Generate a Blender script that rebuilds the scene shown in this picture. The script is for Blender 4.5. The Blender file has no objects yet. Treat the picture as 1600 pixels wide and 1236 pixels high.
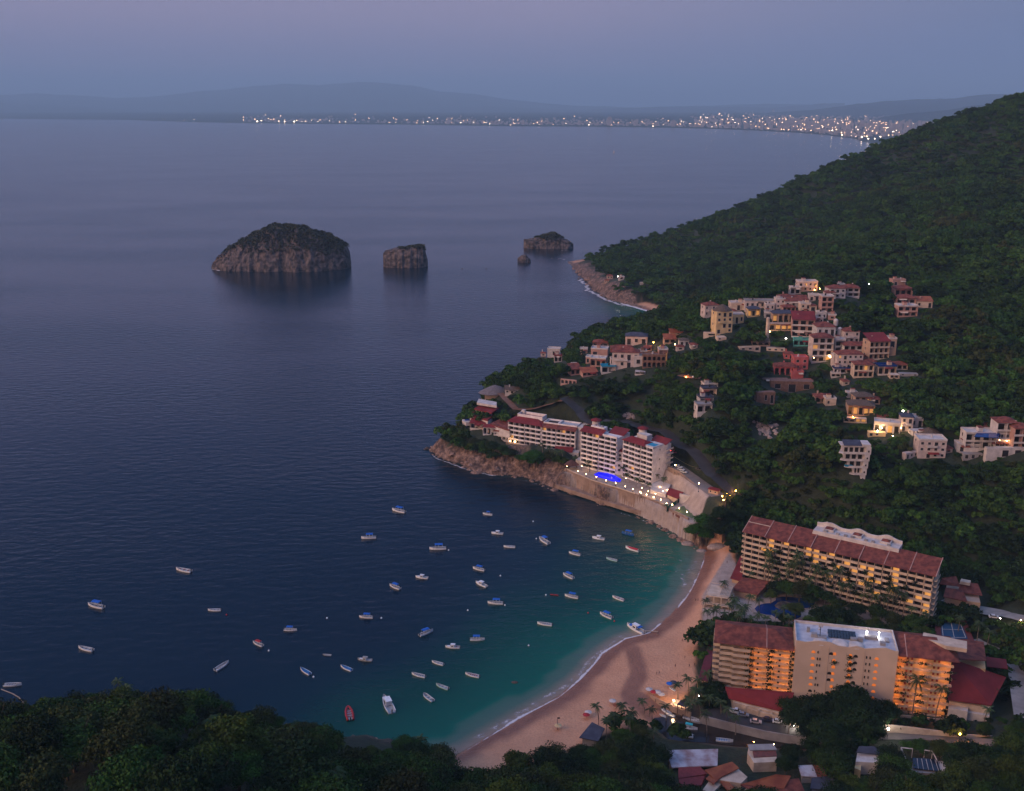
import bpy, math, random
import numpy as np
from mathutils import Vector, Matrix, noise as mnoise
random.seed(7); RNG = np.random.default_rng(7)
S = bpy.context.scene
C = S.collection
R = math.radians

# ------------------------------------------------------------------ camera
CAMZ, PITCH, F = 235.0, R(15.8), 1600.0
cam_d = bpy.data.cameras.new('camera'); cam = bpy.data.objects.new('camera', cam_d); C.objects.link(cam)
cam.location = (0, 0, CAMZ); cam.rotation_euler = (R(90) - PITCH, 0, 0)
cam_d.sensor_width = 36; cam_d.lens = 36; cam_d.clip_start = 1; cam_d.clip_end = 120000
S.camera = cam
CP, SP = math.cos(PITCH), math.sin(PITCH)

# ------------------------------------------------------------------ world, sun, exposure
SUN_AZ, SUN_EL = R(-118), R(4)      # the glow of the sunset: behind the camera and to its left
w = bpy.data.worlds.new('World'); S.world = w; w.use_nodes = True
nt = w.node_tree; nt.nodes.clear(); N = nt.nodes; L = nt.links
def nd(t, **k):
    n = N.new(t)
    for a, b in k.items(): setattr(n, a, b)
    return n
out = nd('ShaderNodeOutputWorld'); bg = nd('ShaderNodeBackground')
sky = nd('ShaderNodeTexSky', sky_type='NISHITA', sun_disc=False)
sky.sun_elevation = R(1.0); sky.sun_rotation = SUN_AZ; sky.altitude = 200
tc = nd('ShaderNodeTexCoord'); sep = nd('ShaderNodeSeparateXYZ'); L.new(tc.outputs['Generated'], sep.inputs[0])
def ramp(stops, src):
    r = nd('ShaderNodeValToRGB'); r.color_ramp.interpolation = 'EASE'
    e = r.color_ramp.elements
    while len(e) < len(stops): e.new(0.5)
    for i, (p, c) in enumerate(stops): e[i].position = p; e[i].color = (*c, 1)
    L.new(src, r.inputs[0]); return r
rl = ramp([(0.0, (.115,.185,.40)), (.016, (.155,.195,.40)), (.036, (.25,.235,.405)), (.085, (.32,.275,.43)), (.17, (.42,.34,.60)), (.28, (.075,.13,.36)), (.45, (.045,.11,.33)), (.7, (.12,.25,.60)), (1.0, (.34,.60,1.2))], sep.outputs[2])
rr = ramp([(0.0, (.105,.18,.39)), (.035, (.115,.185,.385)), (.095, (.135,.185,.35)), (.17, (.26,.26,.50)), (.28, (.055,.12,.35)), (.45, (.04,.11,.33)), (.7, (.12,.25,.60)), (1.0, (.34,.60,1.2))], sep.outputs[2])
mx = nd('ShaderNodeMapRange'); mx.inputs[1].default_value = .05; mx.inputs[2].default_value = .5
L.new(sep.outputs[0], mx.inputs[0])
mix = nd('ShaderNodeMix', data_type='RGBA'); L.new(mx.outputs[0], mix.inputs[0]); L.new(rl.outputs[0], mix.inputs[6]); L.new(rr.outputs[0], mix.inputs[7])
# warm afterglow low in the west, out of the picture
dot = nd('ShaderNodeVectorMath', operation='DOT_PRODUCT'); dot.inputs[1].default_value = (math.sin(SUN_AZ)*.97, math.cos(SUN_AZ)*.97, .22)
L.new(tc.outputs['Generated'], dot.inputs[0])
gr = ramp([(0.0, (0,0,0)), (.2, (0,0,0)), (.6, (.30,.19,.14)), (.8, (.75,.46,.33)), (1.0, (1.9,1.1,.7))], dot.outputs['Value'])
add = nd('ShaderNodeMix', data_type='RGBA', blend_type='ADD'); add.inputs[0].default_value = 1
L.new(mix.outputs[2], add.inputs[6]); L.new(gr.outputs[0], add.inputs[7])
sc_ = nd('ShaderNodeMix', data_type='RGBA', blend_type='ADD'); sc_.inputs[0].default_value = .012
L.new(add.outputs[2], sc_.inputs[6]); L.new(sky.outputs[0], sc_.inputs[7])
L.new(sc_.outputs[2], bg.inputs[0]); bg.inputs[1].default_value = 1.0
L.new(bg.outputs[0], out.inputs[0])
sun_d = bpy.data.lights.new('sun', 'SUN'); sun = bpy.data.objects.new('sun', sun_d); C.objects.link(sun)
sun_d.energy = 1.75; sun_d.angle = R(30); sun_d.color = (1, .66, .46)
sd = Vector((math.sin(SUN_AZ)*math.cos(R(22)), math.cos(SUN_AZ)*math.cos(R(22)), math.sin(R(22))))
sun.rotation_euler = sd.to_track_quat('Z', 'Y').to_euler(); sun.location = (-300, 0, 600)
S.view_settings.view_transform = 'Standard'; S.view_settings.look = 'None'
S.view_settings.exposure = 0.0; S.view_settings.gamma = 1
cy = S.cycles
cy.max_bounces = 5; cy.diffuse_bounces = 2; cy.glossy_bounces = 2; cy.transmission_bounces = 2; cy.volume_bounces = 0
cy.transparent_max_bounces = 6; cy.sample_clamp_indirect = 3; cy.use_denoising = True; cy.caustics_reflective = False; cy.caustics_refractive = False

# ------------------------------------------------------------------ pixel <-> place (1600 x 1236 grid of the photograph)
def ray(px, py):
    u = (px - 800) / F; v = (618 - py) / F
    return u, CP + v * SP, -SP + v * CP
def P(px, py, z=0.0):
    u, a, b = ray(px, py); t = (z - CAMZ) / b
    return Vector((u * t, a * t, z))
def PY(px, py, Y):
    u, a, b = ray(px, py); t = Y / a
    return Vector((u * t, Y, CAMZ + b * t))
def to_px(p):
    d = p[1] * CP + (CAMZ - p[2]) * SP
    v = p[1] * SP - (CAMZ - p[2]) * CP
    return 800 + F * p[0] / d, 618 - F * v / d
def dep(p): return p[1] * CP + (CAMZ - p[2]) * SP

# ------------------------------------------------------------------ numpy noise
def _h(i, j, s):
    n = (i * 374761393 + j * 668265263 + s * 974634777) & 0xffffffff
    n = ((n ^ (n >> 13)) * 1274126177) & 0xffffffff
    return ((n ^ (n >> 16)) & 0xffff) / 65535.0
def vn(x, y, s=0):
    xi = np.floor(x).astype(np.int64); yi = np.floor(y).astype(np.int64)
    fx = x - xi; fy = y - yi; fx = fx*fx*(3-2*fx); fy = fy*fy*(3-2*fy)
    a = _h(xi, yi, s); b = _h(xi+1, yi, s); c = _h(xi, yi+1, s); d = _h(xi+1, yi+1, s)
    return (a + (b-a)*fx) * (1-fy) + (c + (d-c)*fx) * fy
def fbm(x, y, o=4, s=0):
    r = 0; a = .5; t = 0
    for k in range(o):
        r = r + a * vn(x * 2**k + 17*k, y * 2**k - 9*k, s + k); t += a; a *= .5
    return r / t
def ss(x, a, b):
    t = np.clip((x - a) / (b - a), 0, 1); return t*t*(3-2*t)

# ------------------------------------------------------------------ coastline and terrain height
# (px, py, run-up width in metres, kind) ; kind 0 cliff / rocks, 1 beach
COAST_PX = [(-260,1215,9,0),(0,1210,9,0),(300,1200,9,0),(500,1204,7,0),(545,1190,5,0),(575,1176,4,0),(592,1170,4,0),(625,1184,5,0),(690,1183,9,1),(715,1177,12,1),
 (760,1150,14,1),(820,1115,14,1),(870,1088,14,1),(905,1060,14,1),(940,1020,14,1),(975,997,14,1),(1012,988,14,1),(1045,962,14,1),(1068,935,14,1),
 (1085,908,14,1),(1096,880,12,1),(1100,862,8,1),(1084,853,5,0),(1060,838,4,0),(1030,821,4,0),(995,805,4,0),(960,793,4,0),(920,779,4,0),(880,765,4,0),
 (840,752,4,0),(800,744,4,0),(770,741,4,0),(745,735,4,0),(715,723,4,0),(692,716,4,0),(677,704,4,0)]
coast = [(*P(a, b)[:2], w_, k) for a, b, w_, k in COAST_PX]
# the far side of the cape and the north coast, seen only as a skyline of trees
for a, b, Y, back in [(690,688,705,0),(722,652,706,14),(760,607,765,22),(790,588,790,24),(830,560,832,26),(862,549,860,28),(905,538,880,38),(925,512,952,50),(1000,490,1045,60),(1040,480,1105,40)]:
    q = PY(a, b, Y); coast.append((q.x - back*.35, q.y + back, 6, 0))
for a, b, w_, k in [(1066,492,9,1),(1045,491,9,1),(1020,488,8,1),(990,479,7,1),(968,472,6,0),(945,463,5,0),(928,452,5,0),(912,434,5,0),(900,420,6,0),(884,409,10,1)]:
    coast.append((*P(a, b)[:2], w_, k))
for q in [(150,1668),(220,1700),(330,1830),(520,2080),(800,2400),(1300,2900),(3400,3900)]:
    coast.append((q[0], q[1], 8, 0))
coast += [(3400,-400,8,0), (-1500,-400,8,0), (-900,330,8,0)]
CO = np.array(coast)

def sdist(X, Y, poly, want=None):
    """signed distance to a closed polygon, inside positive; also an interpolated value per vertex"""
    p = np.asarray(poly, float)[:, :2]; n = len(p)
    best = np.full(X.shape, 1e18); val = np.zeros(X.shape) if want is not None else None; ins = np.zeros(X.shape, bool)
    for i in range(n):
        x0, y0 = p[i]; x1, y1 = p[(i+1) % n]; dx, dy = x1-x0, y1-y0
        l2 = dx*dx + dy*dy + 1e-9
        t = np.clip(((X-x0)*dx + (Y-y0)*dy) / l2, 0, 1)
        d = (X - x0 - t*dx)**2 + (Y - y0 - t*dy)**2
        if want is not None:
            m = d < best; val = np.where(m, want[i] + t*(want[(i+1) % n]-want[i]), val)
        best = np.minimum(best, d)
        c = ((y0 > Y) != (y1 > Y))
        with np.errstate(divide='ignore', invalid='ignore'):
            ins ^= c & (X < dx * (Y - y0) / (dy if abs(dy) > 1e-12 else 1e-12) + x0)
    d = np.sqrt(best)
    d = np.where(ins, d, -d)
    return (d, val) if want is not None else d

ctl = []
def cz(px, py, z): q = P(px, py, z); ctl.append((q.x, q.y, z))
def cy_(px, py, Y, off=0): q = PY(px, py, Y); ctl.append((q.x, q.y, q.z - off))
# foreground hill (skyline of trees, minus the trees)
for a, b, Y in [(-150,1112,215),(0,1112,215),(100,1108,215),(170,1098,215),(240,1092,216),(310,1112,218),(360,1132,222),(420,1150,226),(480,1166,228),(540,1186,233),(600,1204,240),(660,1196,255),(720,1212,268),(800,1212,285),(860,1195,305),(930,1168,322)]:
    cy_(a, b, Y, 14)
for a, b, Y in [(-100,1236,178),(0,1236,178),(150,1236,180),(300,1236,182),(450,1236,190),(560,1236,208),(660,1236,230),(760,1236,248),(860,1236,266),(950,1236,280)]:
    cy_(a, b, Y, 8)
for x, y, z in [(-200,40,150),(0,40,150),(150,60,130),(300,60,100),(-250,300,40),(-120,300,36),(-60,305,28),(0,305,20),(-400,200,70)]: ctl.append((x, y, z))
for a, b, z in [(1050,1225,8),(1000,1175,6),(960,1150,5),(1040,1190,6),(1120,1236,7),(1200,1225,6),(1300,1236,7),(1400,1200,7),(1500,1210,9),(1600,1190,12),(1600,1236,14),(1700,1150,18),
 (740,1178,2),(800,1160,2.5),(860,1135,2.5),(930,1100,2.5),(1000,1050,2.8),(1050,1010,3),(1090,950,3),(1110,890,3.2),(1125,865,3.5),(1090,1060,3.4),(1060,1085,3),(1000,1120,3),
 (1160,880,4),(1200,950,4),(1300,960,4),(1130,1100,4),(1250,1080,4),(1400,1100,4),(1500,1110,4.5),(1560,1040,6),(1450,960,5),(1480,900,8),(1590,940,9),(1700,950,20),(1700,1050,20),
 (1140,850,5),(1170,815,10),(1290,800,22),(1400,820,22),(1500,850,15),(1600,860,15),(1700,860,30)]: cz(a, b, z)
# cape and the big hotel on it
for a, b, z in [(700,692,9),(720,680,14),(750,690,13),(735,664,20),(790,668,22),(770,700,13),(810,712,13),(860,722,12),(900,735,11),(950,745,12),(1000,765,12),(1045,775,12),(1085,800,10),(1110,805,10),
 (1010,735,14),(1000,690,24),(960,675,27),(1060,715,24),(1100,750,21),(1140,780,15),(920,660,30),(860,645,30),(800,640,27),(775,625,22),(800,600,34),(840,575,38),(880,590,50),(870,620,44),(960,640,44),(1020,640,52),(1100,640,56),(1100,700,42),(1200,740,36),(1160,775,18),
 (1250,770,30),(1335,745,40),(1440,712,46),(1540,712,48),(1600,700,54),(1600,760,40),(1500,780,28),(1400,790,24),(1400,670,52),(1330,640,54),(1240,610,53),(1170,600,60),(1160,650,52),(1260,680,46)]: cz(a, b, z)
# the hill above and the north slope
for a, b, z in [(930,580,50),(980,580,56),(1040,570,60),(1080,590,60),(1000,540,58),(1060,540,62),(940,545,50),(1130,520,76),(1200,520,76),(1260,540,70),(1340,590,64),(1400,590,64),(1120,495,80),(1240,485,88),(1300,470,96),(1400,500,84),(1450,500,86)]: cz(a, b, z)
for a, b, Y, off in [(862,552,842,8),(905,540,852,10),(925,514,925,10),(965,500,985,10),(1000,494,1020,10),(1060,484,1080,6)]: cy_(a, b, Y, off)
for a, b, Y in [(1180,450,985),(1260,425,985),(1340,400,1000),(1420,450,905),(1420,375,1060),(1500,335,1120),(1500,430,900),(1600,300,1160),(1600,420,860),(1600,560,690),(1750,560,700),(1750,420,880),(1750,300,1200)]: cy_(a, b, Y)
# far ridge running up from the little beach
for a, b, z in [(960,445,16),(1000,455,14),(1060,470,12),(930,425,12),(905,410,8),(1100,450,26),(1160,425,40)]: cz(a, b, z)
for a, b, Y in [(905,398,1600),(925,388,1660),(960,377,1690),(1000,368,1720),(1060,346,1760),(1110,330,1780),(1160,312,1800),(1210,292,1800),(1260,266,1800),(1310,240,1800),(1360,228,1780),(1410,214,1760),(1460,200,1740),(1500,182,1720),(1540,166,1700),(1570,150,1690),(1600,146,1680),(1700,100,1650),(1900,60,1600)]:
    cy_(a, b, Y, 7)
    q = PY(a, b, Y); ctl.append((q.x + 60, q.y + 260, max(q.z*.45, 3))) if a % 3 == 0 else None
for a, b, Y in [(1000,410,1480),(1100,380,1480),(1200,345,1480),(1300,300,1500),(1400,270,1480),(1500,235,1450),(1600,200,1450),(1750,150,1450)]: cy_(a, b, Y)
for x, y, z in [(1200,2300,120),(1600,2500,100),(2600,2500,150),(2600,1500,400),(2000,800,300),(1500,600,180),(1000,400,60),(1000,100,60),(3200,3500,50)]: ctl.append((x, y, z))
CT = np.array(ctl)
def _phi(r2): return np.where(r2 > 1e-12, .5 * r2 * np.log(np.maximum(r2, 1e-12)), 0.0)
_s = 200.0
_A = CT[:, :2] / _s; _n = len(_A)
_K = _phi(((_A[:, None] - _A[None])**2).sum(-1)) + np.eye(_n) * .004
_Q = np.hstack([np.ones((_n, 1)), _A])
_M = np.block([[_K, _Q], [_Q.T, np.zeros((3, 3))]])
_W = np.linalg.solve(_M, np.concatenate([CT[:, 2], np.zeros(3)]))
def rbf(X, Y):
    x = X / _s; y = Y / _s; r = _W[_n] + _W[_n+1]*x + _W[_n+2]*y
    for i in range(_n): r = r + _W[i] * _phi((x - _A[i, 0])**2 + (y - _A[i, 1])**2)
    return r
def PW(pts, z): return [tuple(P(a, b, z)[:2]) for a, b in pts]
FLATS = [  # levelled ground: outline in pixels at that height, height, blend
 (PW([(1150,850),(1180,815),(1480,880),(1540,940),(1550,1040),(1560,1110),(1480,1130),(1240,1130),(1120,1100),(1095,1050),(1112,960),(1130,900)], 4.0), 4.0, 14),
 (PW([(882,738),(905,718),(965,735),(1040,752),(1112,798),(1080,822),(1060,812),(990,776)], 11.0), 11.0, 9),
 (PW([(786,694),(905,713),(912,700),(880,688),(800,676)], 13.6), 13.6, 7),
 (PW([(978,682),(1010,690),(1060,712),(1132,778),(1125,792),(1060,735),(1000,712)], 22.0), 21.5, 8),
 (PW([(1030,1108),(1090,1106),(1140,1124),(1200,1144),(1290,1150),(1300,1176),(1200,1172),(1120,1168),(1050,1160),(1015,1130)], 0.0), 0.6, 7),
]
STREAM = PW([(962,996),(985,992),(1000,1010),(1010,1040),(1012,1062),(1000,1082),(1030,1100),(1075,1108),(1080,1125),(1020,1128),(975,1104),(968,1085),(985,1050),(978,1020)], 1.5)
def H(X, Y, full=False):
    X = np.atleast_1d(np.asarray(X, float)); Y = np.atleast_1d(np.asarray(Y, float))
    d, wd = sdist(X, Y, CO, CO[:, 2]); _, kd = sdist(X, Y, CO, CO[:, 3])
    h = np.maximum(rbf(X, Y), 1.2)
    h = np.where(Y > 1100, np.minimum(h, 4 + np.maximum(d, 0)*.55 + fbm(X/30, Y/30, 3, 8)*8), h)
    am = ss(h, 14, 60)
    h = h + am * ((fbm(X/95, Y/95, 4, 3) - .5) * 16 + ss(Y, 1150, 1400)*(np.abs(fbm((X*.9+Y*.2)/120, (Y-X*.3)/210, 4, 33)-.5)*60-9)*(1-ss(Y, 1560, 1640))) + ss(h, 6, 16) * (fbm(X/22, Y/22, 3, 5) - .5) * 3
    dd = np.where(kd < .5, d + (fbm(X/14, Y/14, 3, 11) - .5) * 9 * (1-kd), d)
    up = h * (1 - np.exp(-np.maximum(dd, 0) / wd))
    # crags on the rocky shore
    rk = (1 - np.clip(kd, 0, 1)) * ss(dd, 0, 2) * (1 - ss(dd, 13, 24))
    a = np.abs(fbm((X*.8+Y*.6)/9, (Y*.8-X*.6)/20, 3, 21) - .5) * 2; b = fbm(X/3.1, Y/3.1, 2, 23)
    c_ = np.abs(fbm(X/26, Y/26, 3, 29) - .5) * 2
    up = up + rk * ((1-a) * 4.2 - 2.8 + (b-.5) * 3.2 + (c_-.35)*4) * np.where(Y > 1100, .6, 1)
    z = np.where(dd > 0, np.maximum(up, .05 + .3*b*np.clip(dd, 0, 1)), np.maximum(-.3 + dd*.25, -8))
    z = np.where((kd >= .5) & (dd > 0), np.minimum(up, np.maximum(dd*.085, .02) + np.maximum(h-3.6, 0)*ss(dd,40,60)), z)
    for poly, fz, bl in FLATS:
        q = sdist(X, Y, poly); t = ss(q, -bl, 0) * (dd > .5); z = z * (1-t) + fz * t
    if full: return z, dd, kd, rk
    return z
# a lookup grid so that single points are cheap
GX0, GX1, GY0, GY1, GS = -480, 1500, 60, 2500, 4.0
gx = np.arange(GX0, GX1+1, GS); gy = np.arange(GY0, GY1+1, GS)
GXX, GYY = np.meshgrid(gx, gy)
GZ, GD, GKD, GRK = H(GXX, GYY, True)
FX0, FX1, FY0, FY1, FS = -96, 244, 320, 720, 1.25
fx = np.arange(FX0, FX1+.01, FS); fy = np.arange(FY0, FY1+.01, FS)
FXX, FYY = np.meshgrid(fx, fy)
FZ, FD, FKD, FRK = H(FXX, FYY, True)
def _bil(Z, x, y, x0, y0, s):
    i = (x-x0)/s; j = (y-y0)/s; a = min(max(int(i), 0), Z.shape[1]-2); b = min(max(int(j), 0), Z.shape[0]-2); u = min(max(i-a, 0), 1); v = min(max(j-b, 0), 1)
    return (Z[b, a]*(1-u)+Z[b, a+1]*u)*(1-v) + (Z[b+1, a]*(1-u)+Z[b+1, a+1]*u)*v
def hz(x, y):
    if FX0 < x < FX1 and FY0 < y < FY1: return float(_bil(FZ, x, y, FX0, FY0, FS))
    return float(_bil(GZ, x, y, GX0, GY0, GS))
def cd(x, y): return float(_bil(GD, x, y, GX0, GY0, GS))
def hit(px, py, up=0.0):
    """the point of the ground (raised by up) that shows at this pixel"""
    u, a, b = ray(px, py); t = 150.0; pt = t
    while t < 3500:
        x, y, z = u*t, a*t, CAMZ + b*t
        if z < max(hz(x, y), 0) + up:
            lo, hi = pt, t
            for _ in range(14):
                m = (lo+hi)/2
                if CAMZ + b*m < max(hz(u*m, a*m), 0) + up: hi = m
                else: lo = m
            t = hi; break
        pt = t; t += 3.0
    return Vector((u*t, a*t, CAMZ + b*t - up))

# ------------------------------------------------------------------ materials
MATS = {}
def mat(name, c1, c2=None, rough=.8, scale=1.0, bump=0.0, bscale=None, emit=None, es=0, metal=0, spec=.3, wave=None, var=0.0):
    if name in MATS: return MATS[name]
    m = bpy.data.materials.new(name); MATS[name] = m; m.use_nodes = True
    t = m.node_tree; b = t.nodes['Principled BSDF']
    b.inputs['Roughness'].default_value = rough; b.inputs['Metallic'].default_value = metal
    b.inputs['Specular IOR Level'].default_value = spec
    g = t.nodes.new('ShaderNodeNewGeometry'); n = t.nodes.new('ShaderNodeTexNoise'); n.inputs['Scale'].default_value = scale; n.inputs['Detail'].default_value = 5
    t.links.new(g.outputs['Position'], n.inputs['Vector'])
    c2 = c2 or tuple(x*.72 for x in c1)
    r = t.nodes.new('ShaderNodeValToRGB'); r.color_ramp.elements[0].position = .35; r.color_ramp.elements[1].position = .65
    r.color_ramp.elements[0].color = (*c2, 1); r.color_ramp.elements[1].color = (*c1, 1)
    t.links.new(n.outputs[0], r.inputs[0]); col = r.outputs[0]
    if var:
        oi = t.nodes.new('ShaderNodeObjectInfo'); hs = t.nodes.new('ShaderNodeHueSaturation')
        mr = t.nodes.new('ShaderNodeMapRange'); mr.inputs[3].default_value = 1-var; mr.inputs[4].default_value = 1+var
        mr2 = t.nodes.new('ShaderNodeMapRange'); mr2.inputs[3].default_value = .5-var*.035; mr2.inputs[4].default_value = .5+var*.03
        mu = t.nodes.new('ShaderNodeMath'); mu.operation = 'MULTIPLY'; mu.inputs[1].default_value = 7.31
        fr = t.nodes.new('ShaderNodeMath'); fr.operation = 'FRACT'
        t.links.new(oi.outputs['Random'], mr.inputs[0]); t.links.new(oi.outputs['Random'], mu.inputs[0]); t.links.new(mu.outputs[0], fr.inputs[0]); t.links.new(fr.outputs[0], mr2.inputs[0])
        t.links.new(mr.outputs[0], hs.inputs['Value']); t.links.new(mr2.outputs[0], hs.inputs['Hue']); t.links.new(col, hs.inputs['Color']); col = hs.outputs[0]
    t.links.new(col, b.inputs['Base Color'])
    if bump or wave:
        bp = t.nodes.new('ShaderNodeBump'); bp.inputs['Distance'].default_value = bump or .1; bp.inputs['Strength'].default_value = 1
        if wave:
            to = t.nodes.new('ShaderNodeTexCoord'); wv = t.nodes.new('ShaderNodeTexWave'); wv.inputs['Scale'].default_value = wave; wv.inputs['Distortion'].default_value = .3
            t.links.new(to.outputs['Object'], wv.inputs[0]); t.links.new(wv.outputs[0], bp.inputs['Height'])
        else:
            n2 = t.nodes.new('ShaderNodeTexNoise'); n2.inputs['Scale'].default_value = bscale or scale*4; n2.inputs['Detail'].default_value = 4
            t.links.new(g.outputs['Position'], n2.inputs['Vector']); t.links.new(n2.outputs[0], bp.inputs['Height'])
        t.links.new(bp.outputs[0], b.inputs['Normal'])
    if emit: b.inputs['Emission Color'].default_value = (*emit, 1); b.inputs['Emission Strength'].default_value = es
    return m
WHITE = mat('white_plaster', (.58,.515,.47), (.42,.37,.34), scale=.35)
BRIGHT = mat('bright_white_plaster', (.78,.70,.66), (.60,.53,.50), scale=.35)
WHITEB = mat('grey_white_plaster', (.50,.46,.44), (.34,.31,.30), scale=.5)
WHITEC = mat('rosy_white_plaster', (.56,.45,.40), (.42,.33,.29), scale=.5)
CREAM = mat('cream_plaster', (.60,.46,.34), (.42,.31,.23), scale=.3)
YELLOW = mat('yellow_plaster', (.66,.47,.24), (.52,.36,.18), scale=.3)
TAN = mat('tan_plaster', (.45,.30,.21), (.35,.23,.16), scale=.3)
PINK = mat('pink_plaster', (.52,.13,.12), (.40,.09,.08), scale=.3)
ROSE = mat('rose_plaster', (.46,.27,.22), (.36,.20,.16), scale=.3)
BRICK = mat('brown_stone_wall', (.24,.13,.09), (.15,.08,.055), scale=.6, bump=.15)
STONE = mat('seawall_stone', (.30,.21,.16), (.20,.135,.10), scale=.25, bump=.12, bscale=1.2)
TILE = mat('terracotta_tiles', (.30,.085,.055), (.13,.035,.028), scale=.45, wave=1.4, bump=.12)
REDTILE = mat('dark_red_roof', (.24,.028,.03), (.16,.018,.02), scale=.15, wave=1.2, bump=.1)
OTILE = mat('orange_tiles', (.40,.13,.06), (.26,.07,.04), scale=.3, wave=1.4, bump=.12)
SLATE = mat('slate_roof', (.06,.065,.09), (.04,.04,.06), scale=.4)
THATCH = mat('palm_thatch', (.14,.095,.07), (.08,.055,.04), scale=1.2, bump=.3)
GREY = mat('grey_concrete', (.30,.28,.27), (.22,.2,.2), scale=.3)
DARK = mat('dark_opening', (.02,.017,.016), rough=.35)
GLASS = mat('dark_glass', (.02,.022,.03), (.035,.03,.03), rough=.15, spec=.5)
LIT = mat('lit_window', (.5,.3,.1), emit=(1,.44,.12), es=.5)
LITO = mat('lit_orange_window', (.5,.2,.05), emit=(1,.20,.03), es=.5)
BULB = mat('warm_bulb', (1,.8,.5), emit=(1,.62,.28), es=60)
BULBW = mat('white_bulb', (1,1,1), emit=(1,.93,.85), es=60)
BULBO = mat('orange_bulb', (1,.6,.3), emit=(1,.30,.04), es=150)
METAL = mat('dark_metal', (.05,.05,.05), rough=.5, metal=.3)
WOOD = mat('brown_timber', (.12,.06,.035), scale=1)
ASPH = mat('asphalt', (.055,.05,.05), (.04,.036,.036), scale=.2)
PAVE = mat('paving', (.33,.27,.23), (.25,.20,.17), scale=.25)
POOLM = mat('pool_water', (.004,.035,.16), (.003,.028,.12), rough=.08, scale=.2, bump=.03, bscale=.8, spec=.5)
POOLLIT = mat('lit_pool_water', (.0,.0,.5), rough=.1, scale=.3, emit=(.0,.01,1), es=.85)
POOLC = mat('turquoise_water', (.02,.28,.42), (.02,.22,.35), rough=.1, scale=.5)

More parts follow.
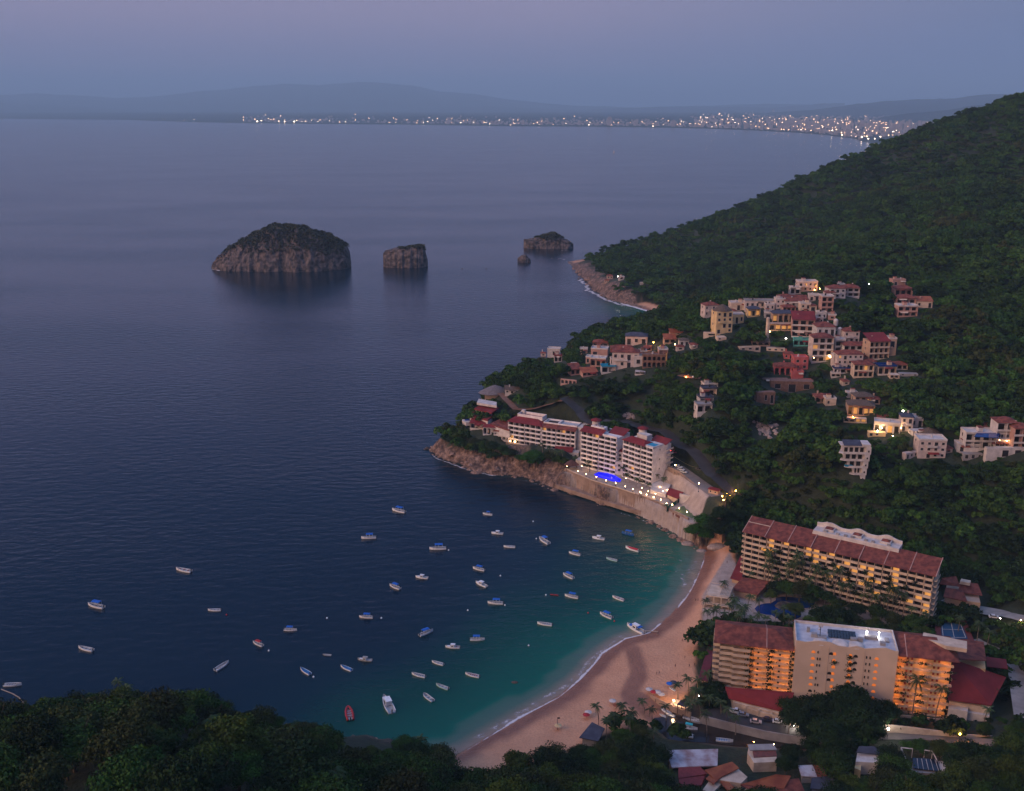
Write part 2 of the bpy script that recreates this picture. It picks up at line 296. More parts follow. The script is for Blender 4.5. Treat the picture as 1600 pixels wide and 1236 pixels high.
# ------------------------------------------------------------------ mesh building
class MB:
    def __init__(s): s.v = []; s.f = []; s.mi = []; s.cur = 0
    def add(s, vs, fs):
        o = len(s.v); s.v += [tuple(v) for v in vs]
        for f in fs: s.f.append(tuple(o+i for i in f)); s.mi.append(s.cur)
        return s
    def box(s, x0, x1, y0, y1, z0, z1):
        return s.add([(x0,y0,z0),(x1,y0,z0),(x1,y1,z0),(x0,y1,z0),(x0,y0,z1),(x1,y0,z1),(x1,y1,z1),(x0,y1,z1)],
                     [(0,3,2,1),(4,5,6,7),(0,1,5,4),(1,2,6,5),(2,3,7,6),(3,0,4,7)])
    def prism(s, poly, z0, z1):
        n = len(poly); a = sum(poly[i][0]*poly[(i+1)%n][1]-poly[(i+1)%n][0]*poly[i][1] for i in range(n))
        if a < 0: poly = poly[::-1]
        return s.add([(x,y,z0) for x,y in poly]+[(x,y,z1) for x,y in poly],
                     [tuple(range(n))[::-1], tuple(range(n,2*n))]+[(i,(i+1)%n,n+(i+1)%n,n+i) for i in range(n)])
    def tube(s, pts, rad, k=6):
        rad = rad if isinstance(rad, (list, tuple)) else [rad]*len(pts); rings = []
        for i, p in enumerate(pts):
            p = Vector(p); a = Vector(pts[max(i-1,0)]); b = Vector(pts[min(i+1,len(pts)-1)]); d = (b-a).normalized()
            u = d.cross(Vector((0,0,1))); u = Vector((1,0,0)) if u.length < .05 else u.normalized(); w_ = d.cross(u)
            rings.append([p + (u*math.cos(2*math.pi*j/k)+w_*math.sin(2*math.pi*j/k))*rad[i] for j in range(k)])
        fs = [(i*k+j, i*k+(j+1)%k, (i+1)*k+(j+1)%k, (i+1)*k+j) for i in range(len(pts)-1) for j in range(k)]
        fs += [tuple(range(k))[::-1], tuple(range((len(pts)-1)*k, len(pts)*k))]
        return s.add([v for r in rings for v in r], fs)
    def cyl(s, x, y, z0, z1, r, k=12, r1=None): return s.tube([(x,y,z0),(x,y,z1)], [r, r if r1 is None else r1], k)
    def dome(s, x, y, z, r, h, k=12, n=4):
        vs = []; fs = []
        for i in range(n):
            a = i/n*math.pi/2
            vs += [(x+r*math.cos(a)*math.cos(2*math.pi*j/k), y+r*math.cos(a)*math.sin(2*math.pi*j/k), z+h*math.sin(a)) for j in range(k)]
        vs.append((x,y,z+h))
        for i in range(n-1): fs += [(i*k+j, i*k+(j+1)%k, (i+1)*k+(j+1)%k, (i+1)*k+j) for j in range(k)]
        fs += [((n-1)*k+j, (n-1)*k+(j+1)%k, n*k) for j in range(k)] + [tuple(range(k))[::-1]]
        return s.add(vs, fs)
    def ball(s, x, y, z, r, k=8):
        s.dome(x,y,z,r,r,k,3); return s.dome(x,y,z,r,-r,k,3)
    def hip(s, x0, x1, y0, y1, z, h, inset=None, th=.18):
        w_, d_ = x1-x0, y1-y0; i = min(w_, d_)/2 * .98 if inset is None else inset
        if w_ >= d_: r = [(x0+i,(y0+y1)/2,z+h),(x1-i,(y0+y1)/2,z+h)]
        else: r = [((x0+x1)/2,y0+i,z+h),((x0+x1)/2,y1-i,z+h)]
        vs = [(x0,y0,z),(x1,y0,z),(x1,y1,z),(x0,y1,z)] + r
        fs = [(0,1,5,4),(2,3,4,5),(1,2,5),(3,0,4)] if w_ >= d_ else [(1,2,5,4),(3,0,4,5),(0,1,4),(2,3,5)]
        s.box(x0,x1,y0,y1,z-th,z-.004)
        return s.add(vs, fs+[(3,2,1,0)])
    def shed(s, x0, x1, y0, y1, zf, zb, th=.2):
        return s.add([(x0,y0,zf-th),(x1,y0,zf-th),(x1,y1,zb-th),(x0,y1,zb-th),(x0,y0,zf),(x1,y0,zf),(x1,y1,zb),(x0,y1,zb)],
                     [(0,3,2,1),(4,5,6,7),(0,1,5,4),(1,2,6,5),(2,3,7,6),(3,0,4,7)])
    def mesh(s, name, mats):
        me = bpy.data.meshes.new(name); me.from_pydata(s.v, [], s.f)
        for m in (mats if isinstance(mats, (list, tuple)) else [mats]): me.materials.append(m)
        if any(s.mi): me.polygons.foreach_set('material_index', s.mi)
        return me
    def build(s, name, mats, parent=None, smooth=False, loc=None, rz=0):
        if not s.v: return None
        me = s.mesh(name, mats)
        if smooth: me.polygons.foreach_set('use_smooth', [True]*len(me.polygons))
        return link(name, me, parent, loc, rz)
def link(name, data, parent=None, loc=None, rz=0):
    o = bpy.data.objects.new(name, data); C.objects.link(o); o.parent = parent
    if loc is not None: o.location = loc
    if rz: o.rotation_euler = (0, 0, rz)
    return o
def tag(o, label, cat, group=None, kind=None):
    o['label'] = label; o['category'] = cat
    if group: o['group'] = group
    if kind: o['kind'] = kind
    return o
def E(name, label, cat, loc, rz=0, group=None): return tag(link(name, None, None, loc, rz), label, cat, group)
def struct(o): o['kind'] = 'structure'; return o
def copy_tree(o, parent=None):
    c = o.copy(); C.objects.link(c)
    if parent is not None: c.parent = parent
    for ch in list(o.children): copy_tree(ch, c)
    return c
def npmesh(name, V, Fc, mats, cols=None, smooth=True):
    me = bpy.data.meshes.new(name); nv = len(V); nf = len(Fc)
    me.vertices.add(nv); me.vertices.foreach_set('co', V.astype(np.float32).ravel())
    me.loops.add(nf*4); me.loops.foreach_set('vertex_index', Fc.astype(np.int32).ravel())
    me.polygons.add(nf); me.polygons.foreach_set('loop_start', np.arange(0, nf*4, 4, dtype=np.int32))
    me.polygons.foreach_set('use_smooth', np.full(nf, smooth))
    me.materials.append(mats); me.update(calc_edges=True)
    for k, arr in (cols or {}).items():
        a = me.color_attributes.new(k, 'FLOAT_COLOR', 'POINT')
        q = np.ones((nv, 4), np.float32); q[:, :arr.shape[1]] = arr; a.data.foreach_set('color', q.ravel())
    return me
def gridfaces(nx, ny):
    i = np.arange((ny-1)*nx).reshape(ny-1, nx)[:, :-1].ravel(); return np.stack([i, i+1, i+1+nx, i+nx], 1)
# ------------------------------------------------------------------ the ground
for row, yy in ((0, FY0), (-1, FY1)): FZ[row] = [_bil(GZ, x, yy, GX0, GY0, GS) for x in fx]
for col_, xx in ((0, FX0), (-1, FX1)): FZ[:, col_] = [_bil(GZ, xx, y, GX0, GY0, GS) for y in fy]
SAND = PW([(660,1195),(690,1185),(715,1172),(760,1143),(820,1108),(870,1080),(905,1052),(940,1012),(975,988),(1010,980),(1040,955),(1060,930),(1077,905),(1088,880),(1094,862),(1085,852),(1120,846),(1150,858),(1146,882),(1112,925),(1100,960),(1092,1010),(1085,1045),(1092,1070),(1075,1085),(1062,1100),(1038,1108),(1015,1135),(930,1150),(880,1172),(800,1205),(700,1215)], 2.5)
PLAZA = PW([(1140,862),(1160,900),(1200,930),(1290,925),(1420,965),(1400,985),(1120,965),(1098,985),(1098,925)], 4.0)
PARK = PW([(1120,1096),(1240,1128),(1300,1150),(1290,1160),(1180,1146),(1090,1110)], 4.0)
def zones(X, Y, Z, D, K, RK):
    n = fbm(X/11, Y/11, 3, 41)
    rock = (1-K) * ss(n*20+3 - D, -2.5, 2.5) * (D > -6)
    rock = np.where((Y > 1100), ss(n*30+1-D, -3, 3) * (D > -6), rock)
    rock = np.where((Y < 345) & (X < 0), rock*.6, rock)
    sand = np.maximum(ss(sdist(X, Y, SAND)+(n-.5)*3, -1, 1.5), ss(K,.5,.9)*(Y > 1100)*ss(24-D, -2, 2))
    far_rock_band = (Y > 1100) * ss(D, -2, 3) * (1-ss(D, 7, 11)) * (n > .47)
    sand = sand * (1-far_rock_band)
    wet = np.maximum(1-ss(D + (n-.5)*5, 4.5, 10.5), ss(sdist(X, Y, STREAM), -1.5, 1.5)*.9) * sand
    pave = np.maximum(ss(sdist(X, Y, PLAZA), -.5, .5), ss(sdist(X, Y, FLATS[1][0]), -.5, .5)) 
    rock = rock * (1-sand) * (1-pave)
    soil = ss(sdist(X, Y, FLATS[-1][0]), -6, 1)
    return np.stack([sand, rock, pave], -1), np.stack([wet, soil, np.zeros_like(wet)], -1)
def terr_mat():
    m = bpy.data.materials.new('ground'); m.use_nodes = True; t = m.node_tree; b = t.nodes['Principled BSDF']
    def n(tp, **k):
        q = t.nodes.new(tp)
        for a, c in k.items(): setattr(q, a, c)
        return q
    l = t.links.new
    g = n('ShaderNodeNewGeometry')
    def noise(sc, det=5, rough=.6):
        q = n('ShaderNodeTexNoise'); q.inputs['Scale'].default_value = sc; q.inputs['Detail'].default_value = det; q.inputs['Roughness'].default_value = rough; l(g.outputs['Position'], q.inputs['Vector']); return q.outputs[0]
    def rp(src, st):
        r = n('ShaderNodeValToRGB'); e = r.color_ramp.elements
        while len(e) < len(st): e.new(.5)
        for i, (p, c) in enumerate(st): e[i].position = p; e[i].color = (*c, 1)
        l(src, r.inputs[0]); return r.outputs[0]
    def mixc(f, a, c):
        q = n('ShaderNodeMix', data_type='RGBA'); l(f, q.inputs[0]); l(a, q.inputs[6]); l(c, q.inputs[7]); return q.outputs[2]
    za = n('ShaderNodeVertexColor', layer_name='zone'); zs = n('ShaderNodeSeparateColor'); l(za.outputs[0], zs.inputs[0])
    wa = n('ShaderNodeVertexColor', layer_name='wet'); ws = n('ShaderNodeSeparateColor'); l(wa.outputs[0], ws.inputs[0])
    floor_ = rp(noise(.3, 8, .75), [(.35, (.006,.011,.004)), (.55, (.018,.027,.009)), (.78, (.045,.04,.02))])
    soil = rp(noise(.12), [(.3, (.045,.032,.024)), (.6, (.10,.065,.045))])
    sand = rp(noise(.09), [(.3, (.48,.225,.12)), (.7, (.64,.33,.185))])
    sandf = rp(noise(1.3, 3), [(.35, (.44,.205,.115)), (.6, (.64,.33,.185))])
    mxs = n('ShaderNodeMix', data_type='RGBA'); mxs.inputs[0].default_value = .4; l(sand, mxs.inputs[6]); l(sandf, mxs.inputs[7])
    wetc = rp(noise(.2), [(.3, (.19,.075,.04)), (.7, (.27,.115,.062))])
    rock = rp(noise(.26, 9, .8), [(.38, (.022,.013,.012)), (.48, (.085,.05,.037)), (.57, (.21,.13,.095)), (.70, (.42,.29,.225))])
    pave = rp(noise(.25), [(.3, (.26,.20,.17)), (.7, (.40,.32,.27))])
    c = mixc(ws.outputs[1], floor_, soil); c = mixc(zs.outputs[1], c, rock); c = mixc(zs.outputs[0], c, mxs.outputs[2]); c = mixc(ws.outputs[0], c, wetc); c = mixc(zs.outputs[2], c, pave)
    l(c, b.inputs['Base Color'])
    mr = n('ShaderNodeMapRange'); mr.inputs[3].default_value = .9; mr.inputs[4].default_value = .38; l(ws.outputs[0], mr.inputs[0]); l(mr.outputs[0], b.inputs['Roughness'])
    vo = n('ShaderNodeTexVoronoi'); vo.inputs['Scale'].default_value = .32; vo.feature = 'F1'; l(g.outputs['Position'], vo.inputs['Vector'])
    mm = n('ShaderNodeMath', operation='MULTIPLY'); l(vo.outputs['Distance'], mm.inputs[0]); l(zs.outputs[1], mm.inputs[1])
    m2 = n('ShaderNodeMath', operation='MULTIPLY_ADD'); l(mm.outputs[0], m2.inputs[0]); m2.inputs[1].default_value = 1.6; l(noise(.9), m2.inputs[2])
    bp = n('ShaderNodeBump'); bp.inputs['Distance'].default_value = .55; l(m2.outputs[0], bp.inputs['Height']); l(bp.outputs[0], b.inputs['Normal'])
    return m
TM = terr_mat()
def grid_obj(name, X, Y, Z, D, K, RK, cut=None):
    ny, nx = X.shape; V = np.stack([X, Y, Z], -1).reshape(-1, 3); Fc = gridfaces(nx, ny)
    a, b = zones(X, Y, Z, D, K, RK)
    keep = ~((D.ravel()[Fc] < -14).all(1))
    if cut:
        cx = V[Fc, 0].mean(1); cy2 = V[Fc, 1].mean(1); keep &= ~((cx > cut[0]) & (cx < cut[1]) & (cy2 > cut[2]) & (cy2 < cut[3]))
    return struct(link(name, npmesh(name, V, Fc[keep], TM, {'zone': a.reshape(-1,3), 'wet': b.reshape(-1,3)})))
grid_obj('terrain', GXX, GYY, GZ, GD, GKD, GRK, (FX0, FX1, FY0, FY1))
grid_obj('shore_terrain', FXX, FYY, FZ, FD, FKD, FRK)

# ------------------------------------------------------------------ the sea
def sea_mat():
    m = bpy.data.materials.new('sea_water'); m.use_nodes = True; t = m.node_tree; b = t.nodes['Principled BSDF']; l = t.links.new
    g = t.nodes.new('ShaderNodeNewGeometry'); v = t.nodes.new('ShaderNodeVertexColor'); v.layer_name = 'shallow'
    s = t.nodes.new('ShaderNodeSeparateColor'); l(v.outputs[0], s.inputs[0])
    r = t.nodes.new('ShaderNodeValToRGB'); e = r.color_ramp.elements
    st = [(0, (.0003,.0085,.018)), (.22, (.0003,.016,.024)), (.5, (.0005,.045,.031)), (.78, (.003,.10,.062)), (.93, (.07,.13,.095)), (1, (.26,.19,.14))]
    while len(e) < len(st): e.new(.5)
    for i, (p, c) in enumerate(st): e[i].position = p; e[i].color = (*c, 1)
    l(s.outputs[0], r.inputs[0]); l(r.outputs[0], b.inputs['Base Color'])
    def nz(sc, det, vec=None, stretch=None):
        q = t.nodes.new('ShaderNodeTexNoise'); q.inputs['Scale'].default_value = sc; q.inputs['Detail'].default_value = det
        src = g.outputs['Position']
        if stretch:
            mp = t.nodes.new('ShaderNodeMapping'); mp.inputs['Scale'].default_value = stretch; mp.inputs['Rotation'].default_value = (0,0,R(-20)); l(src, mp.inputs[0]); src = mp.outputs[0]
        l(src, q.inputs['Vector']); return q.outputs[0]
    patch = nz(.0035, 4, stretch=(.55,1.5,1)); pr = t.nodes.new('ShaderNodeMapRange'); pr.inputs[1].default_value = .38; pr.inputs[2].default_value = .62; pr.inputs[3].default_value = .5; pr.inputs[4].default_value = 1.0
    l(patch, pr.inputs[0])
    h1 = nz(.16, 4, stretch=(.6,1.3,1)); h2 = nz(.7, 3)
    ma = t.nodes.new('ShaderNodeMath'); ma.operation = 'MULTIPLY_ADD'; l(h2, ma.inputs[0]); ma.inputs[1].default_value = .22; l(h1, ma.inputs[2])
    bp = t.nodes.new('ShaderNodeBump'); bp.inputs['Distance'].default_value = .75; l(pr.outputs[0], bp.inputs['Strength']); l(ma.outputs[0], bp.inputs['Height']); l(bp.outputs[0], b.inputs['Normal'])
    b.inputs['Roughness'].default_value = .16; b.inputs['IOR'].default_value = 1.33; b.inputs['Specular IOR Level'].default_value = .5
    return m
SEA = sea_mat()
sx = np.concatenate([-np.geomspace(60000, 520, 24), np.arange(-500, 420, 6.0), np.geomspace(430, 60000, 26)])
sy = np.concatenate([np.array([-3000, -500, 100, 200]), np.arange(300, 1260, 6.0), np.arange(1260, 1900, 16.0), np.geomspace(1920, 70000, 40)])
SXX, SYY = np.meshgrid(sx, sy)
sd_ = np.full(SXX.shape, -9999.0); sk = np.zeros(SXX.shape)
mk = (np.abs(SXX) < 1500) & (SYY > 0) & (SYY < 3000)
_d, _k = sdist(SXX[mk], SYY[mk], CO, CO[:, 3]); sd_[mk] = _d; sk[mk] = _k
beach_line = np.array([(c[0], c[1]) for c in coast if c[3] == 1 and c[1] < 600]); beach2 = np.array([(c[0], c[1]) for c in coast if c[3] == 1 and c[1] > 1100])
def dline(X, Y, pl):
    best = np.full(X.shape, 1e18)
    for i in range(len(pl)-1):
        x0, y0 = pl[i]; dx, dy = pl[i+1]-pl[i]; t = np.clip(((X-x0)*dx+(Y-y0)*dy)/(dx*dx+dy*dy), 0, 1); best = np.minimum(best, (X-x0-t*dx)**2+(Y-y0-t*dy)**2)
    return np.sqrt(best)
db = dline(SXX, SYY, beach_line); db2 = dline(SXX, SYY, beach2[:4])
nn = fbm(SXX/60, SYY/60, 3, 71)
# water is pale green in the shallows off the sand and deep blue further out
sh = np.clip(1.0 - (db*(.75+.5*nn))/106.0, 0, 1)**1.15
sh = np.where(db < 13, np.maximum(sh, .80 + .2*(1-ss(db, 1, 11))), sh*.84)
sh2 = np.clip(1.0 - (db2*(.7+.6*nn))/95.0, 0, 1)*.8
rocky = np.clip(1 - (-sd_)/16.0, 0, 1)*.30*(SYY > 300)
sh = np.maximum(np.maximum(sh, sh2), rocky)
V = np.stack([SXX, SYY, np.zeros_like(SXX)], -1).reshape(-1, 3)
sea = struct(link('sea', npmesh('sea', V, gridfaces(len(sx), len(sy)), SEA, {'shallow': np.repeat(sh.reshape(-1,1), 3, 1)})))

# foam: broken white water where the waves run up
def foam_mat():
    m = bpy.data.materials.new('foam'); m.use_nodes = True; t = m.node_tree; b = t.nodes['Principled BSDF']; l = t.links.new
    b.inputs['Base Color'].default_value = (.62,.57,.56,1); b.inputs['Roughness'].default_value = .7
    g = t.nodes.new('ShaderNodeNewGeometry'); n = t.nodes.new('ShaderNodeTexNoise'); n.inputs['Scale'].default_value = .28; n.inputs['Detail'].default_value = 7; n.inputs['Roughness'].default_value = .7
    l(g.outputs['Position'], n.inputs['Vector']); v = t.nodes.new('ShaderNodeVertexColor'); v.layer_name = 'cover'; s = t.nodes.new('ShaderNodeSeparateColor'); l(v.outputs[0], s.inputs[0])
    a = t.nodes.new('ShaderNodeMath'); a.operation = 'ADD'; l(n.outputs[0], a.inputs[0]); l(s.outputs[0], a.inputs[1])
    r = t.nodes.new('ShaderNodeMapRange'); r.inputs[1].default_value = .92; r.inputs[2].default_value = 1.18; l(a.outputs[0], r.inputs[0]); l(r.outputs[0], b.inputs['Alpha'])
    return m
FOAM = foam_mat()
def foam(pts, width, cover, z=.05, off=0.0, wob=1.5, seed=0):
    """a ragged strip along a line of world points"""
    p = [Vector((a[0], a[1], 0)) for a in pts]; q = []
    for i in range(len(p)-1):
        n = max(1, int((p[i+1]-p[i]).length/2.2)); q += [p[i].lerp(p[i+1], k/n) for k in range(n)]
    q.append(p[-1]); V = []; c = []; m = 6
    for i, a in enumerate(q):
        d = (q[min(i+1, len(q)-1)]-q[max(i-1, 0)]).normalized(); nr = Vector((-d.y, d.x, 0))
        wob_ = (mnoise.noise(Vector((a.x*.06, a.y*.06, seed)))+.4*mnoise.noise(Vector((a.x*.25, a.y*.25, seed))))*wob + off
        ends = min(1, i/5, (len(q)-1-i)/5)
        for j in range(m):
            u = j/(m-1); r = a + nr*(wob_+(u-.5)*width); V.append((r.x, r.y, z + .02*u)); cv = cover*(1-abs(u-.35)**1.3*2.2)*ends; c.append((cv, cv, cv))
    me = npmesh('foam', np.array(V), gridfaces(m, len(q)), FOAM, {'cover': np.array(c)})
    o = link('foam', me); o['kind'] = 'stuff'; return o
bl = [tuple(b) for b in beach_line]
foam(bl[0:10], 2.6, .78, .10, -.6, 1.0, 1); foam(bl[1:9], 8, .5, .07, 3.0, 2.0, 2)
foam(bl[9:15], 3.0, .72, .10, -.6, 1.2, 3); foam(bl[10:15], 13, .47, .08, 5.5, 3, 4); foam(bl[10:14], 9, .40, .07, 12, 3, 8)
rl_ = [(c[0], c[1]) for c in coast if c[3] == 0 and 500 < c[1] < 705 and c[0] > -60]
foam(rl_[:9], 3.5, .45, .06, 3.5, 2.5, 5); foam(rl_[8:14], 3.5, .6, .06, 3.5, 2.5, 6)
b2 = [(c[0], c[1]) for c in coast if 1120 < c[1] < 1660 and c[0] > 50]
foam(b2[1:6], 9, .95, .08, 3, 2.5, 7); foam(b2[4:9], 12, .68, .08, 9, 8, 9); foam(b2[3:6], 6, .5, .08, 12, 4, 10)
foam([tuple(P(a, b)[:2]) for a, b in [(862,403),(876,404),(888,407)]], 5, .6, .08, 0, 2, 12)
foam([tuple(P(a, b)[:2]) for a, b in [(866,391),(880,391),(893,390)]], 7, .62, .08, 0, 2, 13)
foam([tuple(P(a, b)[:2]) for a, b in [(330,419),(337,421),(350,424)]], 9, .75, .08, 0, 2, 14)
foam([tuple(P(a, b)[:2]) for a, b in [(655,418),(668,417.5),(676,417.5)]], 6, .7, .08, 0, 1, 15)
foam([tuple(P(a, b)[:2]) for a, b in [(674,706),(684,716),(700,723)]], 4, .55, .08, 0, 2, 16)

# ------------------------------------------------------------------ rocky islands
ISL = mat('island_rock', (.155,.115,.10), (.016,.013,.014), scale=.2, bump=1.2, bscale=.5)
SCRUB = mat('island_scrub', (.055,.06,.03), (.028,.032,.018), scale=.1, bump=.8, bscale=.4)
def island(label, base_px, half_w, half_d, prof, green, seed, name='rocky_island'):
    prof = [(a, b*(.85 if half_w > 90 else .93)) for a, b in prof]; o = P(*base_px); root = E(name, label, 'island', (o.x*(o.y+half_d)/o.y, o.y + half_d, 0), 0, 'rocky islets off the headland')
    nx, nyy = 170, 70; px_ = [p[0] for p in prof]; pz = [p[1] for p in prof]
    I, J = np.meshgrid(np.linspace(-1, 1, nx), np.linspace(-1, 1, nyy)); sgn = np.sign(J)
    k = min(1.0, half_w/70)
    ym = half_d*np.power(np.maximum(1-np.abs(I)**3, .0), .5)*(1+.22*(fbm(I*5+seed, J*0+seed, 3, seed)-.5)*2)
    X = I*half_w; Y = J*ym; top = np.interp(I, px_, pz)
    t = np.abs(J); front = J < 0
    edge = np.where(front, 1-np.clip((t-.42)/.58, 0, 1)**1.7, 1-np.clip((t-.5)/.5, 0, 1)**2.4)
    wp = fbm(X/22+seed, J*3.2+seed, 3, seed+15)*60; ridge = (1-np.abs(fbm((X+wp*.8)/21+seed, J*5.5+wp/16, 5, seed+3)-.5)*2.6); n2 = fbm(X/7+seed, Y/7, 3, seed+5)-.5; n3 = fbm(X/26, Y/26, 3, seed+7)-.5
    Z = top*edge*(1+.3*n3) + (ridge-.5)*6*k*edge*(1-edge*.75)*2 + n2*9*k*np.clip(edge*2, 0, 1); Z = np.where((t > .985) | (np.abs(I) > .99), -2.5, Z)
    Y = Y + (ridge-.5)*5*k*(t > .3)*np.where(front, -1, 1)
    V = np.stack([X, Y, Z], -1).reshape(-1, 3); fs = gridfaces(nx, nyy); veg = ((Z > green*(.75+1.1*(fbm(X/18, Y/18, 3, seed+11)))) & (np.abs(I) < .97)).ravel()
    link('rock_face', npmesh('rock_face', V, fs, ISL, smooth=False), root)
    mb = MB(); rg = random.Random(seed*3+1); cand = np.where(veg)[0]; dens = half_w*half_d*4/2.0
    for _ in range(int(min(7000, dens*1.5))):
        if not len(cand): break
        x, y, z = V[int(cand[rg.randrange(len(cand))])]
        if rg.random() > .3 + 1.1*min(1, max(0, (z-green*.7)/(green*.8))): continue
        s_ = rg.uniform(.9, 2.6)*(.45+.55*k); x += rg.uniform(-2, 2); y += rg.uniform(-2, 2)
        for q in range(4):
            d = Vector((rg.gauss(0,1), rg.gauss(0,1), rg.gauss(.4,.6))).normalized()*s_; tt = Vector((rg.gauss(0,1), rg.gauss(0,1), rg.gauss(0,1))).normalized(); u = d.cross(tt).normalized()*s_*.8
            c = Vector((x, y, z+.5*s_)) + d*.4; mb.add([c-u*.6-d*.5, c+u*.6-d*.3, c+u*.5+d*.5, c-u*.5+d*.6], [(0,1,2,3)])
    mb.build('scrub', SCRUB, root); return root
island('largest dark rounded island with a pale streak down its cliff, far left in the bay', (440.5,425), 105, 50, [(-1,3),(-.9,16),(-.72,30),(-.5,46),(-.3,60),(-.1,66),(.3,66),(.5,58),(.7,50),(.9,38),(.975,26),(1,4)], 21, 2)
island('flat-topped square rocky island, middle one of the group', (634,419), 34, 22, [(-1,18),(-.9,24),(-.6,27),(-.1,31),(.4,31),(.8,29),(.9,18),(1,6)], 24, 5)
island('low long island with an arch, farthest from the big island and nearest the headland', (857,389), 43, 16, [(-1,13),(-.75,15),(-.3,18),(.0,22),(.25,24),(.45,20),(.7,14),(1,7)], 13, 8)
island('smallest rock standing in the water below the arched island', (819,410.5), 10.5, 8, [(-1,6),(-.3,12),(.2,12),(1,4)], 60, 11, 'sea_rock')
for (a, b, r_) in [(668,701,2.2),(664,702,1.4),(655,417,3),(862,404,1.6),(873,405,1.8),(898,420,2.5),(905,436,2.6),(746,729,5.2),(760,420,1.4),(722,420,1.6)]:
    p = P(a, b); mb = MB(); rg = random.Random(int(a)); mb.dome(0,0,-.4,r_,r_*.75,9,4)
    mb.v = [(x*(1+.25*rg.uniform(-1,1)), y*(1+.25*rg.uniform(-1,1)), z*(1+.25*rg.uniform(-1,1))) for x, y, z in mb.v]
    o = mb.build('sea_rock', TM if False else ISL, None, loc=p)
    lab = 'rounded pale boulder in the water under the cape cliff' if a == 746 else 'small dark rock awash near the shore'
    tag(o, lab, 'rock', None if a == 746 else 'small rocks awash')

# ------------------------------------------------------------------ far shore: plain, towns and mountains in the haze
FARLAND = mat('far_land', (.03,.04,.03), (.02,.025,.02), scale=.001)
FARM = mat('far_mountains', (.05,.06,.06), scale=.0005)
shore_px = [(-400,183.5),(-200,184.5),(0,185.5),(120,187),(200,187.5),(240,189),(330,191.5),(400,193),(520,194),(640,195),(700,196),(800,197.5),(900,198),(1000,199),(1100,201),(1180,204),(1240,207),(1290,211),(1330,216),(1352,222),(1375,224),(1420,216)]
front = [P(a, b) for a, b in shore_px]; mb = MB()
vs = [(p.x, p.y, -1) for p in front] + [(p.x, p.y, 2) for p in front] + [(p.x*1.25+ (1500 if p.x > 2000 else 0), max(p.y*1.3, 15000), 60) for p in front] + [(p.x*3, 52000, 90) for p in front]; n = len(front)
mb.add(vs, [(r_*n+i, r_*n+i+1, (r_+1)*n+i+1, (r_+1)*n+i) for r_ in range(3) for i in range(n-1)])
struct(mb.build('coastal_plain', FARLAND))
def ridge(pts, Y, depth, seed, name='mountains'):
    xs = np.arange(pts[0][0], pts[-1][0]+1, 4); V = []; ny = 8
    for a in xs:
        yy = np.interp(a, [p[0] for p in pts], [p[1] for p in pts]) + 1.2*mnoise.noise(Vector((a*.03, seed, 0))) + .7*mnoise.noise(Vector((a*.11, seed, 4)))
        top = PY(a, yy, Y); 
        for j in range(ny):
            u = j/(ny-1); k = u*(1 + .25*mnoise.noise(Vector((a*.05, u*3, seed)))*(1-u)); V.append((top.x*(Y-depth*(1-u))/Y, Y - depth*(1-u), max(top.z*k, 5)))
    fs = gridfaces(ny, len(xs)); struct(link(name, npmesh(name, np.array(V), fs, FARM)))
ridge([(-200,150),(0,148),(60,146),(120,149),(180,153),(240,151),(300,144),(350,140),(400,134),(450,131),(500,133),(560,128),(610,130),(650,135),(690,143),(740,147),(800,156),(860,162),(900,165),(1000,168),(1100,165),(1200,162),(1300,164)], 40000, 9000, 1)
ridge([(-200,158),(0,160),(120,166),(240,172),(400,168),(600,170),(760,166),(900,172),(1050,166),(1200,168),(1320,160)], 33000, 6000, 5)
ridge([(1060,186),(1140,180),(1200,176),(1270,172),(1330,163),(1390,158),(1430,155),(1490,154),(1530,148),(1620,146),(1800,140)], 21000, 4500, 9)
ridge([(1330,196),(1380,183),(1420,177),(1460,174),(1520,166),(1580,158),(1700,150)], 13500, 2500, 13)
TOWER = mat('far_building', (.40,.36,.36), (.30,.27,.28), scale=.02)
CITYL = mat('city_lights', (1,.8,.5), emit=(1,.58,.30), es=24); CITYW = mat('white_city_lights', (1,1,1), emit=(1,.74,.5), es=22)
def front_y(a): return np.interp(a, [p[0] for p in shore_px], [p[1] for p in shore_px])
rg = random.Random(5)
tw = [(952,8,13),(992,5,9),(1052,6,10),(905,5,8),(817,5,8),(740,6,6),(1010,4,7),(1024,5,6),(880,4,6),(1090,6,5),(1110,8,6),(1166,7,9),(1190,5,7),(660,5,5),(700,6,5),(768,5,6),(846,5,5),(934,4,6),(1080,4,5),(1135,6,6),(1218,6,7),(1240,7,7),(1262,6,6),(1285,8,6),(1306,6,6),(1325,7,5),(1345,6,5),(600,4,4),(478,5,5),(430,4,5),(390,5,4)]
for i, (a, w_, h_) in enumerate(tw):
    p = P(a, front_y(a)-1.2); s_ = dep(p)/F; ww = w_*s_; hh = h_*s_; mb = MB()
    mb.box(-ww/2, ww/2, 0, ww*.4, 0, hh); mb.box(-ww*.2, ww*.25, ww*.1, ww*.3, hh, hh*1.12)
    for f_ in range(1, 4): mb.box(-ww/2-1, ww/2+1, -3, 0, hh*f_/4-1, hh*f_/4+1)
    tag(mb.build('distant_building', TOWER, None, loc=(p.x, p.y, 0)), 'pale block of flats on the far shore of the bay' if i else 'tallest pale hotel slab on the far shore', 'building', 'tower blocks along the far shore' )
mb = MB(); ml = MB(); mw = MB()
